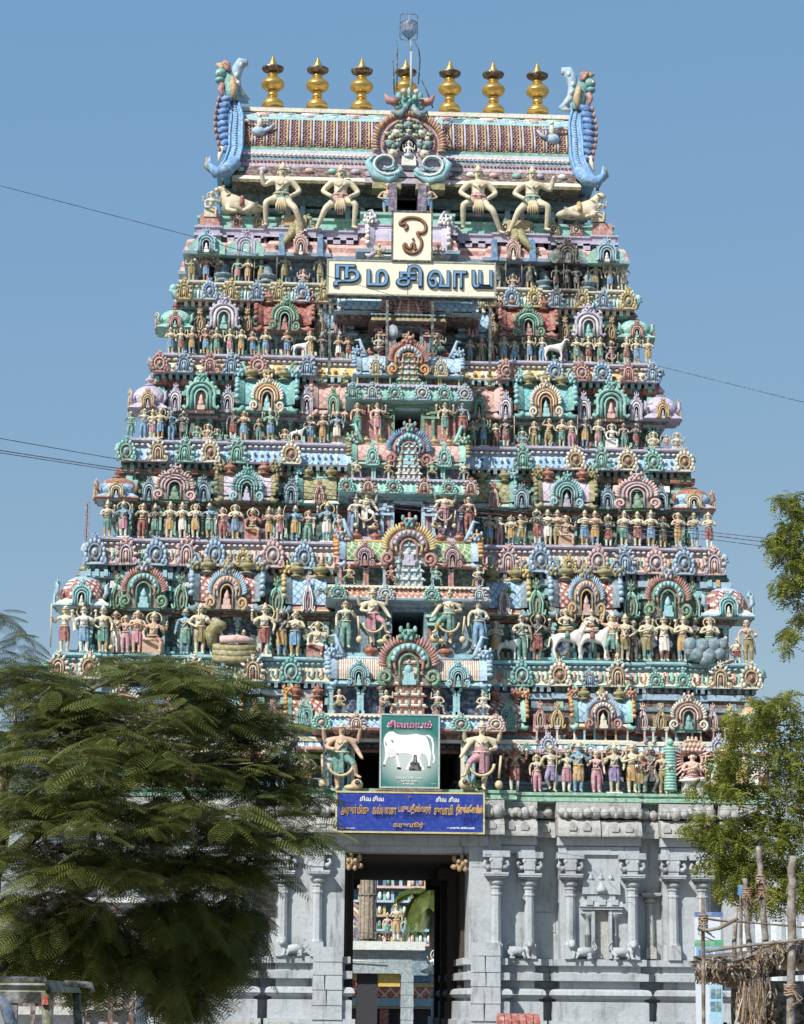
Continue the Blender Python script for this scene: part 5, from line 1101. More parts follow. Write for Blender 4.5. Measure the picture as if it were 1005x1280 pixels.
# crown of the tower: giants, children, bulls and riders are placed in the next section
def finish_figures():
    rows = {}
    for f in FIG: rows.setdefault(f['row'], []).append(f)
    for k, L in rows.items():
        L.sort(key=lambda f: f['x'])
        n = len(L)
        for i, f in enumerate(L):
            left = f['x'] < 0; nl = sum(1 for g_ in L if (g_['x'] < 0)); j = i if left else n-1-i
            H = f['h']
            if f['beast']:
                me = BMESH[f['beast']]; nm = {'lying': 'bull_statue', 'bull': 'bull_statue', 'horse': 'horse_statue', 'goat': 'goat_statue'}[f['beast']]
                what = {'lying': 'pale seated bull statue with a painted saddle cloth', 'bull': 'white standing bull statue', 'horse': 'white prancing horse statue', 'goat': 'small white goat statue'}[f['beast']]; cat = 'animal statue'
                ml = [skm(f['sk']), clm(f['cl']), DM[2], DM[3], DM[4], DM[5]]
            else:
                me = random.choice(FVAR[f['pose']]); nm = f['name']; P_ = POSE[f['pose']][0]; cat = 'statue'
                cl = f['cl'] if f['cl'] in CLO else 'o'
                what = '%s %s, %s cloth' % (SKINW[f['sk']], P_, CLOW[cl])
                legc = {'b': 'y', 'y': 'b', 'r': 'w', 'g': 'y', 'w': 'r', 'p': 'w', 'o': 'g'}.get(cl, 'y')
                lm = skm(f['sk']) if random.random() < .5 or f['pose'] in 'gh' else clm(legc)
                if f['pose'] == 'f': lm = clm(cl)
                g_ = DM[2] if f['gold'] is None else f['gold']
                if f['sk'] in 'do' and random.random() < .6: g_ = mat('dull_ornament_paint', '#8F8468', grime=.7)
                ml = [skm(f['sk']), clm(cl), g_, lm, DM[4], DM[5]]
            if f['cl'] not in CLO and f['beast']: ml[1] = clm('r')
            side = 'left' if left else 'right'
            where = {'m1': 'beside the lowest doorway', 'm2': 'beside the second doorway up', 'm3': 'beside the third doorway up', 'm4': 'beside the fourth doorway up', 'm5': 'beside the fifth doorway up',
                     'g1': 'on the ledge over the lowest doorway', 'g2': 'on the ledge over the second doorway', 'g3': 'on the ledge over the third doorway', 'top': 'under the great roof'}.get(k)
            if where: lab = '%s, %s from the %s, %s' % (what, ordn(j), side, where)
            else: lab = '%s, %s from the %s in the %s' % (what, ordn(j), side, ROWS[k].replace(' from the bottom', ''))
            ws = lab.split()
            if True and len(ws) > 16: lab = lab.replace('standing ', '').replace('muscular ', '').replace('crouching dwarf holding up the cornice', 'crouching dwarf').replace('fanged ', '').replace(' in a wide squat', ' squatting').replace('with palms pressed together', 'with joined palms')
            if len(lab.split()) > 16: lab = lab.replace(' figure', '', 1).replace(' deity with a fan of hands, seated', ' seated deity').replace(' with a painted saddle cloth', '').replace('with one raised arm and bent knees', '').replace('with one arm raised', 'arm raised')
            if len(lab.split()) > 16: lab = ' '.join(lab.replace(' of figures', '').split()[:16])
            o = bpy.data.objects.new(nm, me); COL.objects.link(o); o.location = (f['x'], f['y'], f['z']); o.rotation_euler = (random.uniform(-.02, .05), random.uniform(-.03, .03), f['rz']); o.scale = (H*f['mir']*1.16, H*1.2, H*.98)
            if f['beast']: o.scale = (H*1.05*f['mir'], H*1.05, H)
            for i_, m in enumerate(ml): o.material_slots[i_].link = 'OBJECT'; o.material_slots[i_].material = m
            tag(o, lab, cat, {'statue': 'painted figures standing on the tower ledges'}.get(cat, 'animal figures on the tower ledges'))
# ---------------------------------------------------------------- top storey and great roof
E = 4.0; h7 = 8.3
za = Z(308, E); zb_ = Z(293, E); zc_ = Z(278, E+.1)
top = bpy.data.objects.new('roof_storey', None); COL.objects.link(top); top.parent = TW; top.empty_display_size = .2
o7 = plan(h7, E+.2, [(-0, 1.9, .9), (3.4, 5.6, .2), (7.3, h7, .2)], .3)
# kapota of the sixth storey with painted bands
o6 = plan(8.75, E_[6]+.3, [(0, 2.0, 1.0), (3.0, 5.6, .3), (5.9, 7.2, .2), (7.5, 8.75, .3)], .3)
zk0, zk1 = Z(330, 3.9), Z(309, 3.9)
MB().sweep(o6, [(-.6, zk0+.1), (0, zk0), (.04, zk0+.12), (-.05, zk0+.16), (-.08, zk0+.3), (-.12, zk0+.5), (-.2, zk1-.05), (-.3, zk1)], [0, 0, 0, 1, 2, 1, 3]).build('eave', [pm('sky'), pm('pink'), pm('rose'), pm('orange')], top)
MB().sweep(plan(h7-.15, E+.35, [(0, 1.9, .9), (3.4, 5.6, .2)], 0), [(0, zk1-.1), (0, za+.2)], 0).build('neck_wall', pm('plum'), top)
d = MB(); x = -8.1
while x < 8.0: d.box(x, x+.28, E+.15, E+.5, zk1+.0, zk1+.26); x += .52
o = d.build('dentil_row', pm('lav'), top); o['kind'] = 'stuff'
MB().sweep(o7, [(-.3, zk1+.24), (-.05, zk1+.26), (.05, za+.1), (.05, za+.2), (-.05, za+.22), (-.02, zb_-.1), (.05, zb_-.06), (.05, zb_)], 0).build('lavender_cornice', pm('lav'), top)
o8 = plan(h7-.1, E+.35, [(0, 1.8, .9), (3.9, 4.9, .2)], .2)
MB().sweep(o8, [(0, zb_), (.05, zb_+.05), (.05, zb_+.16), (-.04, zb_+.2), (-.04, zc_-.14), (.06, zc_-.1), (.06, zc_)], 0).build('ledge_slab', pm('mint'), top)
for q in (-1, 1):
    for px, cc, s in ((757, 'sky', .95), (709, 'lav' if q < 0 else 'brown', .95), (641, 'pink', .7)):
        arch('horseshoe', q*X(px, 320, 3.9), E_[6]+.18-(.25 if px != 709 else 0), zk0+.02, s, (zk1-zk0)*1.45, (cc, 'aqua' if cc == 'sky' else cc, 'white', cc), TW)
        if px != 641: MB().prism([(q*X(px, 320, 3.9)+a, b) for a, b in [(-.72, zk0)]+arc(0, zk0+.25, .72, .45, 180, 0, 8)+[(.72, zk0)]], E_[6]+.12-(.1 if px != 709 else 0), E_[6]+.5).build('arch_backing', pm('mint'), TW)
    for s in (-1, 1): MB().box(*sorted((q*X(641, 320, 3.9)+s*.62, q*X(641, 320, 3.9)+s*.88)), E_[6]-.1, E_[6]+.5, zk0-.02, zk1+.18, 0, .03).build('end_plate', pm('blue'), TW)
    MB().box(*sorted((q*(X(641, 320, 3.9)-.6), q*(X(641, 320, 3.9)+.6))), E_[6]+.95, E_[6]+1.1, Z(362, 4.5), Z(332, 4.5)).build('niche_back', pm('blue'), TW)
    for px in (681, 735):      # stone emblems between the guardians
        b = MB(); b.lathe([(.34, 0), (.38, .06), (.28, .12), (.28, .2), (.4, .26), (.4, .32), (.22, .33), (.22, .62), (.17, .74), (.06, .8)], n=12); b.build('votive_stone', pm('slate'), TW, (q*X(px, 362, 4.2), E_[6]+.6, Z(362, 4.1)))
    for px, cc in ((668, 'rose'), (700, 'olive'), (728, 'rose'), (757, 'olive'), (640, 'olive')):
        arch('kudu', q*X(px-8, 280, 4.2), E+.22, zb_+.04, .5, (zc_-zb_)*1.2, (cc, 'cream', cc, cc), TW)
    MB().box(*sorted((q*3.95, q*4.85)), E-.0, E+.3, zb_+.1, zc_+.02, 0, .02).build('ledge_block', pm('ochre'), TW)
    MB().box(*sorted((q*7.35, q*8.15)), E+.1, E+.5, zb_+.02, zc_+.02, 0, .02).build('ledge_block', pm('rose'), TW)
    # scroll brackets that the giants step on
    b = MB(); b.tube([(q*4.25, E-.1, zb_+.05), (q*4.28, E-.3, zb_-.3), (q*4.1, E-.35, zb_-.7), (q*4.4, E-.35, zb_-1.0)], [.16, .2, .14, .05], 7); b.tube([(q*4.45, E-.1, zb_+.05), (q*4.5, E-.3, zb_-.3), (q*4.8, E-.35, zb_-.7), (q*5.2, E-.35, zb_-.9)], [.16, .2, .12, .04], 7); b.build('scroll_bracket', pm('olive'), TW)
# recess below the roof: dark hall with posts
zr0 = Z(238, 4.6); zre = zr0
MB().box(-7.3, 7.3, 6.2, 11, zc_-.6, zre+.4).build('neck_wall', pm('brown'), top)
b = MB(); b.box(-7.4, 7.4, 5.9, 6.25, zc_+1.05, zre+.2); b.box(-7.4, 7.4, 5.8, 6.25, zc_+.75, zc_+.9); b.build('beam', pm('slate'), top)
for q in (-1, 1):
    for px in (560, 578, 634, 652, 690, 700): MB().box(*sorted((q*X(px, 250, 5.9)-.11, q*X(px, 250, 5.9)+.11)), 5.75, 6.0, zc_-.2, zc_+1.0, 0, .01).build('post', pm('sky' if px % 4 else 'mauve'), TW)
MB().box(-.45, .45, 5.9, 6.19, zc_-.2, zc_+1.4).build('opening_shade_panel', DARK, TW)  # solid dark panel imitating the shade of an opening
for q in (-1, 1): MB().box(*sorted((q*.42, q*.75)), E-.2, 6.2, zc_-.1, zc_+1.35, 0, .01).build('post', pm('plum'), TW)
b = MB(); 
for i in range(5): b.box(-1.7+.06*i, 1.7-.06*i, 4.2-.0, 6.2, zc_+1.5+.28*i, zc_+1.72+.28*i, 0, .02)
b.build('stepped_lintel', pm('mauve'), TW)
# roof
RW = 6.95; yc = 8.5
zr = lambda py, y: Z(py, y)
pf = [(4.45, zr(237, 4.45)), (4.4, zr(233, 4.4)), (4.55, zr(229, 4.55)), (4.95, zr(220, 4.95)), (5.05, zr(217, 5.05)), (5.15, zr(211, 5.15)), (5.25, zr(209, 5.25)), (5.35, zr(203, 5.35)), (5.45, zr(199, 5.45)), (5.5, zr(196, 5.5)), (5.62, zr(192, 5.62))]
vault = []
z0v = pf[-1][1]; zTop = Z(139, 6.9, 511)
for i in range(0, 11):
    a = rad(90*i/10); vault.append((yc-2.85*math.cos(a)**.9 if i < 10 else yc, z0v+.02+(zTop-z0v)*math.sin(a)**1.0))
full = pf+vault; back = [(2*yc-y, z) for y, z in full[::-1]][1:]
ring = full+back; n = len(ring); idx = {}
ms = []
cols = ['olive', 'cream', 'brown', 'mauve', 'slate', 'pink', 'white', 'sky', 'rose', 'green']
seq = [0, 1, 2, 2, 3, 8, 4, 5, 7, 9]
for i in range(n-1):
    j = i if i < len(pf)-1 else (n-2-i if n-2-i < len(pf)-1 else None)
    ms.append(seq[j] if j is not None else 10)
b = MB(); b.add([(-RW, y, z) for y, z in ring]+[(RW, y, z) for y, z in ring], [(i, i+1, i+1+n, i+n) for i in range(n-1)]+[(n-1, 0, n, 2*n-1)]+[tuple(range(n)), tuple(range(2*n-1, n-1, -1))], ms+[2, 2, 2])
b.build('great_roof', [pm(c_) for c_ in cols]+[pm('brown')], TW)
# ribs of the vault in alternating colours (joined, about eighty)
zA, zB = z0v+.02, Z(157, 6.3)
cur = [(y, z) for y, z in vault if z < zB+.3]
ribs = {c_: MB() for c_ in ('pink', 'lav', 'rose', 'ochre')}; x = -RW+.15; i = 0
while x < RW-.1:
    if abs(x) > 1.2:
        c_ = ('pink', 'ochre', 'lav', 'rose')[i % 4]; wdt = .055 if c_ in ('ochre', 'lav') else .04
        if c_ in ('ochre', 'lav'): ribs[c_].tube([(x, y-.03, z) for y, z in cur], wdt, 4)
        else:
            for t in range(22):
                u = t/21*(len(cur)-1.01); a = int(u); fr = u-a; y = cur[a][0]*(1-fr)+cur[a+1][0]*fr; z = cur[a][1]*(1-fr)+cur[a+1][1]*fr
                ribs[c_].ball((x+.02*(-1)**t, y-.04, z), (.05, .05, .04), 0, 5, 3)
    x += .118; i += 1
for c_, m_ in ribs.items(): o = m_.build('vault_ribs', pm(c_), TW); o['kind'] = 'stuff'
# painted crest band with scroll shapes
def onv(z):
    for a, b_ in zip(vault, vault[1:]):
        if a[1] <= z <= b_[1]: t = (z-a[1])/(b_[1]-a[1]); return a[0]*(1-t)+b_[0]*t
    return vault[-1][0]
zc1 = Z(158, 6.15); zc2 = Z(150, 6.4)
b = MB()
for (za1, za2, mI) in ((zc1-.05, zc1+.1, 1), (zc1+.1, zc2, 0), (zc2, zTop-.12, 2)):
    k = 4
    for j in range(k):
        a1 = za1+(za2-za1)*j/k; a2 = za1+(za2-za1)*(j+1)/k
        b.add([(-RW-.02, onv(a1)-.07, a1+.02), (RW+.02, onv(a1)-.07, a1+.02), (RW+.02, onv(a2)-.07, a2+.02), (-RW-.02, onv(a2)-.07, a2+.02)], [(0, 1, 2, 3)], mI)
b.box(-RW, RW, onv(zTop-.2)-.15, 2*yc-onv(zTop-.2)+.15, zTop-.12, zTop+.05, 3)
b.build('roof_crest', [pm('sky'), pm('mint'), pm('cream'), pm('cream')], TW)
x = -RW+.3; i = 0
while x < RW-.2:
    if abs(x) > 1.0:
        z = (zc2+zTop-.12)/2; y = onv(z)-.1; s = MB()
        s.tube([(x-.42+.84*t/8, onv(z+.16-.30*math.sin(math.pi*t/8))-.1, z+.16-.30*math.sin(math.pi*t/8)) for t in range(9)], .05, 5); s.tube([(x-.24+.48*t/6, onv(z+.14-.18*math.sin(math.pi*t/6))-.12, z+.14-.18*math.sin(math.pi*t/6)) for t in range(7)], .045, 5)
        s.build('crest_scroll', pm(('aqua', 'pink', 'mint', 'white')[i % 4]), TW)
        MB().ball((x, onv((zc1+zc2)/2)-.1, (zc1+zc2)/2), (.17, .06, .08)).build('crest_boss', pm(('white', 'rose')[i % 2]), TW)
        zz_ = pf[3][1]-.08; MB().ball((x, 4.72, zz_-.05), (.19, .12, .12)).build('eave_boss', pm(('mint', 'lav', 'white', 'pink')[i % 4]), TW)
    x += .92; i += 1
bead_row([(-RW, 4.55), (RW, 4.55), (RW, 12.4), (-RW, 12.4)], .02, pf[1][1]+.02, .06, .2, pm('cream'), TW, 4.7)
bead_row([(-RW, 5.3), (RW, 5.3), (RW, 12.4), (-RW, 12.4)], .06, pf[7][1], .06, .17, pm('white'), TW, 5.4)
bead_row([(-RW, 5.15), (RW, 5.15), (RW, 12.4), (-RW, 12.4)], .06, pf[5][1], .05, .15, pm('rose'), TW, 5.3)
for q in (-1, 1):      # small roundel figures riding birds, on the vault
    x = q*X(690, 175, 6); z = Z(178, 6); b = MB(); b.tube([(x+q*(-.5+.5*math.cos(rad(a)))*-1, 5.7, z+.05+.42*math.sin(rad(a))) for a in range(-70, 200, 20)], .07, 5, 0)
    b.ball((x, 5.65, z), (.3, .2, .22), 1); b.ball((x-q*.05, 5.6, z+.35), (.12, .12, .25), 2); b.ball((x-q*.05, 5.58, z+.66), .1, 2); b.tube([(x-q*.45, 5.6, z+.4), (x-q*.1, 5.6, z+.42), (x+q*.4, 5.6, z+.5)], .05, 5, 1)
    b.tube([(x-q*.2, 5.6, z), (x-q*.5, 5.6, z+.15), (x-q*.65, 5.6, z+.35)], [.1, .08, .04], 5, 1)
    b.build('bird_rider_relief', [pm('pink'), pm('sky'), pm('cream')], TW)
# end plates: great blue scalloped crescents with a lion-dragon head and a curled crest
for q in (-1, 1):
    ep = bpy.data.objects.new('end_crescent', None); COL.objects.link(ep); ep.parent = TW; ep.empty_display_size = .3
    PX = lambda px, py, y=5.2: P3(px, py, y)
    mx = lambda v: Vector((q*v[0], v[1], v[2]))
    R = lambda px, py, y: mx(P3(px, py, y))
    # main band, a thick plate that follows the vault back over the whole roof
    cen = [(721, 137, 6.3), (718, 155, 5.7), (720, 175, 5.3), (721, 195, 4.9), (727, 213, 4.5), (738, 225, 4.3)]
    pts = [R(*c_) for c_ in cen]
    b = MB(); wds = [.2, .24, .27, .27, .3, .26]
    vs = []
    for p, w_ in zip(pts, wds): vs += [(p.x-w_, p.y, p.z), (p.x+w_, p.y, p.z), (p.x+w_, 2*yc-p.y, p.z), (p.x-w_, 2*yc-p.y, p.z)]
    fs = []
    for i in range(len(pts)-1):
        for c_ in range(4): fs.append((i*4+c_, i*4+(c_+1) % 4, i*4+4+(c_+1) % 4, i*4+4+c_))
    fs += [(3, 2, 1, 0), tuple(range(len(vs)-4, len(vs)))]
    b.add(vs, fs, 0)
    for s in (-1, 1): b.tube([(p.x+s*w_*.92, p.y-.03, p.z) for p, w_ in zip(pts, wds)], .06, 5, 0)
    for i in range(34):
        u = i/33*(len(pts)-1.01); a = int(u); p = pts[a].lerp(pts[a+1], u-a); b.ball((p.x, p.y-.05, p.z), (.07, .05, .05), 1, 5, 3)
    b.build('plate', [pm('blue') if False else mat('painted_bright_blue', '#5C98CC'), pm('sky')], ep)
    b = MB()      # curled foot
    ft = [R(722, 212, 4.5), R(733, 224, 4.3), R(747, 228, 4.25), R(755, 218, 4.3), R(754, 208, 4.35)]
    b.tube(ft, [.27, .3, .24, .13, .04], 8, 0); b.build('curled_foot', mat('painted_bright_blue', '#5C98CC'), ep)
    b = MB()
    b.tube([R(751, 226, 4.4), R(757, 220, 4.5), R(757, 210, 4.6)], [.12, .14, .05], 6, 0); b.build('foot_edge', pm('olive'), ep)
    b = MB()      # scalloped outer body
    for i in range(9):
        t = i/8; py = 136+62*t; px = 733+5*math.sin(math.pi*min(1, t*1.05))
        a = R(px-8, py-2, 5.9-.9*t); c_ = R(px+6, py+2.5, 5.8-.8*t)
        b.tube([a, a.lerp(c_, .5), c_], [.12, .17, .08], 6, 0)
        b.ball(tuple(R(px+7.5, py+1, 5.8-.8*t)), (.07, .2, .14), 1, 6, 4)
    b.build('scallops', [mat('painted_scallop_blue', '#3A76BA'), pm('rose')], ep)
    b = MB(); b.tube([R(737, 196, 5.0), R(740, 206, 5.0), R(742, 214, 4.9)], [.14, .1, .04], 6); b.build('tail_tip', pm('cream'), ep)
    # dragon head looking outward
    b = MB(); m_ = {'g': 0, 'r': 1, 'w': 2, 'o': 3}
    b.tube([R(722, 138, 6.2), R(724, 126, 6.3), R(727, 112, 6.4), R(731, 100, 6.5)], [.26, .28, .27, .24], 8, 0)
    b.ball(tuple(R(737, 105, 6.3)), (.26, .3, .24), 0); b.ball(tuple(R(738, 113, 6.3)), (.22, .26, .14), 0); b.ball(tuple(R(741, 103, 6.1)), (.08, .09, .08), 2, 6, 4)
    b.tube([R(733, 100, 6.4), R(738, 94, 6.4), R(743, 93, 6.4)], [.18, .14, .05], 6, 3); b.tube([R(729, 102, 6.3), R(729, 92, 6.3), R(734, 88, 6.3)], [.16, .13, .05], 6, 1)
    b.tube([R(723, 135, 6.0), R(721, 122, 6.0), R(724, 108, 6.0)], [.1, .17, .1], 6, 3); b.tube([R(735, 118, 6.2), R(738, 124, 6.1), R(735, 133, 6.0)], [.14, .12, .06], 6, 1)
    for i in range(4): b.ball(tuple(R(730+1.2*i, 98-2*i, 6.15)), (.1, .1, .1), (1, 3)[i % 2], 6, 4)
    b.build('dragon_head', [pm('teal'), pm('rose'), pm('white'), pm('ochre')], ep)
    # curling crest pointing inward
    b = MB(); cr = [(700, 136, .10), (708, 130, .16), (714, 121, .18), (716, 109, .20), (714, 97, .24), (709, 89, .24), (704, 88, .14), (703, 93, .07)]
    b.tube([R(a, b2, 7.2) for a, b2, _ in cr], [c_ for _, _, c_ in cr], 8, 0)
    for a, b2 in ((711, 92), (716, 105), (714, 115), (708, 127)): b.ball(tuple(R(a, b2, 7.0)), (.09, .08, .12), 1, 6, 4)
    b.prism([(q*P3(a, b2, 7.2).x, P3(a, b2, 7.2).z) for a, b2 in ((700, 138), (716, 121), (719, 108), (724, 120), (724, 138))], 7.1, 7.4, 0)
    b.build('curled_crest', [pm('sky'), pm('white')], ep)
# central great gable of the roof
cg = bpy.data.objects.new('great_gable', None); COL.objects.link(cg); cg.parent = TW; cg.empty_display_size = .3
yg = 4.15; G = lambda px, py, y=yg: P3(px, py, y)
gx0 = G(511, 180).x
b = MB(); c0 = G(511, 178)
b.prism([(c0.x+a, c0.z+z) for a, z in [(-1.25, -.9)]+arc(0, .0, 1.25, 1.15, 200, -20, 18)+[(1.25, -.9), (.35, -1.0), (.35, -.2)]+arc(0, -.2, .35, .42, 0, 180, 7)+[(-.35, -1.0)]], yg+.05, yg+1.2, 0)
b.build('gable_plate', [pm('mauve')], cg)
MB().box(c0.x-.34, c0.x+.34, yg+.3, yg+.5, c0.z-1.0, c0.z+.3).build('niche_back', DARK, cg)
b = MB()
for i in range(40):
    a = rad(-18+216*i/39); p = Vector((c0.x+1.2*math.cos(a), yg, c0.z+1.1*math.sin(a))); d_ = Vector((math.cos(a+.45*(1 if math.cos(a) > 0 else -1)), 0, math.sin(a)+.35)).normalized()
    b.tube([p, p+d_*.16+Vector((0, -.05, 0)), p+d_*.34], [.05, .07, .02], 5, i % 2)
b.build('flame_border', [pm('ochre'), pm('rose')], cg)
b = MB(); b.tube([(c0.x+1.02*math.cos(rad(a)), yg-.02, c0.z+.95*math.sin(rad(a))) for a in range(-20, 201, 10)], .07, 6, 0); b.tube([(c0.x+.44*math.cos(rad(a)), yg-.05, c0.z-.2+.5*math.sin(rad(a))) for a in range(-30, 211, 12)], .07, 6, 1); b.build('inner_ring', [pm('rose'), pm('lav')], cg)
b = MB()
for i, (dx, dz, s, m_) in enumerate([(-.75, -.1, .2, 0), (.75, -.1, .2, 0), (-.5, .35, .2, 1), (.5, .35, .2, 1), (-.32, .62, .15, 2), (.32, .62, .15, 2), (0, .7, .19, 0), (-.62, -.5, .22, 1), (.62, -.5, .22, 1), (-.3, .25, .13, 2), (.3, .25, .13, 2), (0, .42, .12, 1), (-.85, .3, .12, 2), (.85, .3, .12, 2), (-.45, -.15, .14, 0), (.45, -.15, .14, 0)]):
    b.ball((c0.x+dx, yg-.08, c0.z+dz), (s, .16, s*.9), m_, 7, 5); b.ball((c0.x+dx, yg-.16, c0.z+dz+s*1.1), (s*.45, .1, s*.5), (m_+1) % 3, 6, 4)
    b.tube([(c0.x+dx-s, yg-.1, c0.z+dz+s*.5), (c0.x+dx, yg-.2, c0.z+dz-s*.3), (c0.x+dx+s, yg-.1, c0.z+dz+s*.6)], .045, 5, (m_+2) % 3)
b.build('relief_figures', [pm('slate'), skm('c'), pm('green')], cg)
sf = ob('seated_deity', FMESH['s'], cg, (c0.x, yg-.02, c0.z-.62), 0, 1.15, [skm('w'), clm('w'), pm('white'), pm('sky'), DM[4], DM[5]])
MB().box(c0.x-.3, c0.x+.3, yg-.12, yg+.3, c0.z-1.0, c0.z-.62, 0, .03).build('pedestal', pm('white'), cg)
b = MB()
for i in range(16):
    a = rad(15+150*i/15); b.ball((c0.x+.72*math.cos(a), yg-.1, c0.z-.05+.72*math.sin(a)), (.075, .07, .09), i % 3, 6, 4)
b.build('inner_garland', [pm('pink'), pm('sky'), pm('cream')], cg)
for q in (-1, 1):
    b = MB(); pts = []
    for i in range(22):
        t = i/21; a = rad(200-q*0)+t*rad(470); rr = .72*(1-.75*t)
        pts.append((c0.x+q*(.88+rr*math.cos(a)*.9), yg-.08, c0.z-1.0+rr*math.sin(a)*.75+.05))
    b.tube(pts, [.12*(1-.6*i/21) for i in range(22)], 6, 0); b.tube([(x_, y_-.1, z_) for x_, y_, z_ in pts[2:16]], .04, 5, 1)
    b.tube([(c0.x+q*.25, yg, c0.z-1.25), (c0.x+q*.8, yg-.02, c0.z-1.62), (c0.x+q*1.35, yg, c0.z-1.4), (c0.x+q*1.62, yg, c0.z-.85), (c0.x+q*1.4, yg, c0.z-.6)], [.1, .18, .19, .13, .04], 7, 0)
    b.build('foot_scroll', [pm('aqua'), pm('white')], cg)
    MB().box(*sorted((c0.x+q*.28, c0.x+q*1.45)), yg-.1, yg+.7, c0.z-1.98, c0.z-1.72, 0, .02).build('gable_shelf', pm('olive'), cg)
b = MB(); MBh = G(512, 124); lion_face(b, MBh.x, yg+.15, MBh.z-.12, .95, 0, 1)
for q in (-1, 1):
    b.tube([(MBh.x+q*.45, yg+.1, MBh.z-.1), (MBh.x+q*.85, yg+.05, MBh.z-.05), (MBh.x+q*1.0, yg+.05, MBh.z+.22)], [.2, .16, .03], 6, 2)
    b.tube([(MBh.x+q*.15, yg-.1, MBh.z-.4), (MBh.x+q*.4, yg-.15, MBh.z-.75), (MBh.x+q*.7, yg-.1, MBh.z-.55)], [.12, .17, .08], 6, 3); b.ball((MBh.x+q*.26, yg-.32, MBh.z+.2), (.12, .1, .12), 4, 6, 4)
b.build('lion_mask', [pm('teal'), pm('mint'), pm('rose'), pm('slate'), pm('cream')], cg)
# brass pots on the ridge
BRASS = mat('polished_brass', '#DDB050', rough=.34, grime=.3, relief=.1, metal=.75, fleck=0)
BRDK = mat('tarnished_brass', '#5A4326', rough=.5, grime=.6, metal=.8)
kp = [MB().lathe([(.42, 0), (.42, .06), (.39, .14), (.30, .24), (.18, .30), (.13, .33)], n=20).mesh('base_bowl', [BRASS]),
      MB().lathe([(.13, .33), (.19, .38), (.21, .42), (.18, .48), (.13, .50), (.15, .52), (.20, .55), (.13, .57)], n=18).mesh('neck_ring', [BRASS]),
      MB().lathe([(.14, .57), (.30, .62), (.42, .72), (.45, .80), (.46, .825), (.45, .85), (.40, .95), (.27, 1.06), (.15, 1.10)], n=22).mesh('pot_body', [BRASS]),
      MB().lathe([(.15, 1.10), (.19, 1.15), (.2, 1.2), (.13, 1.25), (.14, 1.28)], n=16).mesh('neck_ring', [BRASS]),
      MB().lathe([(.12, 1.27), (.25, 1.30), (.40, 1.36), (.43, 1.44), (.41, 1.45), (.36, 1.38), (.2, 1.36)], n=20).mesh('flared_rim', [BRDK]),
      MB().lathe([(.10, 1.36), (.13, 1.46), (.17, 1.53), (.17, 1.58), (.10, 1.72), (.05, 1.84), (.012, 1.96)], n=16).mesh('tip', [BRASS])]
for i in range(7):
    x = -5.5+i*11.0/6
    t = thing('brass_finial', 'golden pot finial on the roof ridge, %s of seven from the left' % ordn(i) if i not in (0, 3, 6) else ('golden pot finial at the left end of the roof ridge' if i == 0 else 'golden pot finial at the right end of the roof ridge' if i == 6 else 'golden pot finial in the middle of the ridge behind the pole'), 'finial', (x+.05, yc-.9, zTop+.34), 0, 'golden pots along the roof ridge')
    for m_ in kp: ob(m_.name.split('.')[0], m_, t, sc=(1.08, 1.08, 1.16))
    t.rotation_euler = (0, random.uniform(-.015, .015), 0)
# giants, small pair, bulls and riders
y7 = E+.05
def top_fig(px, pyf, h, pose, sk, cl, y=y7, mir=1, **kw):
    x, z = at(px, pyf, y); put(pose, x, y, z, at(px, pyf-h, y)[1]-z, sk, cl, 'top', mir=mir, **kw)
top_fig(350, 290, 88, 'h', 'c', 'g'); top_fig(424, 291, 88, 'g', 'c', 'p', mir=1); top_fig(597, 293, 88, 'g', 'c', 'p', mir=-1); top_fig(665, 294, 88, 'h', 'c', 'g', mir=-1)
top_fig(484, 270, 48, 'k', 't', 'b'); top_fig(535, 270, 48, 'k', 't', 'b')
for f_ in FIG[-6:-2]: f_['h'] *= .98
x, z = at(304, 272, 4.4); put(None, x, 4.3, z-.0, 1.75, 'c', 'r', 'top', mir=-1, beast_='lying')
x, z = at(722, 279, 4.4); put(None, x, 4.3, z-.0, 1.75, 'c', 'y', 'top', mir=1, beast_='lying')
top_fig(264, 272, 42, 'q', 'c', 'b', y=4.2); top_fig(748, 278, 42, 'q', 'c', 'b', y=4.2)
top_fig(474, 322, 30, 's', 'o', 'o', y=2.6); top_fig(548, 323, 30, 's', 'o', 'o', y=2.6)
# lavender barrel behind the small sign
barrel_shrine(TW, 0, 3.0, Z(322, 3.0, 510), 3.0, (Z(290, 3.5, 510)-Z(330, 3.0, 510))/.9, pm('lav'), 'lav', 'white', None, None, 'lav', 'cream', 0, d=.7)
finish_figures()
# big grey boulders under the seated pair, second row right
b = MB()
bx, bz = at(866, 826, 1.1)
for (dx, dz, s) in [(-.7, .2, .34), (-.2, .15, .36), (.35, .2, .34), (.7, .25, .28), (-.45, -.25, .36), (.1, -.3, .38), (.55, -.2, .32), (-.1, -.55, .26), (-.75, -.1, .25)]:
    b.ball((bx+dx*.85+.5, 1.0, bz+dz*.8+.42), (s*.82, s*.6, s*.82), 0, 10, 7)
b.build('boulder_cluster', pm('slate'), TW)
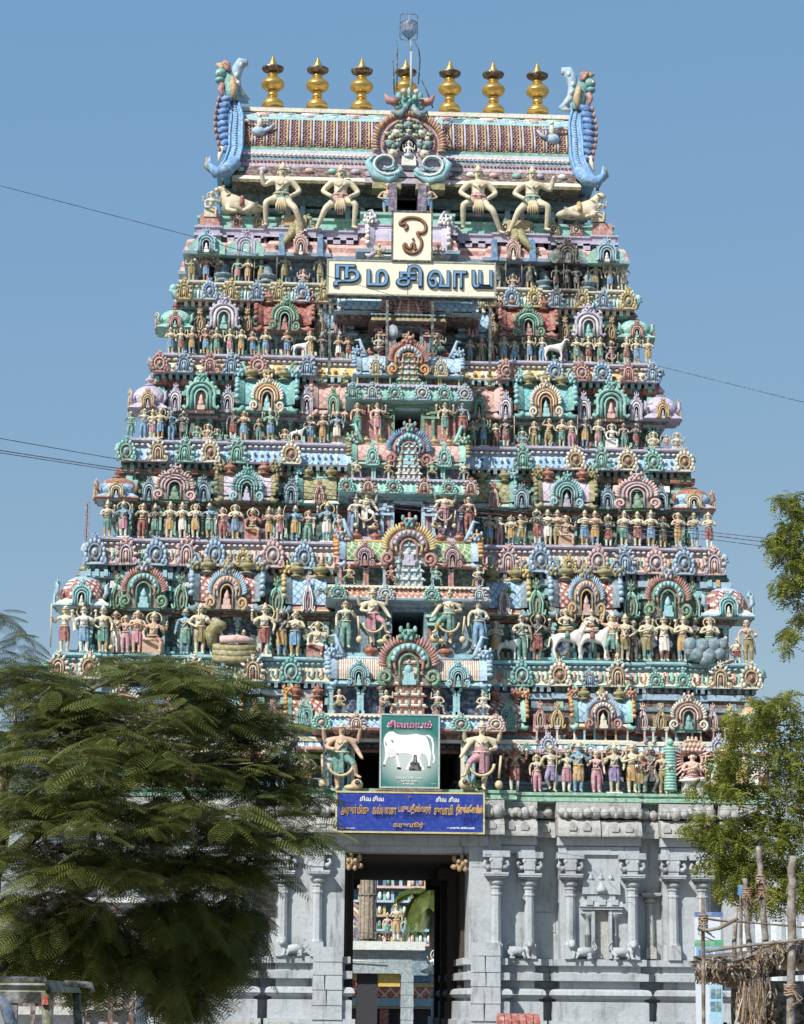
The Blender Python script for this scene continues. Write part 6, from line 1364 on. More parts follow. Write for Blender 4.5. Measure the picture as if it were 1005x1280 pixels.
# serpent couch and other props
b = MB(); x, z = at(292, 808, 1.0)
for i in range(3): b.tube([(x-.75, 1.0, z-.45+.2*i), (x, .92, z-.5+.2*i), (x+.8, 1.0, z-.45+.2*i)], .16, 7, 0)
b.tube([(x-.75, 1.1, z), (x-.85, 1.1, z+.5), (x-.6, 1.0, z+.8), (x-.3, .95, z+.75)], [.2, .24, .3, .12], 7, 0); b.tube([(x-.5, .9, z+.22), (x+.2, .85, z+.25), (x+.75, .9, z+.2)], [.15, .16, .08], 7, 1)
b.build('serpent_couch', [pm('olive'), pm('pink')], TW)
b = MB(); x, z = at(838, 990, .2)
for i in range(15): b.tube([(x+.2*math.cos(rad(a)), .2+.2*math.sin(rad(a)), z+.09+i*.105) for a in range(0, 361, 45)], .055, 5, 0)
b.lathe([(.14, 0), (.14, 1.6), (.08, 1.75)], x, .2, 8, 0, z0=z); b.ball((x, .12, z+1.78), (.13, .15, .14)); b.build('coiled_serpent', pm('mint'), TW)
# ---------------------------------------------------------------- extra relief on the storeys
random.seed(5)
def joined(mb, name, k, kind='stuff'):
    o = mb.build(name, pm(k) if k in PAL else k, TW); o['kind'] = kind; return o
for k in range(2, 7):
    E = E_[k]; z0 = Z(R_[k]['eb'], E); zf = Z(R_[k]['feet'], E+.3); H = Z(R_[k]['et'], E)-z0
    bs = bays_of(k); cA, cB = {2: ('teal', 'rose'), 3: ('teal', 'rose'), 4: ('blue', 'white'), 5: ('white', 'terra'), 6: ('teal', 'white')}[k]
    A, B_ = MB(), MB(); x = -HW[k]+.2; i = 0
    while x < HW[k]-.2:
        if abs(x) > 2.6:
            inb = any(a < abs(x) < b for a, b, _ in bs); y = E-.0+(0 if inb else .24)
            M = (A, B_)[i % 2]; zc = z0+.52*H
            if k in (2, 3): M.tube([(x-.1, y+.06, zc+.26*H), (x-.1, y+.02, zc-.05), (x, y-.0, zc-.2*H), (x+.1, y+.02, zc-.05), (x+.1, y+.06, zc+.26*H)], .035, 4)
            elif k == 4: M.ball((x, y+.03, zc+.05), (.06, .05, .09), 0, 6, 4); M.ball((x, y+.0, z0+.2*H), .05, 0, 5, 3)
            elif k == 5: M.ball((x, y+.03, zc-.04), (.09, .05, .07), 0, 6, 4)
            else: M.tube([(x, y+.01, z0+.25*H), (x, y+.06, z0+.6*H), (x, y+.17, z0+.88*H)], .03, 4)
        x += {2: .33, 3: .31, 4: .24, 5: .27, 6: .13}[k]; i += 1
    joined(A, 'eave_relief', cA); joined(B_, 'eave_relief', cB)
    # stepped blocks and little balusters of the plinth and of the neck behind the shrines
    C_, D_ = MB(), MB(); x = -HW[k]+1.1
    zn0 = Z(R_[k]['sf'], E+.9); zn1 = Z(R_[k]['nx'], E+.9)
    while x < HW[k]-1.1:
        if abs(x) > 2.7:
            M = (C_, D_)[random.random() < .5]
            inb = any(a+.1 < abs(x) < b-.1 for a, b, _ in bs); y = E+1.25-.24*inb
            M.box(x, x+.12, y-.36, y-.1, zf+.12, zf+.38, 0, .01)
            M.box(x, x+.16, y-.12, y+.1, zn0+.74*(zn1-zn0), zn0+.9*(zn1-zn0), 0, .01); M.box(x+.02, x+.12, y-.1, y+.1, zn0+.2*(zn1-zn0), zn0+.44*(zn1-zn0), 0, .01)
        x += random.uniform(.2, .34)
    for a, b in ((2.75, bs[0][0]), (bs[0][1], bs[1][0]), (bs[1][1], bs[2][0])):      # posts and bracket blocks in the recesses
        n_ = max(1, int((b-a)/.42))
        for i in range(n_):
            for q in (-1, 1):
                xx = q*(a+(b-a)*(i+.5)/n_); zA_ = Z(R_[k]['et'], E)+.5; zB_ = Z(R_[k]['sf'], E+.5)-.28
                pil(xx, E+1.2, zA_, zB_-zA_, SC[k]['pil'][i % 2], SC[k]['pil'][1-i % 2], TW, 1.0)
    joined(C_, 'plinth_blocks', SC[k]['pil'][0]); joined(D_, 'plinth_blocks', {2: 'ochre', 3: 'green', 4: 'terra', 5: 'cream', 6: 'sky'}[k])
# ---------------------------------------------------------------- boards and lettering on the tower
STEEL = mat('dark_green_steel', '#2C3A33', rough=.5, grime=.4)
def board(name, label, x0, x1, y0, y1, Y, face, frame, dep=.09, tilt=0):
    a, b = P3(x0, y1, Y), P3(x1, y0, Y); t = thing(name, label, 'sign', ((a.x+b.x)/2, Y, (a.z+b.z)/2)); W, H = (b.x-a.x)/2, (b.z-a.z)/2
    MB().box(-W, W, 0, dep, -H, H).build('panel', face, t)
    for (p, q, r, s) in ((-W-.03, W+.03, H-.03, H+.03), (-W-.03, W+.03, -H-.03, -H+.03)): MB().box(p, q, -.025, dep+.02, r, s).build('frame_bar', frame, t)
    for s in (-1, 1): MB().box(*sorted((s*(W-.03), s*(W+.03))), -.024, dep+.019, -H+.031, H-.031).build('frame_bar', frame, t)
    return t, W, H
CREAMB = mat('cream_board', '#E9E2C4', rough=.5, grime=.28, relief=.1)
Ys = 1.75
t, W, H = board('sign_board', 'long cream board with blue raised Tamil letters across the upper tower front', 409, 619, 329.5, 367, Ys, CREAMB, mat('grey_edge', '#8C8C80', grime=.3))
LBLU = mat('blue_letter', '#5C8DB8', rough=.4, grime=.15, relief=.05); LDK = mat('navy_letter_side', '#17324F', rough=.5, grime=.2, relief=.05)
pxm = 2*W/210
for txt, a, b, y0, y1 in (('ந', 416, 450, 330.5, 360.5), ('ம', 457.5, 485.5, 337, 360), ('சி', 494, 528, 331, 361), ('வா', 533, 584, 338, 362.5), ('ய', 589, 616, 338, 362.5)):
    cx = ((a+b)/2-514)*pxm; cz = -((y0+y1)/2-(328+ .022*((a+b)/2-410)+18.5))*pxm
    ww, hh = (b-a)*pxm, (y1-y0)*pxm
    letters(txt, hh, ww, LDK, t, cx, -.035, cz, .03, .030, 0, 'letter_edge')
    letters(txt, hh*.90, ww*.92, LBLU, t, cx, -.075, cz, .045, .004, 0, 'letter')
MB().box(-.14-.01, -.14+.01, -.012, .0, -H, H).build('panel_joint', STEEL, t)
for px in (413, 484.5, 541, 613):
    a = P3(px, 367, Ys); MB().box(a.x-.05-t.location.x, a.x+.05-t.location.x, .1, .2, -H-3.1, -H).build('support_post', STEEL, t)
MB().box(-W, W, .12, .2, -H-.12, -H-.03).build('support_rail', STEEL, t)
t, W, H = board('emblem_board', 'small upright cream board with a brown curling Tamil sign above the long board', 490, 540, 265, 325.5, Ys-.05, CREAMB, STEEL, .12)
pxm = 2*W/50; Zc = lambda u, v: ((400+u/4.37-515)*pxm, -(180+v/4.37-295.2)*pxm)
sw = [(462, 470), (478, 452), (462, 432), (440, 445), (435, 425), (462, 403), (505, 395), (548, 405), (578, 435), (578, 470), (555, 490), (528, 478), (540, 505), (556, 530), (553, 565), (535, 595), (500, 608), (465, 592), (455, 560), (465, 545), (478, 575), (498, 580), (500, 550), (515, 545), (517, 580), (530, 578)]
def smooth(pts, n=2):
    for _ in range(n):
        q = [pts[0]]
        for a, b in zip(pts, pts[1:]): q += [tuple(.75*x+.25*y for x, y in zip(a, b)), tuple(.25*x+.75*y for x, y in zip(a, b))]
        pts = q+[pts[-1]]
    return pts
sp = [(Zc(u, v)[0], -.04, Zc(u, v)[1]) for u, v in smooth(sw)]
OMB = mat('brown_letter', '#8A5236', rough=.4, grime=.2, relief=.05)
m_ = MB(); m_.tube(sp, .052, 6); m_.ball((Zc(508, 522)[0], -.04, Zc(508, 522)[1]), .055); m_.build('raised_letter', OMB, t)
m_ = MB(); m_.tube([(x, -.02, z) for x, y, z in sp], .072, 6, flat=.3); m_.build('letter_edge', mat('dark_brown_edge', '#3A2218', grime=.1), t)

# white bull poster
Yp = -1.0
TEALP = None
def poster_hook(tt):
    p = sepos(tt); dx = nmath(tt, 'DIVIDE', nmath(tt, 'SUBTRACT', p[0], P3(512, 940, Yp).x), 1.15); dz = nmath(tt, 'DIVIDE', nmath(tt, 'SUBTRACT', p[2], P3(512, 948, Yp).z), 1.0)
    r = nmath(tt, 'SQRT', nmath(tt, 'ADD', nmath(tt, 'MULTIPLY', dx, dx), nmath(tt, 'MULTIPLY', dz, dz)))
    m = tt.nodes.new('ShaderNodeMapRange'); m.inputs[1].default_value = .35; m.inputs[2].default_value = 1.15; tt.links.new(r, m.inputs[0]); return mixc(tt, m.outputs[0], '#B9C4BE', '#1E6C66')
PST = mat('printed_teal_poster', '#2F7F78', rough=.35, grime=.12, relief=.05, hook=poster_hook)
t, W, H = board('bull_poster', 'teal printed poster of a white bull standing before the lowest doorway', 475, 549, 894, 984, Yp, PST, mat('galvanised_frame', '#9CB0B0', rough=.4, grime=.3), .07)
pxm = 2*W/74; Q = lambda u, v: ((440+u/7.18-512)*pxm, -(870+v/7.18-939)*pxm)   # from the enlarged view
WH = mat('printed_white', '#EDEEEA', rough=.35, grime=.08, relief=.03); PB = mat('printed_black', '#141416', rough=.4, grime=.05); PK = mat('printed_pink', '#C8287A', rough=.4, grime=.05); GY = mat('printed_grey', '#7E8488', rough=.4, grime=.05)
def flat(poly, d, m, name):
    b = MB(); b.prism([Q(u, v) for u, v in poly], -.006*d-.002, .0); return b.build(name, m, t)
bull = [(283, 380), (300, 345), (330, 322), (365, 320), (400, 345), (470, 352), (530, 345), (580, 338), (620, 350), (655, 352), (672, 372), (690, 420), (700, 470), (712, 520), (706, 560), (702, 625), (712, 640), (682, 640), (688, 590), (672, 545), (650, 520), (620, 515), (606, 560), (632, 620), (655, 660), (630, 668), (606, 620), (580, 570), (555, 540), (530, 600), (512, 665), (482, 662), (512, 600), (545, 545), (520, 522), (470, 515), (425, 520), (412, 545), (420, 590), (438, 645), (408, 650), (402, 600), (390, 545), (360, 540), (320, 555), (305, 590), (296, 625), (276, 622), (288, 580), (296, 530), (290, 470), (280, 420)]
flat(bull, 1, WH, 'printed_bull')
flat([(655, 352), (690, 345), (725, 375), (738, 430), (735, 500), (748, 560), (738, 600), (722, 600), (735, 570), (722, 510), (722, 430), (708, 385), (680, 362)], 1, WH, 'printed_tail')
for pl in ([(292, 415), (300, 415), (310, 450), (298, 448)], [(342, 395), (365, 402), (370, 422), (352, 415)], [(276, 618), (298, 622), (292, 636), (272, 632)], [(406, 640), (440, 645), (436, 662), (404, 658)], [(680, 626), (710, 628), (708, 646), (676, 642)], [(395, 525), (418, 515), (410, 535)]): flat(pl, 2, PB, 'printed_mark')
flat([(330, 480), (360, 470), (400, 500), (395, 540), (350, 560), (320, 540), (305, 510)], 2, mat('printed_offwhite', '#D8D4D2', grime=.05), 'printed_muzzle')
flat([(555, 530), (580, 530), (583, 590), (605, 600), (608, 625), (625, 640), (620, 668), (512, 668), (508, 645), (525, 630), (520, 600), (552, 590)], 3, PB, 'printed_stone')
flat([(560, 545), (574, 545), (574, 600), (560, 600)], 4, GY, 'printed_stone_shine')
for a, w_ in ((PK, 0), ): letters('சிவமயம்', 9.2*pxm, 57*pxm, WH, t, *(Q(512, 250)[0], -.006, Q(512, 250)[1]), .002, .03); letters('சிவமயம்', 8.3*pxm, 55*pxm, PK, t, *(Q(512, 250)[0], -.055, Q(512, 250)[1]), .002, .018)
for tx, u, v, hh, ww in (('SUN & COW', 475, 738, 3.0, 23), ('BRAND', 598, 740, 1.7, 9), ('AGMARK GHEE', 512, 766, 2.0, 20), ('KARUR', 512, 789, 2.4, 15), ('கரூர்', 735, 789, 2.0, 6)):
    q_ = Q(u, v); letters(tx, hh*pxm, ww*pxm, WH, t, q_[0], -.006, q_[1], .002, .012)
br = MB(); br.box(-W-.12, W+.12, -.02, .25, -H-.12, -H-.05); 
for s in (-.55, .45): br.box(s-.3, s+.3, .0, .2, -H-.28, -H-.12)
br.build('bracket', mat('rusty_bracket', '#6F5B48', rough=.8, grime=.6), t)
# blue banner
BL = mat('royal_blue_banner', '#0C2A98', rough=.4, grime=.22, relief=.1); YL = mat('banner_yellow', '#D9A62E', rough=.4, grime=.1, relief=.03)
t, W, H = board('name_board', 'wide royal blue board with yellow Tamil temple name over the gate', 420, 605, 992, 1039.5, -1.25, BL, mat('yellow_frame', '#C8B860', grime=.3), .08)
pxm = 2*W/185; QB = lambda px, py: ((px-512.5)*pxm, -(py-1015.7-.008*(px-512))*pxm)
for tx, px, py, hh, ww, m_, of in (('சிவ', 456, 998.5, 6.6, 14, WH, .02), ('சிவ', 472, 998.5, 6.6, 14, WH, .02), ('சிவ', 551, 999, 6.6, 13, WH, .02), ('சிவ', 567, 999, 6.6, 13, WH, .02),
    ('அருள்மிகு', 443, 1013, 14.5, 35, YL, .008), ('கல்யாண', 480, 1012, 12, 30, YL, .008), ('பசுபதீஸ்வரர்', 518, 1012, 13.5, 41, YL, .008), ('சுவாமி', 554, 1012, 13, 24, YL, .008), ('திருக்கோவில்', 586, 1013, 14, 33, YL, .008), ('கருவூர்', 510, 1031.5, 8, 38, YL, .008),
    ('ஸ்ரீ', 511, 996, 2.6, 3, YL, .01), ('அருள்மிகு கரூர்', 434, 1035.5, 1.8, 19, WH, .01), ('உபயம் M.K. விகில் கரூர்', 576, 1035, 2.8, 34, WH, .01)):
    q_ = QB(px, py); letters(tx, hh*pxm, ww*pxm, m_, t, q_[0], -.008, q_[1], .003, of)
# horn loudspeaker
a = P3(498, 418, 2.0); t = thing('loudspeaker', 'grey horn loudspeaker hanging in the fifth doorway below the long board', 'loudspeaker', a)
b = MB(); n_ = 16
d_ = Vector((-.75, -.65, -.05)).normalized()
b.tube([-d_*.35, -d_*.1, d_*.1, d_*.26, d_*.34], [.06, .08, .16, .27, .33], n_); b.build('horn', mat('grey_horn', '#7C8C96', rough=.45, grime=.3), t)
MB().tube([d_*.335, d_*.30], [.29, .1], n_).build('mouth', mat('horn_inside', '#3D474E', rough=.6, grime=.2), t); MB().tube([-d_*.35, -d_*.55], .09, 10).build('driver', mat('grey_horn', '#7C8C96'), t)
# caged lamp on its pole and lightning rods
a = P3(514, 112, 4.0); zt_ = P3(510, 10, 4.0).z-a.z; t = thing('caged_lamp', 'netted lamp basket in a square frame on the pole above the roof centre', 'lamp', a)
GREYM = mat('weathered_grey_metal', '#9AA0A2', rough=.5, grime=.3, relief=.1)
sc_ = 1/31.0; up = lambda py: (112-py)*sc_
MB().tube([(0, 0, -.3), (-.01, 0, up(62))], .055, 8).build('pole', GREYM, t); MB().tube([(-.01, 0, up(62)), (-.03, 0, up(46))], .025, 6).build('pole', GREYM, t)
def rr(px0, px1, p0, p1): 
    x0, x1 = (px0-514)*sc_, (px1-514)*sc_; z0, z1 = up(p1), up(p0); c = .07
    return [(x0+c, 0, z0), (x1-c, 0, z0), (x1, 0, z0+c), (x1, 0, z1-c), (x1-c, 0, z1), (x0+c, 0, z1), (x0, 0, z1-c), (x0, 0, z0+c), (x0+c, 0, z0)]
MB().tube(rr(499.5, 521, 12, 46.5), .018, 5).build('frame', STEEL, t)
cx = (510.5-514)*sc_
for i in range(12):
    a_ = rad(30*i); MB().tube([(cx, 0, up(46)), (cx+.3*math.cos(a_), .3*math.sin(a_), up(37)), (cx+.3*math.cos(a_), .3*math.sin(a_), up(24))], .006, 4).build('cage_bar', STEEL, t)
MB().tube([(cx+.3*math.cos(rad(i*24)), .3*math.sin(rad(i*24)), up(24)) for i in range(16)], .018, 5).build('cage_ring', STEEL, t)
glass = bpy.data.materials.new('lamp_netting'); glass.use_nodes = True; gb = glass.node_tree.nodes['Principled BSDF']; gb.inputs['Base Color'].default_value = (.25, .25, .3, 1); gb.inputs['Alpha'].default_value = .38; gb.inputs['Roughness'].default_value = .4
nb = MB(); n_ = 18
v = [(cx, 0, up(46))]+[(cx+.295*math.cos(rad(20*i)), .295*math.sin(rad(20*i)), up(37)) for i in range(18)]+[(cx+.295*math.cos(rad(20*i)), .295*math.sin(rad(20*i)), up(25)) for i in range(18)]
nb.add(v, [(0, 1+i, 1+(i+1) % 18) for i in range(18)]+[(1+i, 1+(i+1) % 18, 19+(i+1) % 18, 19+i) for i in range(18)], 0, True); nb.build('netting', glass, t)
b = MB(); b.ball((cx, 0, up(23)), (.16, .16, .09)); b.ball((cx, 0, up(21)), (.05, .05, .1)); b.tube([(cx, 0, up(20)), (cx, 0, up(12))], .012, 5); b.build('lamp_head', GREYM, t)
for i, pts in enumerate([[(493, 118), (492, 90), (491, 72)], [(496, 112), (496.5, 80), (496.5, 62), (495.5, 50)], [(523, 105), (525, 75), (523.5, 62), (518, 52)], [(541, 135), (534, 115), (527, 100)]]):
    o = MB().tube([P3(x, y, 4.6) for x, y in pts], [.03]*(len(pts)-1)+[.012], 5).build('lightning_rod', STEEL)
    tag(o, ['thin short lightning rod, leftmost beside the lamp pole', 'thin tall lightning rod just left of the lamp pole', 'bent pale rod just right of the lamp pole', 'slanting dark rod leaning right behind the roof crest'][i], 'rod', 'lightning rods around the lamp')
# mast far behind on the left
a = P3(107, 690, 30); t = thing('lattice_mast', 'thin distant lattice mast rising beside the left flank of the tower', 'mast', (a.x, 30, 0))
zT = P3(107, 626, 30).z
for i, (dx, dy) in enumerate(((-.14, 0), (.14, 0), (0, .24))): MB().tube([(dx, dy, 0), (dx*.6, dy*.6, zT)], .03, 4).build('leg', mat('red_mast_paint', '#7E5A52', grime=.3), t)
b = MB(); z = 8
while z < zT-.5: b.tube([(-.12, 0, z), (.12, 0, z+.35)], .015, 3); b.tube([(.12, 0, z+.35), (-.12, 0, z+.7)], .015, 3); z += .7
b.build('bracing', GREYM, t)
# overhead cables
def cable(pts, lab, r=.012, n=24, sag=.0):
    P = [P3(*p) for p in pts]; o = MB().tube(P, r, 4).build('cable', mat('black_cable', '#1E2226', grime=.1), None); tag(o, lab, 'cable', 'overhead cables')
cable([(-40, 224, -20), (0, 232, -20), (235, 294, -14), (410, 345, -9), (560, 390, -6), (700, 425, -8), (825, 458, -12), (1005, 503, -18), (1060, 516, -20)], 'long single black cable slanting from upper left across the long board', .011)
cable([(-40, 543, -30), (0, 548, -30), (130, 571, -26), (320, 600, -22), (500, 623, -20), (700, 646, -20), (895, 666, -20), (1060, 684, -22)], 'upper one of three cables crossing the tower at mid height', .012)
cable([(-40, 558, -30), (0, 563, -30), (130, 583, -26), (320, 608, -22), (500, 630, -20), (700, 652, -20), (895, 670, -20), (1060, 690, -22)], 'middle one of three cables crossing the tower at mid height', .014)
cable([(-40, 561, -30), (0, 566, -30), (130, 586, -26), (320, 613, -22), (500, 636, -20), (700, 658, -20), (895, 675, -20), (1060, 697, -22)], 'lowest one of three cables crossing the tower at mid height', .012)
cable([(606, 1018, -1.2), (700, 1016, -1.6), (840, 1015, -8), (1005, 1008, -20), (1060, 1005, -24)], 'thin cable running from the blue board to the right tree', .008)
cable([(860, 1038, -20), (930, 1040, -20), (1010, 1042, -20), (1060, 1044, -20)], 'low cable in front of the right tree', .014)
cable([(440, 1039, -1.3), (441, 1060, -1.0), (441, 1110, -.6)], 'short cable hanging from the blue board over the lintel', .008)
# ---------------------------------------------------------------- beyond the gate
WHW = mat('limewashed_wall', '#D5D8D2', rough=.8, grime=.5); BLG = mat('blue_grey_wall', '#8C9EA2', rough=.8, grime=.5)
t = thing('inner_pavilion', 'flat-roofed whitewashed pavilion seen through the gate opening', 'building', (0, 37, 0))
def rel(px, py, Y): p = P3(px, py, Y); return p.x, p.z
x0, z1 = rel(400, 1176, 37); x1, z2 = rel(531, 1188, 37)
MB().box(x0, x1, -.3, 6, z2, z1, 0, .02).build('roof_slab', WHW, t)
xa = rel(522, 1190, 37)[0]; zb1 = rel(500, 1217, 37)[1]
MB().box(x0, xa-.3, .1, 6, zb1+.2, z2).build('beam', BLG, t); MB().box(x0, xa-.35, .04, .3, zb1, zb1+.22).build('beam', BLG, t)
o = MB().tube([(rel(434, 1200, 37)[0], -.05, rel(434, 1200, 37)[1]), (rel(482, 1203, 37)[0], -.05, rel(482, 1203, 37)[1])], .03, 5).build('tube_light', WHW, t)
for a, b_ in ((501, 517), (430, 436)):
    xx0, xx1 = rel(a, 1250, 37)[0], rel(b_, 1250, 37)[0]; z = 0
    while z < zb1-.01:
        h = min(.62, zb1-z); MB().box(xx0, xx1, -.0, .6, z, z+h-.02, 0, .02).build('column_block', BLG, t); z += .62
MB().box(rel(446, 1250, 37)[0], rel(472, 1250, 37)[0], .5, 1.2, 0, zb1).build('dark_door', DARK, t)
YEL = mat('yellow_notice', '#D0AE2C', grime=.2); REDN = mat('red_notice', '#A8241C', grime=.2)
for a, b_, i in ((420, 446, 0), (473, 500, 1)):
    xx0, xx1 = rel(a, 1220, 37.4)[0], rel(b_, 1220, 37.4)[0]; zz0 = rel(470, 1233, 37.4)[1]
    q = thing('notice_board', 'yellow and red notice board under the pavilion beam, %s one' % ('left' if not i else 'right'), 'sign', ((xx0+xx1)/2, 37.45, zz0), 0, 'notice boards under the pavilion'); w_ = (xx1-xx0)/2
    MB().box(-w_, w_, 0, .05, 0, .75).build('panel', YEL, q)
    if not i: MB().box(-w_, w_, -.01, 0, 0, .28).build('band', REDN, q)
t = thing('painted_hall', 'hall with red diamond and pale blue painted bands behind the pavilion', 'building', (0, 42, 0))
xr = rel(556, 1240, 42)[0]; xl = rel(420, 1240, 42)[0]; L_ = [(1228, 1219, mat('hall_blue', '#3E6E9C', grime=.3)), (1234, 1228.5, mat('hall_yellow', '#B8A848', grime=.3)), (1247, 1234.5, None), (1258, 1247.5, mat('hall_sky', '#7FB2D2', grime=.3)), (1261, 1258.5, mat('hall_ochre', '#A8914C', grime=.3))]
def dia(tt):
    p = sepos(tt); s = .62
    f1 = nmath(tt, 'PINGPONG', nmath(tt, 'DIVIDE', p[0], s), .5); f2 = nmath(tt, 'PINGPONG', nmath(tt, 'DIVIDE', p[2], s), .5)
    return mixc(tt, nmath(tt, 'GREATER_THAN', nmath(tt, 'ABSOLUTE', nmath(tt, 'SUBTRACT', nmath(tt, 'ADD', f1, f2), .5)), .1), '#E2C8B4', '#B8452F')
DIAM = mat('hall_diamonds', '#B8452F', grime=.3, hook=dia)
for i, (a, b_, m) in enumerate(L_): MB().box(xl, xr, -.03*i if i < 3 else -.02, .3, rel(500, a, 42)[1]+.004, rel(500, b_, 42)[1]).build('painted_band', m or DIAM, t)
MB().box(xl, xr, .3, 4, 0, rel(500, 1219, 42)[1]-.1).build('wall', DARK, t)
MB().box(rel(475, 1270, 42)[0], rel(486, 1270, 42)[0], .0, .29, 0, rel(500, 1262, 42)[1]).build('post', pm('terra'), t)
for i, (px, py, h) in enumerate(((536, 1218, .9), (546, 1205, 1.5))):
    z_ = rel(px, 1218, 42)[1]; o = bpy.data.objects.new('bull_statue' if i == 0 else 'statue', BMESH['lying'] if i == 0 else FMESH['s']); COL.objects.link(o); o.location = (rel(px, 1218, 42)[0], 42.3, z_); o.scale = (h, h, h)
    for s_ in o.material_slots: s_.link = 'OBJECT'; s_.material = skm('w')
    if i: o.scale = (2.2, 2.2, 2.2); o.location.y = 43.0
    tag(o, 'white seated bull on the painted hall, seen through the gate' if not i else 'white seated figure behind the bull, seen through the gate', 'statue')
# inner tower, bright and small
t = thing('inner_tower', 'second smaller painted tower glimpsed through the gate behind the pavilion', 'temple tower', (0, 74, 0))
random.seed(3)
x0 = rel(425, 1150, 74)[0]; x1 = rel(560, 1150, 74)[0]; z = rel(470, 1182, 74)[1]; zt_ = rel(470, 1060, 74)[1]; i = 0
MB().box(x0, x1, 1.0, 6, 0, zt_).build('wall', pm('slate'), t)
while z < zt_:
    MB().box(x0-.2, x1+.2, .2, 1.2, z, z+.16, 0, .02).build('cornice', pm(('pink', 'aqua', 'ochre', 'sky')[i % 4]), t); x = x0+.1
    while x < x1: 
        MB().box(x, x+.22, .5, 1.1, z+.16, z+.75, 0, .02).build('pilaster', pm(('sky', 'cream', 'blue', 'yellow', 'mint')[random.randrange(5)]), t)
        if random.random() < .6: MB().ball((x+.36, .4, z+.45), (.14, .1, .28), 0, 6, 4).build('small_figure', pm(('cream', 'pink', 'white', 'green')[random.randrange(4)]), t)
        x += .55
    z += .95; i += 1
b = MB(); c0 = rel(432, 1150, 73); 
for r_, m_ in ((1.5, 0), (1.25, 1), (1.0, 0)): b.tube([(c0[0]+r_*math.cos(rad(a)), -1.2, c0[1]-.6+r_*1.15*math.sin(rad(a))) for a in range(-5, 186, 12)], .13, 5, m_)
b.build('arch', [pm('rose'), pm('cream')], t); MB().box(c0[0]-1.0, c0[0]+1.0, -1.1, -.9, c0[1]-2.4, c0[1]+.1).build('niche_back', pm('blue'), t)
for i, (px, py, h) in enumerate(((435, 1178, 1.5), (442, 1178, 1.3), (484, 1176, 1.7), (495, 1176, 2.3), (507, 1177, 1.6))):
    x_, z_ = rel(px, py, 60); o = ob('statue', FMESH['abcft'[i]], None, (x_, 60, z_), 0, h, [skm('tcpcg'[i]), clm('brgyb'[i]), DM[2], clm('wyrwb'[i]), DM[4], DM[5]])
    tag(o, 'small painted figure seen through the gate, %s from the left' % ordn(i), 'statue', 'figures seen through the gate')
# stone lamp column
x_, z_ = rel(459, 1178, 48); t = thing('stone_column', 'tall brown fluted stone column seen through the gate', 'column', (x_, 48, 0))
BRS = mat('brown_stone', '#8F7C64', rough=.85, grime=.5)
b = MB(); v = []; n_ = 24
b.lathe([(.46, 0), (.46, 11)], n=n_, smooth=False); b.build('shaft', BRS, t)
for i in range(12): MB().box(-.045, .045, -.50, -.42, 0, 11).build('flute', BRS, t).rotation_euler = (0, 0, rad(30*i))
for z in (4.9, 7.3): MB().tube([(.5*math.cos(rad(a)), .5*math.sin(rad(a)), z) for a in range(0, 361, 20)], .05, 5).build('band', mat('iron_band', '#4A4038', grime=.3), t)
# rail on the pavilion roof
t = thing('iron_railing', 'thin rusty railing along the pavilion roof beyond the gate', 'railing', (0, 41, 0))
za, zb = rel(470, 1177, 41)[1], rel(470, 1166, 41)[1]
MB().tube([(rel(425, 1166, 41)[0], 0, zb), (rel(505, 1166, 41)[0], 0, zb)], .03, 5).build('rail', mat('rust', '#5A3F34', grime=.4), t)
for px in (440, 470, 500): MB().tube([(rel(px, 1166, 41)[0], 0, za-.05), (rel(px, 1166, 41)[0], 0, zb)], .025, 5).build('post', mat('rust', '#5A3F34'), t)
# palm
def leafmat(name, c1, c2, tr=.25, rough=.5):
    m = bpy.data.materials.new(name); m.use_nodes = True; tt = m.node_tree; b = tt.nodes['Principled BSDF']; b.inputs['Roughness'].default_value = rough; b.inputs['Specular IOR Level'].default_value = .3
    n = tt.nodes.new('ShaderNodeTexNoise'); n.inputs['Scale'].default_value = 2.2; n.inputs['Detail'].default_value = 3; g = tt.nodes.new('ShaderNodeNewGeometry'); tt.links.new(g.outputs['Position'], n.inputs['Vector'])
    mr = tt.nodes.new('ShaderNodeMapRange'); mr.inputs[1].default_value = .35; mr.inputs[2].default_value = .65; tt.links.new(n.outputs[0], mr.inputs[0])
    at_ = tt.nodes.new('ShaderNodeAttribute'); at_.attribute_name = 'tint'; mm = nmath(tt, 'MULTIPLY', nmath(tt, 'ADD', mr.outputs[0], at_.outputs['Fac']), .5)
    mx = tt.nodes.new('ShaderNodeMix'); mx.data_type = 'RGBA'; tt.links.new(mm, mx.inputs[0]); mx.inputs[6].default_value = c1+(1,); mx.inputs[7].default_value = c2+(1,)
    tt.links.new(mx.outputs[2], b.inputs['Base Color'])
    tl = tt.nodes.new('ShaderNodeBsdfTranslucent'); tt.links.new(mx.outputs[2], tl.inputs[0]); ms = tt.nodes.new('ShaderNodeMixShader'); ms.inputs[0].default_value = tr
    tt.links.new(b.outputs[0], ms.inputs[1]); tt.links.new(tl.outputs[0], ms.inputs[2]); tt.links.new(ms.outputs[0], tt.nodes['Material Output'].inputs[0]); return m
x_, z_ = rel(532, 1128, 46); t = thing('coconut_palm', 'coconut palm whose fronds hang behind the gate opening', 'palm tree', (x_+.3, 46, 0))
PLM = leafmat('palm_leaf', (.07, .11, .02), (.24, .26, .06), .4)
MB().tube([(0, 0, 0), (.1, 0, 4), (0, 0, z_+.6)], [.22, .17, .15], 8).build('trunk', mat('palm_bark', '#6E6152', rough=.9), t)
random.seed(9)
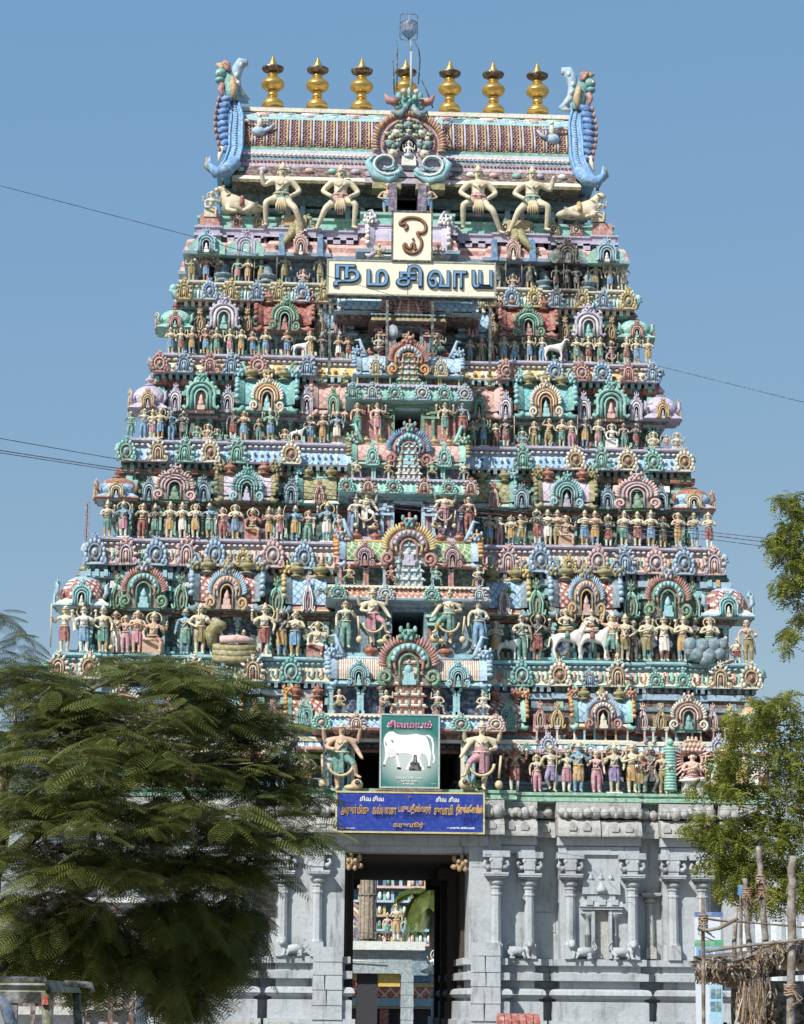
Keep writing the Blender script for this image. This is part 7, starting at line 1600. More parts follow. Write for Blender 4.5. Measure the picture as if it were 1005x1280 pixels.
for i in range(16):
    a = rad(i*22.5+random.uniform(-8, 8)); dr = random.uniform(.8, 3.0); b = MB(); pts = []
    for j in range(13):
        u = j/12; r_ = 2.2*u*(1-.18*u*dr*.5); pts.append(Vector((r_*math.cos(a), r_*math.sin(a)*.8, z_+.6+1.0*u-dr*1.35*u*u)))
    b.tube(pts, [.04*(1-.8*j/12) for j in range(13)], 4)
    for j in range(56):
        u = (j//2+2)/30*11.9; k_ = int(u); p = pts[k_].lerp(pts[min(k_+1, 12)], u-k_); dirn = (pts[min(k_+1, 12)]-pts[k_]).normalized(); sd = dirn.cross(Vector((0, 0, 1))).normalized()*(1 if j % 2 else -1)
        e = p+(dirn*.35+sd*.65+Vector((0, 0, -.35))).normalized()*1.0*(1-.3*u/12); wv = dirn*.10
        b.add([p-wv, p+wv, e], [(0, 1, 2)], 0)
    b.build('frond', PLM, t)
# red ribbed parapet at the foot of the wall
t = thing('red_parapet', 'low red rounded parapet at the foot of the stone wall right of the gate', 'parapet', (0, -1.9, 0)); xa, xb = rel(622, 1272, -1.9)[0], rel(676, 1272, -1.9)[0]; zt_ = rel(650, 1267, -1.9)[1]; n_ = 6
for i in range(n_):
    x0, x1 = xa+(xb-xa)*i/n_, xa+(xb-xa)*(i+1)/n_; b = MB(); v = [(x, .5-.5*math.cos(rad(a)), zt_-.35+.35*math.sin(rad(a)) if a else 0) for x in (x0+.012, x1-.012) for a in (0, 20, 45, 70, 90)]+[(x0, .6, 0), (x1, .6, 0)]
    b.add(v, [(j, j+1, j+6, j+5) for j in range(4)]+[(0, 1, 2, 3, 4, 10), (5, 11, 9, 8, 7, 6), (4, 10, 11, 9)], 0); b.build('coping_tile', mat('red_oxide_paint', '#A8483A', rough=.6, grime=.4), t)
# left: low white building with a rusty frame, seen between the leaves
t = thing('white_outbuilding', 'low white building with brown posts half hidden behind the left tree', 'building', (0, -22, 0))
x0 = rel(-60, 1200, -22)[0]; x1 = rel(172, 1200, -22)[0]; zt_ = rel(100, 1128, -22)[1]
MB().box(x0, x1, 0, 5, 0, zt_).build('wall', mat('white_cement', '#B9BBB8', rough=.8, grime=.7), t)
MB().box(x0-.1, x1+.15, -.25, 5.1, zt_, zt_+.12).build('roof_slab', WHW, t)
RUST = mat('rust_brown_frame', '#5A3A2E', rough=.8, grime=.5)
for px in (-10, 46, 107, 142, 168): p = rel(px, 1200, -22); MB().box(p[0]-.06, p[0]+.06, -.5, -.38, 0, zt_-.1).build('post', RUST, t)
for py in (1193, 1256): p = rel(100, py, -22); MB().box(x0, x1, -.42, -.36+.1, p[1]-.05, p[1]+.05).build('rail', RUST, t)
MB().box(rel(108, 1280, -22)[0], rel(166, 1280, -22)[0], -.1, -.02, 0, rel(100, 1262, -22)[1]).build('door_panel', mat('grey_door', '#8E8A80', grime=.5), t)
# right: pale ribbed sheet fence
t = thing('ribbed_fence', 'pale ribbed metal sheet fence behind the bamboo stall', 'fence', (0, -20, 0))
x0 = rel(925, 1180, -20)[0]; zt_ = rel(960, 1152, -20)[1]
for i in range(16):
    a = x0+i*.42; MB().add([(a, 0, 0), (a+.14, -.07, 0), (a+.28, -.07, 0), (a+.41, 0, 0), (a, 0, zt_), (a+.14, -.07, zt_), (a+.28, -.07, zt_), (a+.41, 0, zt_), (a, .04, 0), (a+.41, .04, 0), (a, .04, zt_), (a+.41, .04, zt_)], [(0, 1, 5, 4), (1, 2, 6, 5), (2, 3, 7, 6), (8, 10, 11, 9), (0, 4, 10, 8), (3, 9, 11, 7), (4, 5, 6, 7, 11, 10)], 0).build('sheet_panel', mat('pale_sheet', '#C3CCD2', rough=.5, grime=.4), t)
# printed flex banner
Yb = -48
t = thing('flex_banner', 'tall printed banner in white, green and blue strung behind the first bamboo poles', 'banner', (0, Yb, 0))
def ban(py0, py1, m, dx0=0, dx1=0, d=0):
    a, b_ = P3(868+dx0, py0, Yb), P3(904+dx1, py1, Yb); MB().box(a.x, b_.x, -.006*d-.004, .0 if d else .02, b_.z, a.z).build('printed_field', m, t)
FW = mat('flex_white', '#C9D2DC', rough=.4, grime=.15, relief=.1); FB = mat('flex_blue', '#5C9CC8', rough=.4, grime=.2, relief=.1, hook=lambda tt: mixc(tt, (lambda n: (tt.links.new(sepos(tt)[0], n.inputs['Vector']) if False else None, n.outputs[0])[1])(tt.nodes.new('ShaderNodeTexNoise')), '#3F7FC0', '#9CC8E0'))
ban(1140, 1330, FW); ban(1140, 1146, mat('flex_deep_blue', '#4668A8', rough=.4, grime=.15), 0, 0, 1); ban(1174.5, 1183, mat('flex_green', '#4FA070', rough=.4, grime=.15), 0, 0, 1)
ban(1183.5, 1225, FB, 2, -1, 1); ban(1230, 1330, mat('flex_aqua', '#8FC4DC', rough=.4, grime=.2), 18, -1, 1); ban(1183.5, 1330, mat('flex_edge_blue', '#6FA8D0', rough=.4, grime=.2), 34, 0, 2)
for i in range(5): ban(1188+i*.5, 1212, FW if i % 2 else mat('flex_deep_blue', '#4668A8'), 5+6*i, -30+6*i+2, 2)
for i, (a_, c_) in enumerate(((20, 1236), (27, 1236), (20, 1252), (27, 1252))): ban(c_, c_+12, mat('flex_photo', '#4A7A88', rough=.4, grime=.5), a_, -36+a_+6, 2)
# ---------------------------------------------------------------- bamboo stall on the right
random.seed(12)
BAM = mat('weathered_bamboo', '#76685A', rough=.75, grime=.55, relief=.6); BAM2 = mat('grey_branch_wood', '#6A5848', rough=.85, grime=.6, relief=.8); ROPE = mat('coir_rope', '#8E6E4C', rough=.9, grime=.5)
def pole(pts, Y, r, lab, m=BAM, name='bamboo_pole', bends=0):
    P = [P3(x, y, Y) for x, y in pts]; P[0].z = max(P[0].z, 0) ; o = MB(); n_ = 14; L = []
    for i in range(n_+1):
        u = i/n_*(len(P)-1); k_ = min(int(u), len(P)-2); q = P[k_].lerp(P[k_+1], u-k_); q.x += random.uniform(-1, 1)*r*.25; L.append(q)
    o.tube(L, [r*(1.12 if i % 3 == 0 else 1)*(1-.15*i/n_) for i in range(n_+1)], 8)
    t = o.build(name, m); return tag(t, lab, 'pole', 'poles of the stall')
gz = 1462
pole([(158/5.335+850, gz), (879, 1123)], -58, 0.022, 'thin crooked branch pole at the front left of the stall', BAM2)
pole([(915, gz), (919, 1133)], -57, 0.028, 'dark rough branch pole, second from the left of the stall', BAM2)
pole([(928, gz), (926, 1106)], -56.5, 0.020, 'thin grey pole with a blue rag near its top', BAM2)
pole([(937, 1202), (931, 1098)], -57, 0.032, 'upright bamboo pole left of the tallest leaning one')
pole([(957, 1180), (948.5, 1058)], -57, 0.036, 'leaning bamboo pole with rope windings, rising into the tree')
pole([(989, gz), (989, 1128), (990.5, 1070)], -58, 0.047, 'thick bamboo pole nearest the right edge')
pole([(963, gz), (960, 1210)], -57, 0.025, 'short dark post below the thatch', BAM2)
pole([(882, 1189), (940, 1181), (1040, 1171)], -58.1, 0.019, 'long pale rail laid level along the stall front')
pole([(872, 1160), (884, 1163), (900, 1160), (922, 1148)], -58.1, 0.020, 'crooked branch tied low across the first two poles', BAM2, 'tied_branch')
pole([(876, 1147), (900, 1151), (925, 1152), (1040, 1162)], -57.2, 0.012, 'thin dark rail tied behind the poles', BAM2)
pole([(936, 1131), (951, 1122)], -57, 0.017, 'short stub branch between two leaning poles', BAM2, 'stub_branch')
def rope(px, py, Y, w_, n_, lab):
    b = MB(); p = P3(px, py, Y)
    for i in range(n_): a0 = random.uniform(0, 6); b.tube([(p.x+w_*math.cos(a0+a), p.y+w_*math.sin(a0+a), p.z+(i-n_/2)*.025+random.uniform(-.01, .01)) for a in [rad(x) for x in range(0, 361, 40)]], .012, 4)
    for i in range(4): b.tube([(p.x, p.y-w_, p.z), (p.x+random.uniform(-.08, .12), p.y-w_-.02, p.z-.05-random.uniform(0, .1)), (p.x+random.uniform(-.08, .12), p.y-w_, p.z-random.uniform(.12, .22))], .007, 3)
    tag(b.build('rope_binding', ROPE), lab, 'rope', 'rope bindings on the poles')
rope(879, 1152, -58, .045, 7, 'frayed pale rope binding on the first branch pole'); rope(951, 1098, -57, .05, 4, 'rope winding on the leaning pole, the upper one'); rope(951, 1115, -57, .05, 4, 'rope winding on the leaning pole, the lower one'); rope(934, 1115, -57, .05, 5, 'loose rope on the bamboo beside the leaning pole'); rope(988, 1236, -58, .065, 5, 'rope around the thick right pole below the thatch')
b = MB(); p = P3(926, 1112, -56.6); b.box(p.x-.035, p.x+.035, p.y-.04, p.y+.03, p.z-.06, p.z+.05, 0, .01); tag(b.build('blue_rag', mat('blue_rag', '#3F7FB8', grime=.2)), 'small blue rag tied round the thin grey pole', 'rag')
# thatch roof
TH = mat('dry_palm_thatch', '#8C6E50', rough=.9, grime=.75, relief=1.0); TH2 = mat('pale_dry_leaf', '#B39A78', rough=.9, grime=.5, relief=.9); THD = mat('dark_thatch', '#4A3A2C', rough=.95, grime=.7, relief=1)
t = thing('thatched_roof', 'ragged dry palm thatch roof of the stall with hanging strands', 'thatched roof', (0, -57, 0))
def strips(n, f, m, name, w_=.02):
    b = MB()
    for i in range(n):
        pts = f(i); 
        for a, c in zip(pts, pts[1:]):
            wv = Vector((w_*random.uniform(.5, 1.3), random.uniform(-.01, .01), w_*random.uniform(-.6, .6))); b.add([a-wv, a+wv, c+wv*.8, c-wv*.8], [(0, 1, 2, 3)], 0)
    o = b.build(name, m, t); o['kind'] = 'stuff'; return o
def PR(px, py, dy=0): v = P3(px, py, -57.6+dy); return Vector((v.x, v.y+57, v.z))
def edge(u): # lower edge of the thatch in the photograph's terms -> (px, py top, py bottom)
    px = 872+u*160; top = 1208-10*u-(16 if px > 945 else 0)*min(1, max(0, (px-940)/10)) ; return px, top
def f1(i):
    u = random.random(); px, top = edge(u); y = top+random.uniform(-5, 6); d = random.uniform(-.3, .9); L = random.uniform(6, 19)
    return [PR(px, y, d), PR(px+random.uniform(-3, 5), y+L*.5, d-.03), PR(px+random.uniform(-5, 8), y+L, d)]
strips(1500, f1, TH, 'thatch_strands', .011)
strips(900, f1, THD, 'thatch_strands', .012)
strips(500, f1, TH2, 'thatch_strands', .008)
def f2(i):
    u = random.random(); px, top = edge(u); y = top+random.uniform(-6, 3); d = random.uniform(-.25, 1.2); return [PR(px, y, d), PR(px+random.uniform(-14, 14), y+random.uniform(-5, 5), d)]
strips(1400, f2, THD, 'thatch_crust', .012); strips(400, f2, TH2, 'thatch_crust', .008)
def f3(i):   # thick hanging bundle
    px = random.gauss(941, 6); y = 1205+random.uniform(0, 30); d = random.uniform(-.25, .15); return [PR(px, y, d), PR(px+random.uniform(-5, 5), y+20, d), PR(px+random.uniform(-8, 8), y+40+random.uniform(0, 25), d)]
strips(900, f3, TH, 'hanging_strands', .009); strips(500, f3, THD, 'hanging_strands', .01); strips(400, f3, TH2, 'hanging_strands', .006)
def f4(i):
    px = random.gauss(943, 6); y = random.uniform(1245, 1290); return [PR(px, y, random.uniform(-.2, .1)), PR(px+random.uniform(-8, 8), y+random.uniform(4, 16), random.uniform(-.25, .1))]
strips(260, f4, leafmat('dry_green_leaf', (.07, .08, .03), (.16, .13, .06), .2), 'dried_leaves', .02)
def f5(i):
    px = random.gauss(962, 4); y = random.uniform(1230, 1290); return [PR(px, y, random.uniform(-.2, .1)), PR(px+random.uniform(-5, 5), y+random.uniform(5, 16), random.uniform(-.25, .1))]
strips(140, f5, TH, 'hanging_strands', .016)
# woven mat panels on the roof front
for i, (pts, m) in enumerate((([(875, 1212), (903, 1216), (905, 1232), (890, 1228), (876, 1226)], TH2), ([(968, 1190), (1040, 1186), (1042, 1216), (970, 1212)], TH2), ([(928, 1216), (950, 1200), (968, 1190), (966, 1204), (950, 1222)], TH2), ([(906, 1214), (930, 1214), (930, 1238), (908, 1234)], TH))):
    q = [PR(x, y, -.1-.02*i) for x, y in pts]; b = MB(); b.prism([(v.x, v.z) for v in q], -.72-.02*i, -.69-.02*i)
    # weave
    x0 = min(v.x for v in q); x1 = max(v.x for v in q)
    for j in range(8): 
        xx = x0+(x1-x0)*(j+.5)/8; zc_ = sum(v.z for v in q)/len(q); b.tube([(xx-.03, -.73-.02*i, zc_-.07), (xx+.03, -.735-.02*i, zc_+.07)], .007, 4)
    b.build('woven_panel', m, t)
b = MB(); q = [PR(x, y, .4) for x, y in ((925, 1212), (1045, 1200), (1045, 1216), (925, 1224))]; b.add([q[0], q[1], q[2], q[3]]+[v+Vector((0, 3, .2)) for v in q], [(0, 1, 2, 3), (4, 7, 6, 5), (0, 4, 5, 1), (3, 2, 6, 7)]); b.build('roof_bed', THD, t)
b = MB(); q = [PR(958, 1226, 2.5), PR(1060, 1226, 2.5)]; b.box(q[0].x, q[1].x, q[0].y, q[0].y+.05, 0, q[0].z); b.build('back_screen', mat('dark_sacking', '#2A2420', rough=.95), t)
# auto rickshaw, bottom left
Yr = -70
t = thing('auto_rickshaw', 'three-wheeled auto rickshaw with olive canopy, its top corner at the lower left', 'auto rickshaw', (P3(0, 1280, Yr).x, Yr, 0))
r0 = t.location.x; CANV = mat('olive_canvas', '#6E6A44', rough=.8, grime=.5, relief=.6); BLK = mat('black_vinyl', '#1B1C1C', rough=.6, grime=.2); RKY = mat('faded_yellow_body', '#4E4C30', rough=.6, grime=.4)
q = lambda px, py, dy=0: Vector((P3(px, py, Yr+dy).x-r0, dy, P3(px, py, Yr+dy).z))
xr, zr_ = q(62, 1225).x, q(62, 1225).z; zrb = q(62, 1240).z; xl_ = xr-1.3
b = MB(); b.add([(xl_, 0, zrb), (xr+.01, 0, zrb), (xr-.02, .05, zr_), (xl_, .05, zr_), (xl_, 1.9, zrb), (xr+.01, 1.9, zrb), (xr-.02, 1.85, zr_), (xl_, 1.85, zr_)], [(0, 1, 2, 3), (1, 5, 6, 2), (5, 4, 7, 6), (4, 0, 3, 7), (3, 2, 6, 7), (0, 4, 5, 1)]); b.build('canopy', CANV, t)
MB().tube([(xl_, -.02, zr_), (xr-.02, -.02, zr_), (xr, -.02, zrb)], .018, 6).build('canopy_piping', BLK, t)
MB().tube([(xr, .9, zr_-.01), (xr+.14, 1.0, zr_-.02), (xr+.15, 1.0, zrb)], .02, 5).build('side_flap', BLK, t)
for a in (0, 1.85):
    MB().tube([(xr-.02, a, zrb), (xr+.06, a, .9), (xr+.1, a, .75)], .028, 8).build('pillar', RKY, t); MB().tube([(xl_+.02, a, zrb), (xl_-.06, a, .8)], .028, 8).build('pillar', RKY, t)
MB().box(xr-.035, xr+.005, -.05, -.02, q(62, 1256).z, q(62, 1245).z, 0, .01).build('red_reflector', mat('red_lens', '#9A3020', rough=.3, grime=.1), t)
MB().box(xr-.22, xr-.17, 0, .05, .75, zrb).build('window_bar', BLK, t); MB().box(xl_, xr, -.01, .02, zrb-.06, zrb).build('window_bar', BLK, t)
b = MB(); b.box(xl_, xr+.1, -.02, 1.9, .35, .82, 0, .06); b.build('body', mat('green_body', '#24402C', rough=.5, grime=.3), t)
MB().box(xl_+.1, xr-.1, .7, 1.3, .82, 1.25, 0, .04).build('seat_back', BLK, t)
gl = bpy.data.materials.new('clear_pane'); gl.use_nodes = True; gb = gl.node_tree.nodes['Principled BSDF']; gb.inputs['Base Color'].default_value = (.5, .55, .55, 1); gb.inputs['Alpha'].default_value = .25; gb.inputs['Roughness'].default_value = .08
MB().box(xl_+.1, xr-.22, .005, .012, .8, zrb-.06).build('pane', gl, t)
MB().tube([q(-20, 1240, -.3), q(6, 1256, -.3), q(20, 1300, -.3)], .035, 6).build('side_mirror_arm', mat('dull_blue_metal', '#4A5E7A', rough=.5), t)
for dx in (-.0, -1.15):
    w_ = ob('wheel', MB().lathe([(.10, -.06), (.22, -.06), (.24, -.03), (.24, .03), (.22, .06), (.10, .06)], n=18).mesh('wheel', [BLK]), t, (xr+dx-.05, 1.4, .24)); w_.rotation_euler = (0, rad(90), 0)
w_ = ob('wheel', bpy.data.meshes['wheel'], t, (xr-.65, .25, .24)); w_.rotation_euler = (0, rad(90), 0)
# ---------------------------------------------------------------- trees
rng = np.random.default_rng(4)
def np_mesh(name, V, nper, m, parent, tint=None):
    """V: (n, 3) vertices, consecutive groups of nper make one polygon"""
    nf = len(V)//nper; me = bpy.data.meshes.new(name); me.vertices.add(len(V)); me.vertices.foreach_set('co', V.astype(np.float32).ravel())
    me.loops.add(nf*nper); me.loops.foreach_set('vertex_index', np.arange(nf*nper, dtype=np.int32)); me.polygons.add(nf); me.polygons.foreach_set('loop_start', np.arange(0, nf*nper, nper, dtype=np.int32))
    if tint is not None:
        a = me.attributes.new('tint', 'FLOAT', 'FACE'); a.data.foreach_set('value', tint.astype(np.float32))
    me.materials.append(m); me.update(calc_edges=True); o = ob(name, me, parent); return o
def rotz(a): c, s = np.cos(a), np.sin(a); return c, s
# a feathery doubly divided frond in its own frame: x along, z up, drooping; triangles
def frond(L=.5, np_=12, pl=.17):
    T = []
    for i in range(np_):
        u = (i+1.2)/(np_+.6); x = L*u; z = -.28*L*u*u; l = pl*math.sin(math.pi*min(.97, .18+u*.72))**.7
        for s in (-1, 1):
            d = np.array([.42, s*.9, 0]); d /= np.linalg.norm(d); n = np.array([-s*d[1], s*d[0], 0])
            for k in range(6):
                t0 = k/6; t1 = (k+1.0)/6; b0 = np.array([x, 0, z])+d*l*t0+np.array([0, 0, -.35*l*t0**2]); b1 = np.array([x, 0, z])+d*l*t1+np.array([0, 0, -.35*l*t1**2]); hw = .017*(1-.5*t0)*(L/.5)
                sl = d*l*.07
                T += [b0, b1, (b0+b1)/2+n*hw*1.0+sl, b0, b1, (b0+b1)/2-n*hw*1.0+sl]
    # midrib
    for k in range(5):
        u0, u1 = k/5, (k+1)/5; a = np.array([L*u0, .003, -.28*L*u0*u0]); b = np.array([L*u1, .003, -.28*L*u1*u1]); T += [a, b, b-np.array([0, .006, 0])]
    return np.array(T)
FR = frond()
def place(F, pos, yaw, pitch, roll, sc):
    n = len(pos); c, s = np.cos(pitch), np.sin(pitch)
    V = np.broadcast_to(F, (n,)+F.shape)*sc[:, None, None]
    cr, sr = np.cos(roll)[:, None], np.sin(roll)[:, None]
    y = V[..., 1]*cr-V[..., 2]*sr; z = V[..., 1]*sr+V[..., 2]*cr; x = V[..., 0]
    c, s = c[:, None], s[:, None]; x2 = x*c-z*s; z2 = x*s+z*c
    cy, sy = np.cos(yaw)[:, None], np.sin(yaw)[:, None]; x3 = x2*cy-y*sy; y3 = x2*sy+y*cy
    return np.stack([x3+pos[:, 0, None], y3+pos[:, 1, None], z2+pos[:, 2, None]], -1).reshape(-1, 3)
BARK = mat('grey_brown_bark', '#7A6A58', rough=.9, grime=.5, relief=1)
def limb(b, pts, r0, r1, wob=.08, n=8):
    P = [Vector(p) for p in pts]; q = []
    for i in range(n*(len(P)-1)+1):
        u = i/n; k_ = min(int(u), len(P)-2); f = u-k_
        a, c = P[k_], P[k_+1]; p0 = P[max(k_-1, 0)]; p3 = P[min(k_+2, len(P)-1)]
        v = .5*((2*a)+(-p0+c)*f+(2*p0-5*a+4*c-p3)*f*f+(-p0+3*a-3*c+p3)*f**3); q.append(v+Vector((random.uniform(-1, 1), random.uniform(-1, 1), random.uniform(-1, 1)))*wob*r0)
    L = len(q); b.tube(q, [r0+(r1-r0)*i/(L-1) for i in range(L)], 6)
    return q
random.seed(31)
Yt = -54.5
def TP(px, py, dy=0): return P3(px, py, Yt+dy)
t = thing('feathery_tree', 'wide dark feathery-leaved tree spreading across the lower left foreground', 'tree', (P3(-60, 1250, Yt).x, Yt, 0)); org = Vector(t.location)
# pads: px, py, rx, rz (pixels), depth offset, depth radius, fronds per tip count
PADS = [(20, 850, 60, 28, 0, 1.6, 26), (80, 880, 90, 36, .6, 1.8, 60), (185, 838, 78, 20, .2, 1.5, 40), (250, 855, 60, 26, -.2, 1.4, 36), (170, 890, 110, 36, -.4, 1.8, 62), (300, 900, 55, 30, .2, 1.3, 34), (345, 905, 30, 22, .5, .9, 12), (355, 950, 34, 22, 0, .9, 16),
  (10, 940, 60, 40, 0, 1.8, 34), (100, 950, 110, 40, -.8, 1.9, 70), (225, 950, 100, 38, -.5, 1.8, 62), (310, 975, 60, 32, 0, 1.3, 36), (365, 1000, 34, 22, .2, .9, 16), (20, 1010, 70, 42, -.4, 1.8, 36), (120, 1020, 110, 40, -1, 1.9, 64), (240, 1025, 95, 36, -.7, 1.6, 52), (320, 1040, 60, 24, -.3, 1.2, 28), (378, 1045, 32, 16, -.2, .7, 14),
  (60, 1080, 90, 30, -.5, 1.8, 38), (170, 1085, 90, 30, -.4, 1.6, 40), (260, 1090, 60, 30, .2, 1.4, 32), (320, 1085, 30, 22, .2, .9, 10), (225, 1140, 60, 36, .4, 1.3, 38), (285, 1150, 40, 40, .6, 1.1, 30), (120, 1135, 60, 28, .3, 1.4, 18), (40, 1130, 50, 22, .4, 1.3, 12), (230, 1205, 45, 34, .5, 1.0, 32), (280, 1200, 35, 30, .5, .9, 20), (160, 1200, 40, 24, .5, 1.1, 9), (90, 1200, 50, 20, .6, 1.1, 8), (230, 1245, 30, 16, .5, .8, 12), (60, 1165, 70, 26, .6, 1.2, 22), (130, 1185, 60, 26, .6, 1.1, 22), (110, 1225, 50, 18, .6, .9, 12), (40, 1205, 40, 14, .8, .8, 7), (20, 1195, 40, 20, .8, 1.0, 9)]
tips = []; br = MB(); tw = MB()
hub = [TP(-30, 1180), TP(20, 1120), TP(-20, 1060)]
trunk = MB(); q0 = limb(trunk, [Vector((org.x, Yt, 0)), TP(-55, 1260), TP(-30, 1180), TP(-12, 1090), TP(5, 1010)], .26, .13, .05); q1 = limb(trunk, [TP(-32, 1185), TP(30, 1150), TP(90, 1120, .2), TP(150, 1080, .1)], .15, .07, .1); limb(trunk, [TP(-12, 1090), TP(60, 1030, -.3), TP(130, 990, -.5), TP(200, 965, -.5)], .10, .04, .1); limb(trunk, [TP(-55, 1255), TP(10, 1215, .4), TP(80, 1190, .5), TP(150, 1190, .5), TP(220, 1195, .5)], .11, .04, .1)
J = [TP(5, 1010), TP(60, 1030, -.3), TP(130, 990, -.5), TP(200, 965, -.5), TP(90, 1120, .2), TP(150, 1080, .1), TP(150, 1190, .5), TP(220, 1195, .5)]
for (px, py, rx, rz_, dy, dr, n_) in PADS:
    c = TP(px, py, dy); src = min(J, key=lambda j: (j-c).length)
    q = limb(br, [src, src.lerp(c, .5)+Vector((random.uniform(-.2, .2), random.uniform(-.2, .2), .05)), c], .04, .018, .4); J.append(c)
    for i in range(int(n_*(.98 if py < 1075 else 1.5))):
        for _ in range(20):
            a, b_, e_ = random.uniform(-1, 1), random.uniform(-1, 1), random.uniform(-1, 1)
            if a*a+b_*b_+e_*e_ < 1: break
        p = TP(px+a*rx, py-e_*rz_, dy+b_*dr); tips.append((p, py))
        if random.random() < .55:
            s_ = q[random.randrange(len(q)//2, len(q))]; limb(tw, [s_, s_.lerp(p, .5)+Vector((0, 0, -.04)), p], .014, .005, .6, 4)
tips += [(TP(x, y, .3), y) for x, y in ((22, 800), (30, 815), (12, 825), (45, 835), (-5, 775), (28, 792), (-8, 765), (0, 770))]
pos = []; yaw = []; pit = []; sc = []; tnt = []; py_ = []
for p, py in tips:
    k_ = random.randint(4, 6); a0 = random.uniform(0, 6.28)
    for j in range(k_):
        pos.append(tuple(p+Vector((random.uniform(-.05, .05), random.uniform(-.05, .05), random.uniform(-.06, .06))))); yaw.append(a0+j*6.283/k_+random.uniform(-.3, .3))
        pit.append(random.uniform(-.35, .30) if py < 1100 else random.uniform(-1.0, .0)); sc.append(random.uniform(.6, 1.0)); tnt.append(random.random()**2)
pos = np.array(pos); V = place(FR, pos, np.array(yaw), np.array(pit), rng.uniform(-.35, .35, len(pos)), np.array(sc))
V = V-np.array(org)
FT = leafmat('feathery_leaf', (.05, .08, .018), (.23, .24, .06), .25, .5)
tint = np.repeat(np.array(tnt), len(FR)//3)
o = np_mesh('crown', V, 3, FT, t, tint); o['kind'] = 'stuff'
for b, nm, m in ((trunk, 'trunk', mat('dark_bark', '#3F352C', rough=.9, grime=.5, relief=1)), (br, 'limbs', BARK), (tw, 'twigs', mat('pale_twig', '#9A8A6C', rough=.85, grime=.3))):
    b.v = [tuple(Vector(v)-org) for v in b.v]; o = b.build(nm, m, t)
    if nm != 'trunk': o['kind'] = 'stuff'
print('fronds', len(pos), 'tris', len(V)//3)
# leafy neem-like tree on the right
Yn = -26
t = thing('leafy_tree', 'bright green small-leaved tree reaching in from the right edge', 'tree', (P3(1075, 1280, Yn).x, Yn, 0)); org = Vector(t.location)
def NP(px, py, dy=0): return P3(px, py, Yn+dy)
leaf = []
for i in range(5):
    for s in (-1, 1):
        b0 = np.array([.05+.05*i, 0, -.012*i*i*.6]); d = np.array([.55, s*.83, -.25]); e = b0+d*.085; m_ = b0+d*.04+np.array([.018, -s*.014, .004]); m2 = b0+d*.04-np.array([.018, -s*.014, .004]); leaf += [b0, m_, e, m2]
LF = np.array(leaf)
CL = [(930, 905, 42, 34, 30), (965, 900, 40, 30, 26), (985, 880, 30, 18, 16), (955, 882, 14, 14, 10), (925, 940, 30, 30, 18), (970, 945, 45, 40, 36), (905, 945, 24, 14, 9), (872, 985, 20, 14, 9), (890, 965, 24, 16, 10), (915, 985, 34, 24, 22), (965, 1000, 45, 40, 36), (880, 1030, 34, 20, 18), (862, 1035, 18, 10, 7), (900, 1050, 40, 30, 32), (950, 1050, 45, 40, 46), (990, 1040, 30, 50, 30), (890, 1075, 24, 18, 16), (920, 1090, 36, 26, 26), (965, 1095, 40, 34, 40), (905, 1112, 24, 12, 12), (960, 1125, 34, 18, 20), (995, 1110, 24, 40, 22), (940, 1120, 20, 16, 12), (1000, 960, 20, 60, 30), (1015, 1080, 20, 60, 20),
      (983, 625, 16, 16, 12), (992, 655, 20, 24, 18), (980, 680, 22, 20, 18), (995, 700, 20, 22, 18), (968, 690, 12, 8, 6), (995, 725, 14, 14, 8), (974, 728, 14, 8, 8), (985, 745, 14, 10, 7), (1000, 765, 10, 22, 10), (988, 795, 12, 12, 9), (1003, 640, 10, 24, 8), (983, 808, 6, 8, 3), (1015, 700, 18, 60, 22)]
CL2 = []
br = MB(); tr = MB(); limb(tr, [Vector((org.x, Yn, 0)), NP(1072, 1180), NP(1050, 1050), NP(1045, 900), NP(1040, 740), NP(1035, 640)], .22, .06, .05)
NJ = [NP(1050, 1050), NP(1046, 960), NP(1044, 900), NP(1042, 740), NP(1036, 660)]
pos = []; yaw = []; pit = []; sc = []; tn = []
CL = [(px+(5 if px < 950 and py > 860 else 0), py, rx*.85, rz_*.85, n_*.9) for px, py, rx, rz_, n_ in CL]
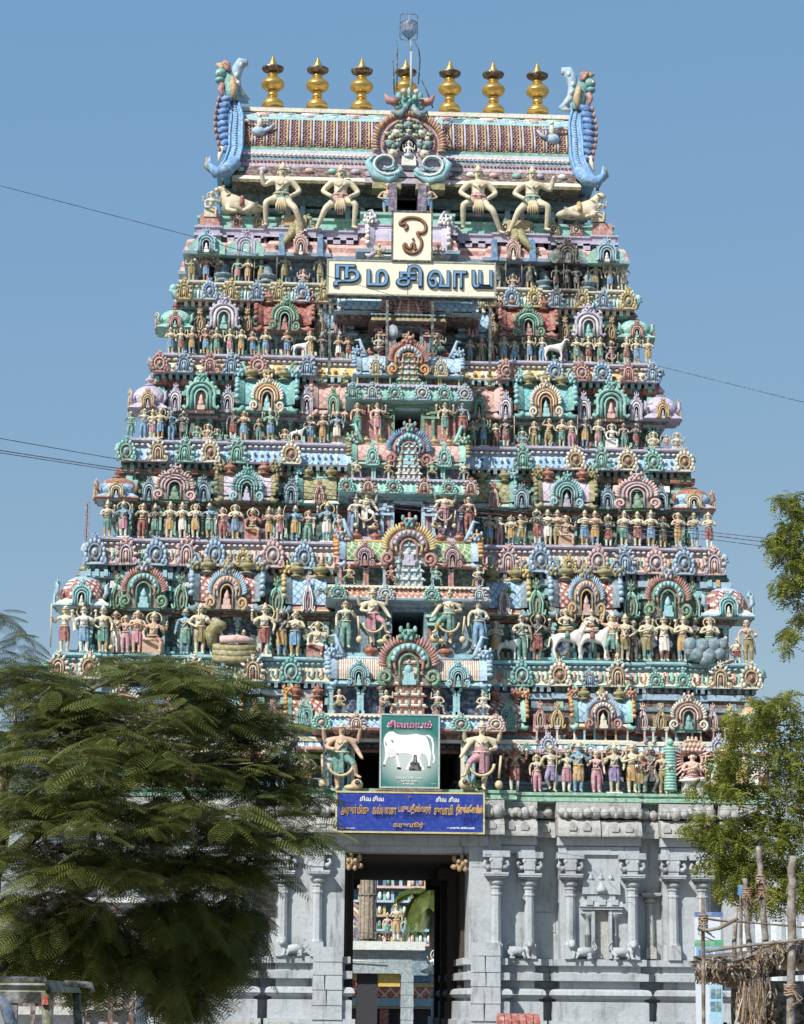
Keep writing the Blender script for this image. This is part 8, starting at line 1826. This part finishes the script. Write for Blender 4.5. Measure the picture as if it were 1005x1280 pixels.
for (px, py, rx, rz_, n_) in CL:
    c = NP(px, py, random.uniform(-.6, .6)); src = min(NJ, key=lambda j: (j-c).length); q = limb(br, [src, src.lerp(c, .55)+Vector((0, 0, -.08)), c], .03, .012, .4, 5); NJ.append(c)
    for i in range(int(n_*1.15)):
        for _ in range(20):
            a, b_, e_ = random.uniform(-1, 1), random.uniform(-1, 1), random.uniform(-1, 1)
            if a*a+b_*b_+e_*e_ < 1: break
        p = NP(px+a*rx, py-e_*rz_, b_*1.1)
        tw_ = random.random()
        for j in range(random.randint(7, 11)):
            pos.append(tuple(p+Vector((random.gauss(0, .05), random.gauss(0, .05), random.gauss(0, .05))))); yaw.append(random.uniform(0, 6.28)); pit.append(random.uniform(-1.0, .5)); sc.append(random.uniform(.65, 1.3)); tn.append(min(1, max(0, tw_+random.gauss(0, .15))))
pos = np.array(pos); V = place(LF, pos, np.array(yaw), np.array(pit), rng.uniform(-.8, .8, len(pos)), np.array(sc))-np.array(org)
o = np_mesh('crown', V, 4, leafmat('bright_leaf', (.10, .14, .022), (.34, .35, .07), .45, .5), t, np.repeat(np.array(tn), len(LF)//4)); o['kind'] = 'stuff'
for b, nm in ((tr, 'trunk'), (br, 'limbs')):
    b.v = [tuple(Vector(v)-org) for v in b.v]; o = b.build(nm, BARK, t)
    if nm != 'trunk': o['kind'] = 'stuff'
print('leaves', len(V)//4)
# small weeds growing from the green ledge and old mortar
wl = leafmat('weed_leaf', (.05, .10, .02), (.12, .18, .05), .3)
for i, (px, py, Y, lab) in enumerate(((657, 1008, .2, 'small green weed rooted in the stone cornice right of the blue board'), (594, 983, -1.0, 'tuft of weed at the right door guardian feet'), (402, 740, -.2, 'dark green weed on the second storey roof, left of the middle bay'), (636, 742, .3, 'dark green weed on the second storey roof, right of the middle bay'))):
    p = P3(px, py, Y); V = place(LF, np.array([tuple(p)]*14)+rng.normal(0, .045, (14, 3)), rng.uniform(0, 6, 14), rng.uniform(-.3, 1.0, 14), rng.uniform(-.8, .8, 14), np.full(14, 1.0)); tag(np_mesh('weed', V, 4, wl, None, rng.uniform(0, 1, len(V)//4)), lab, 'plant', 'weeds on the tower')
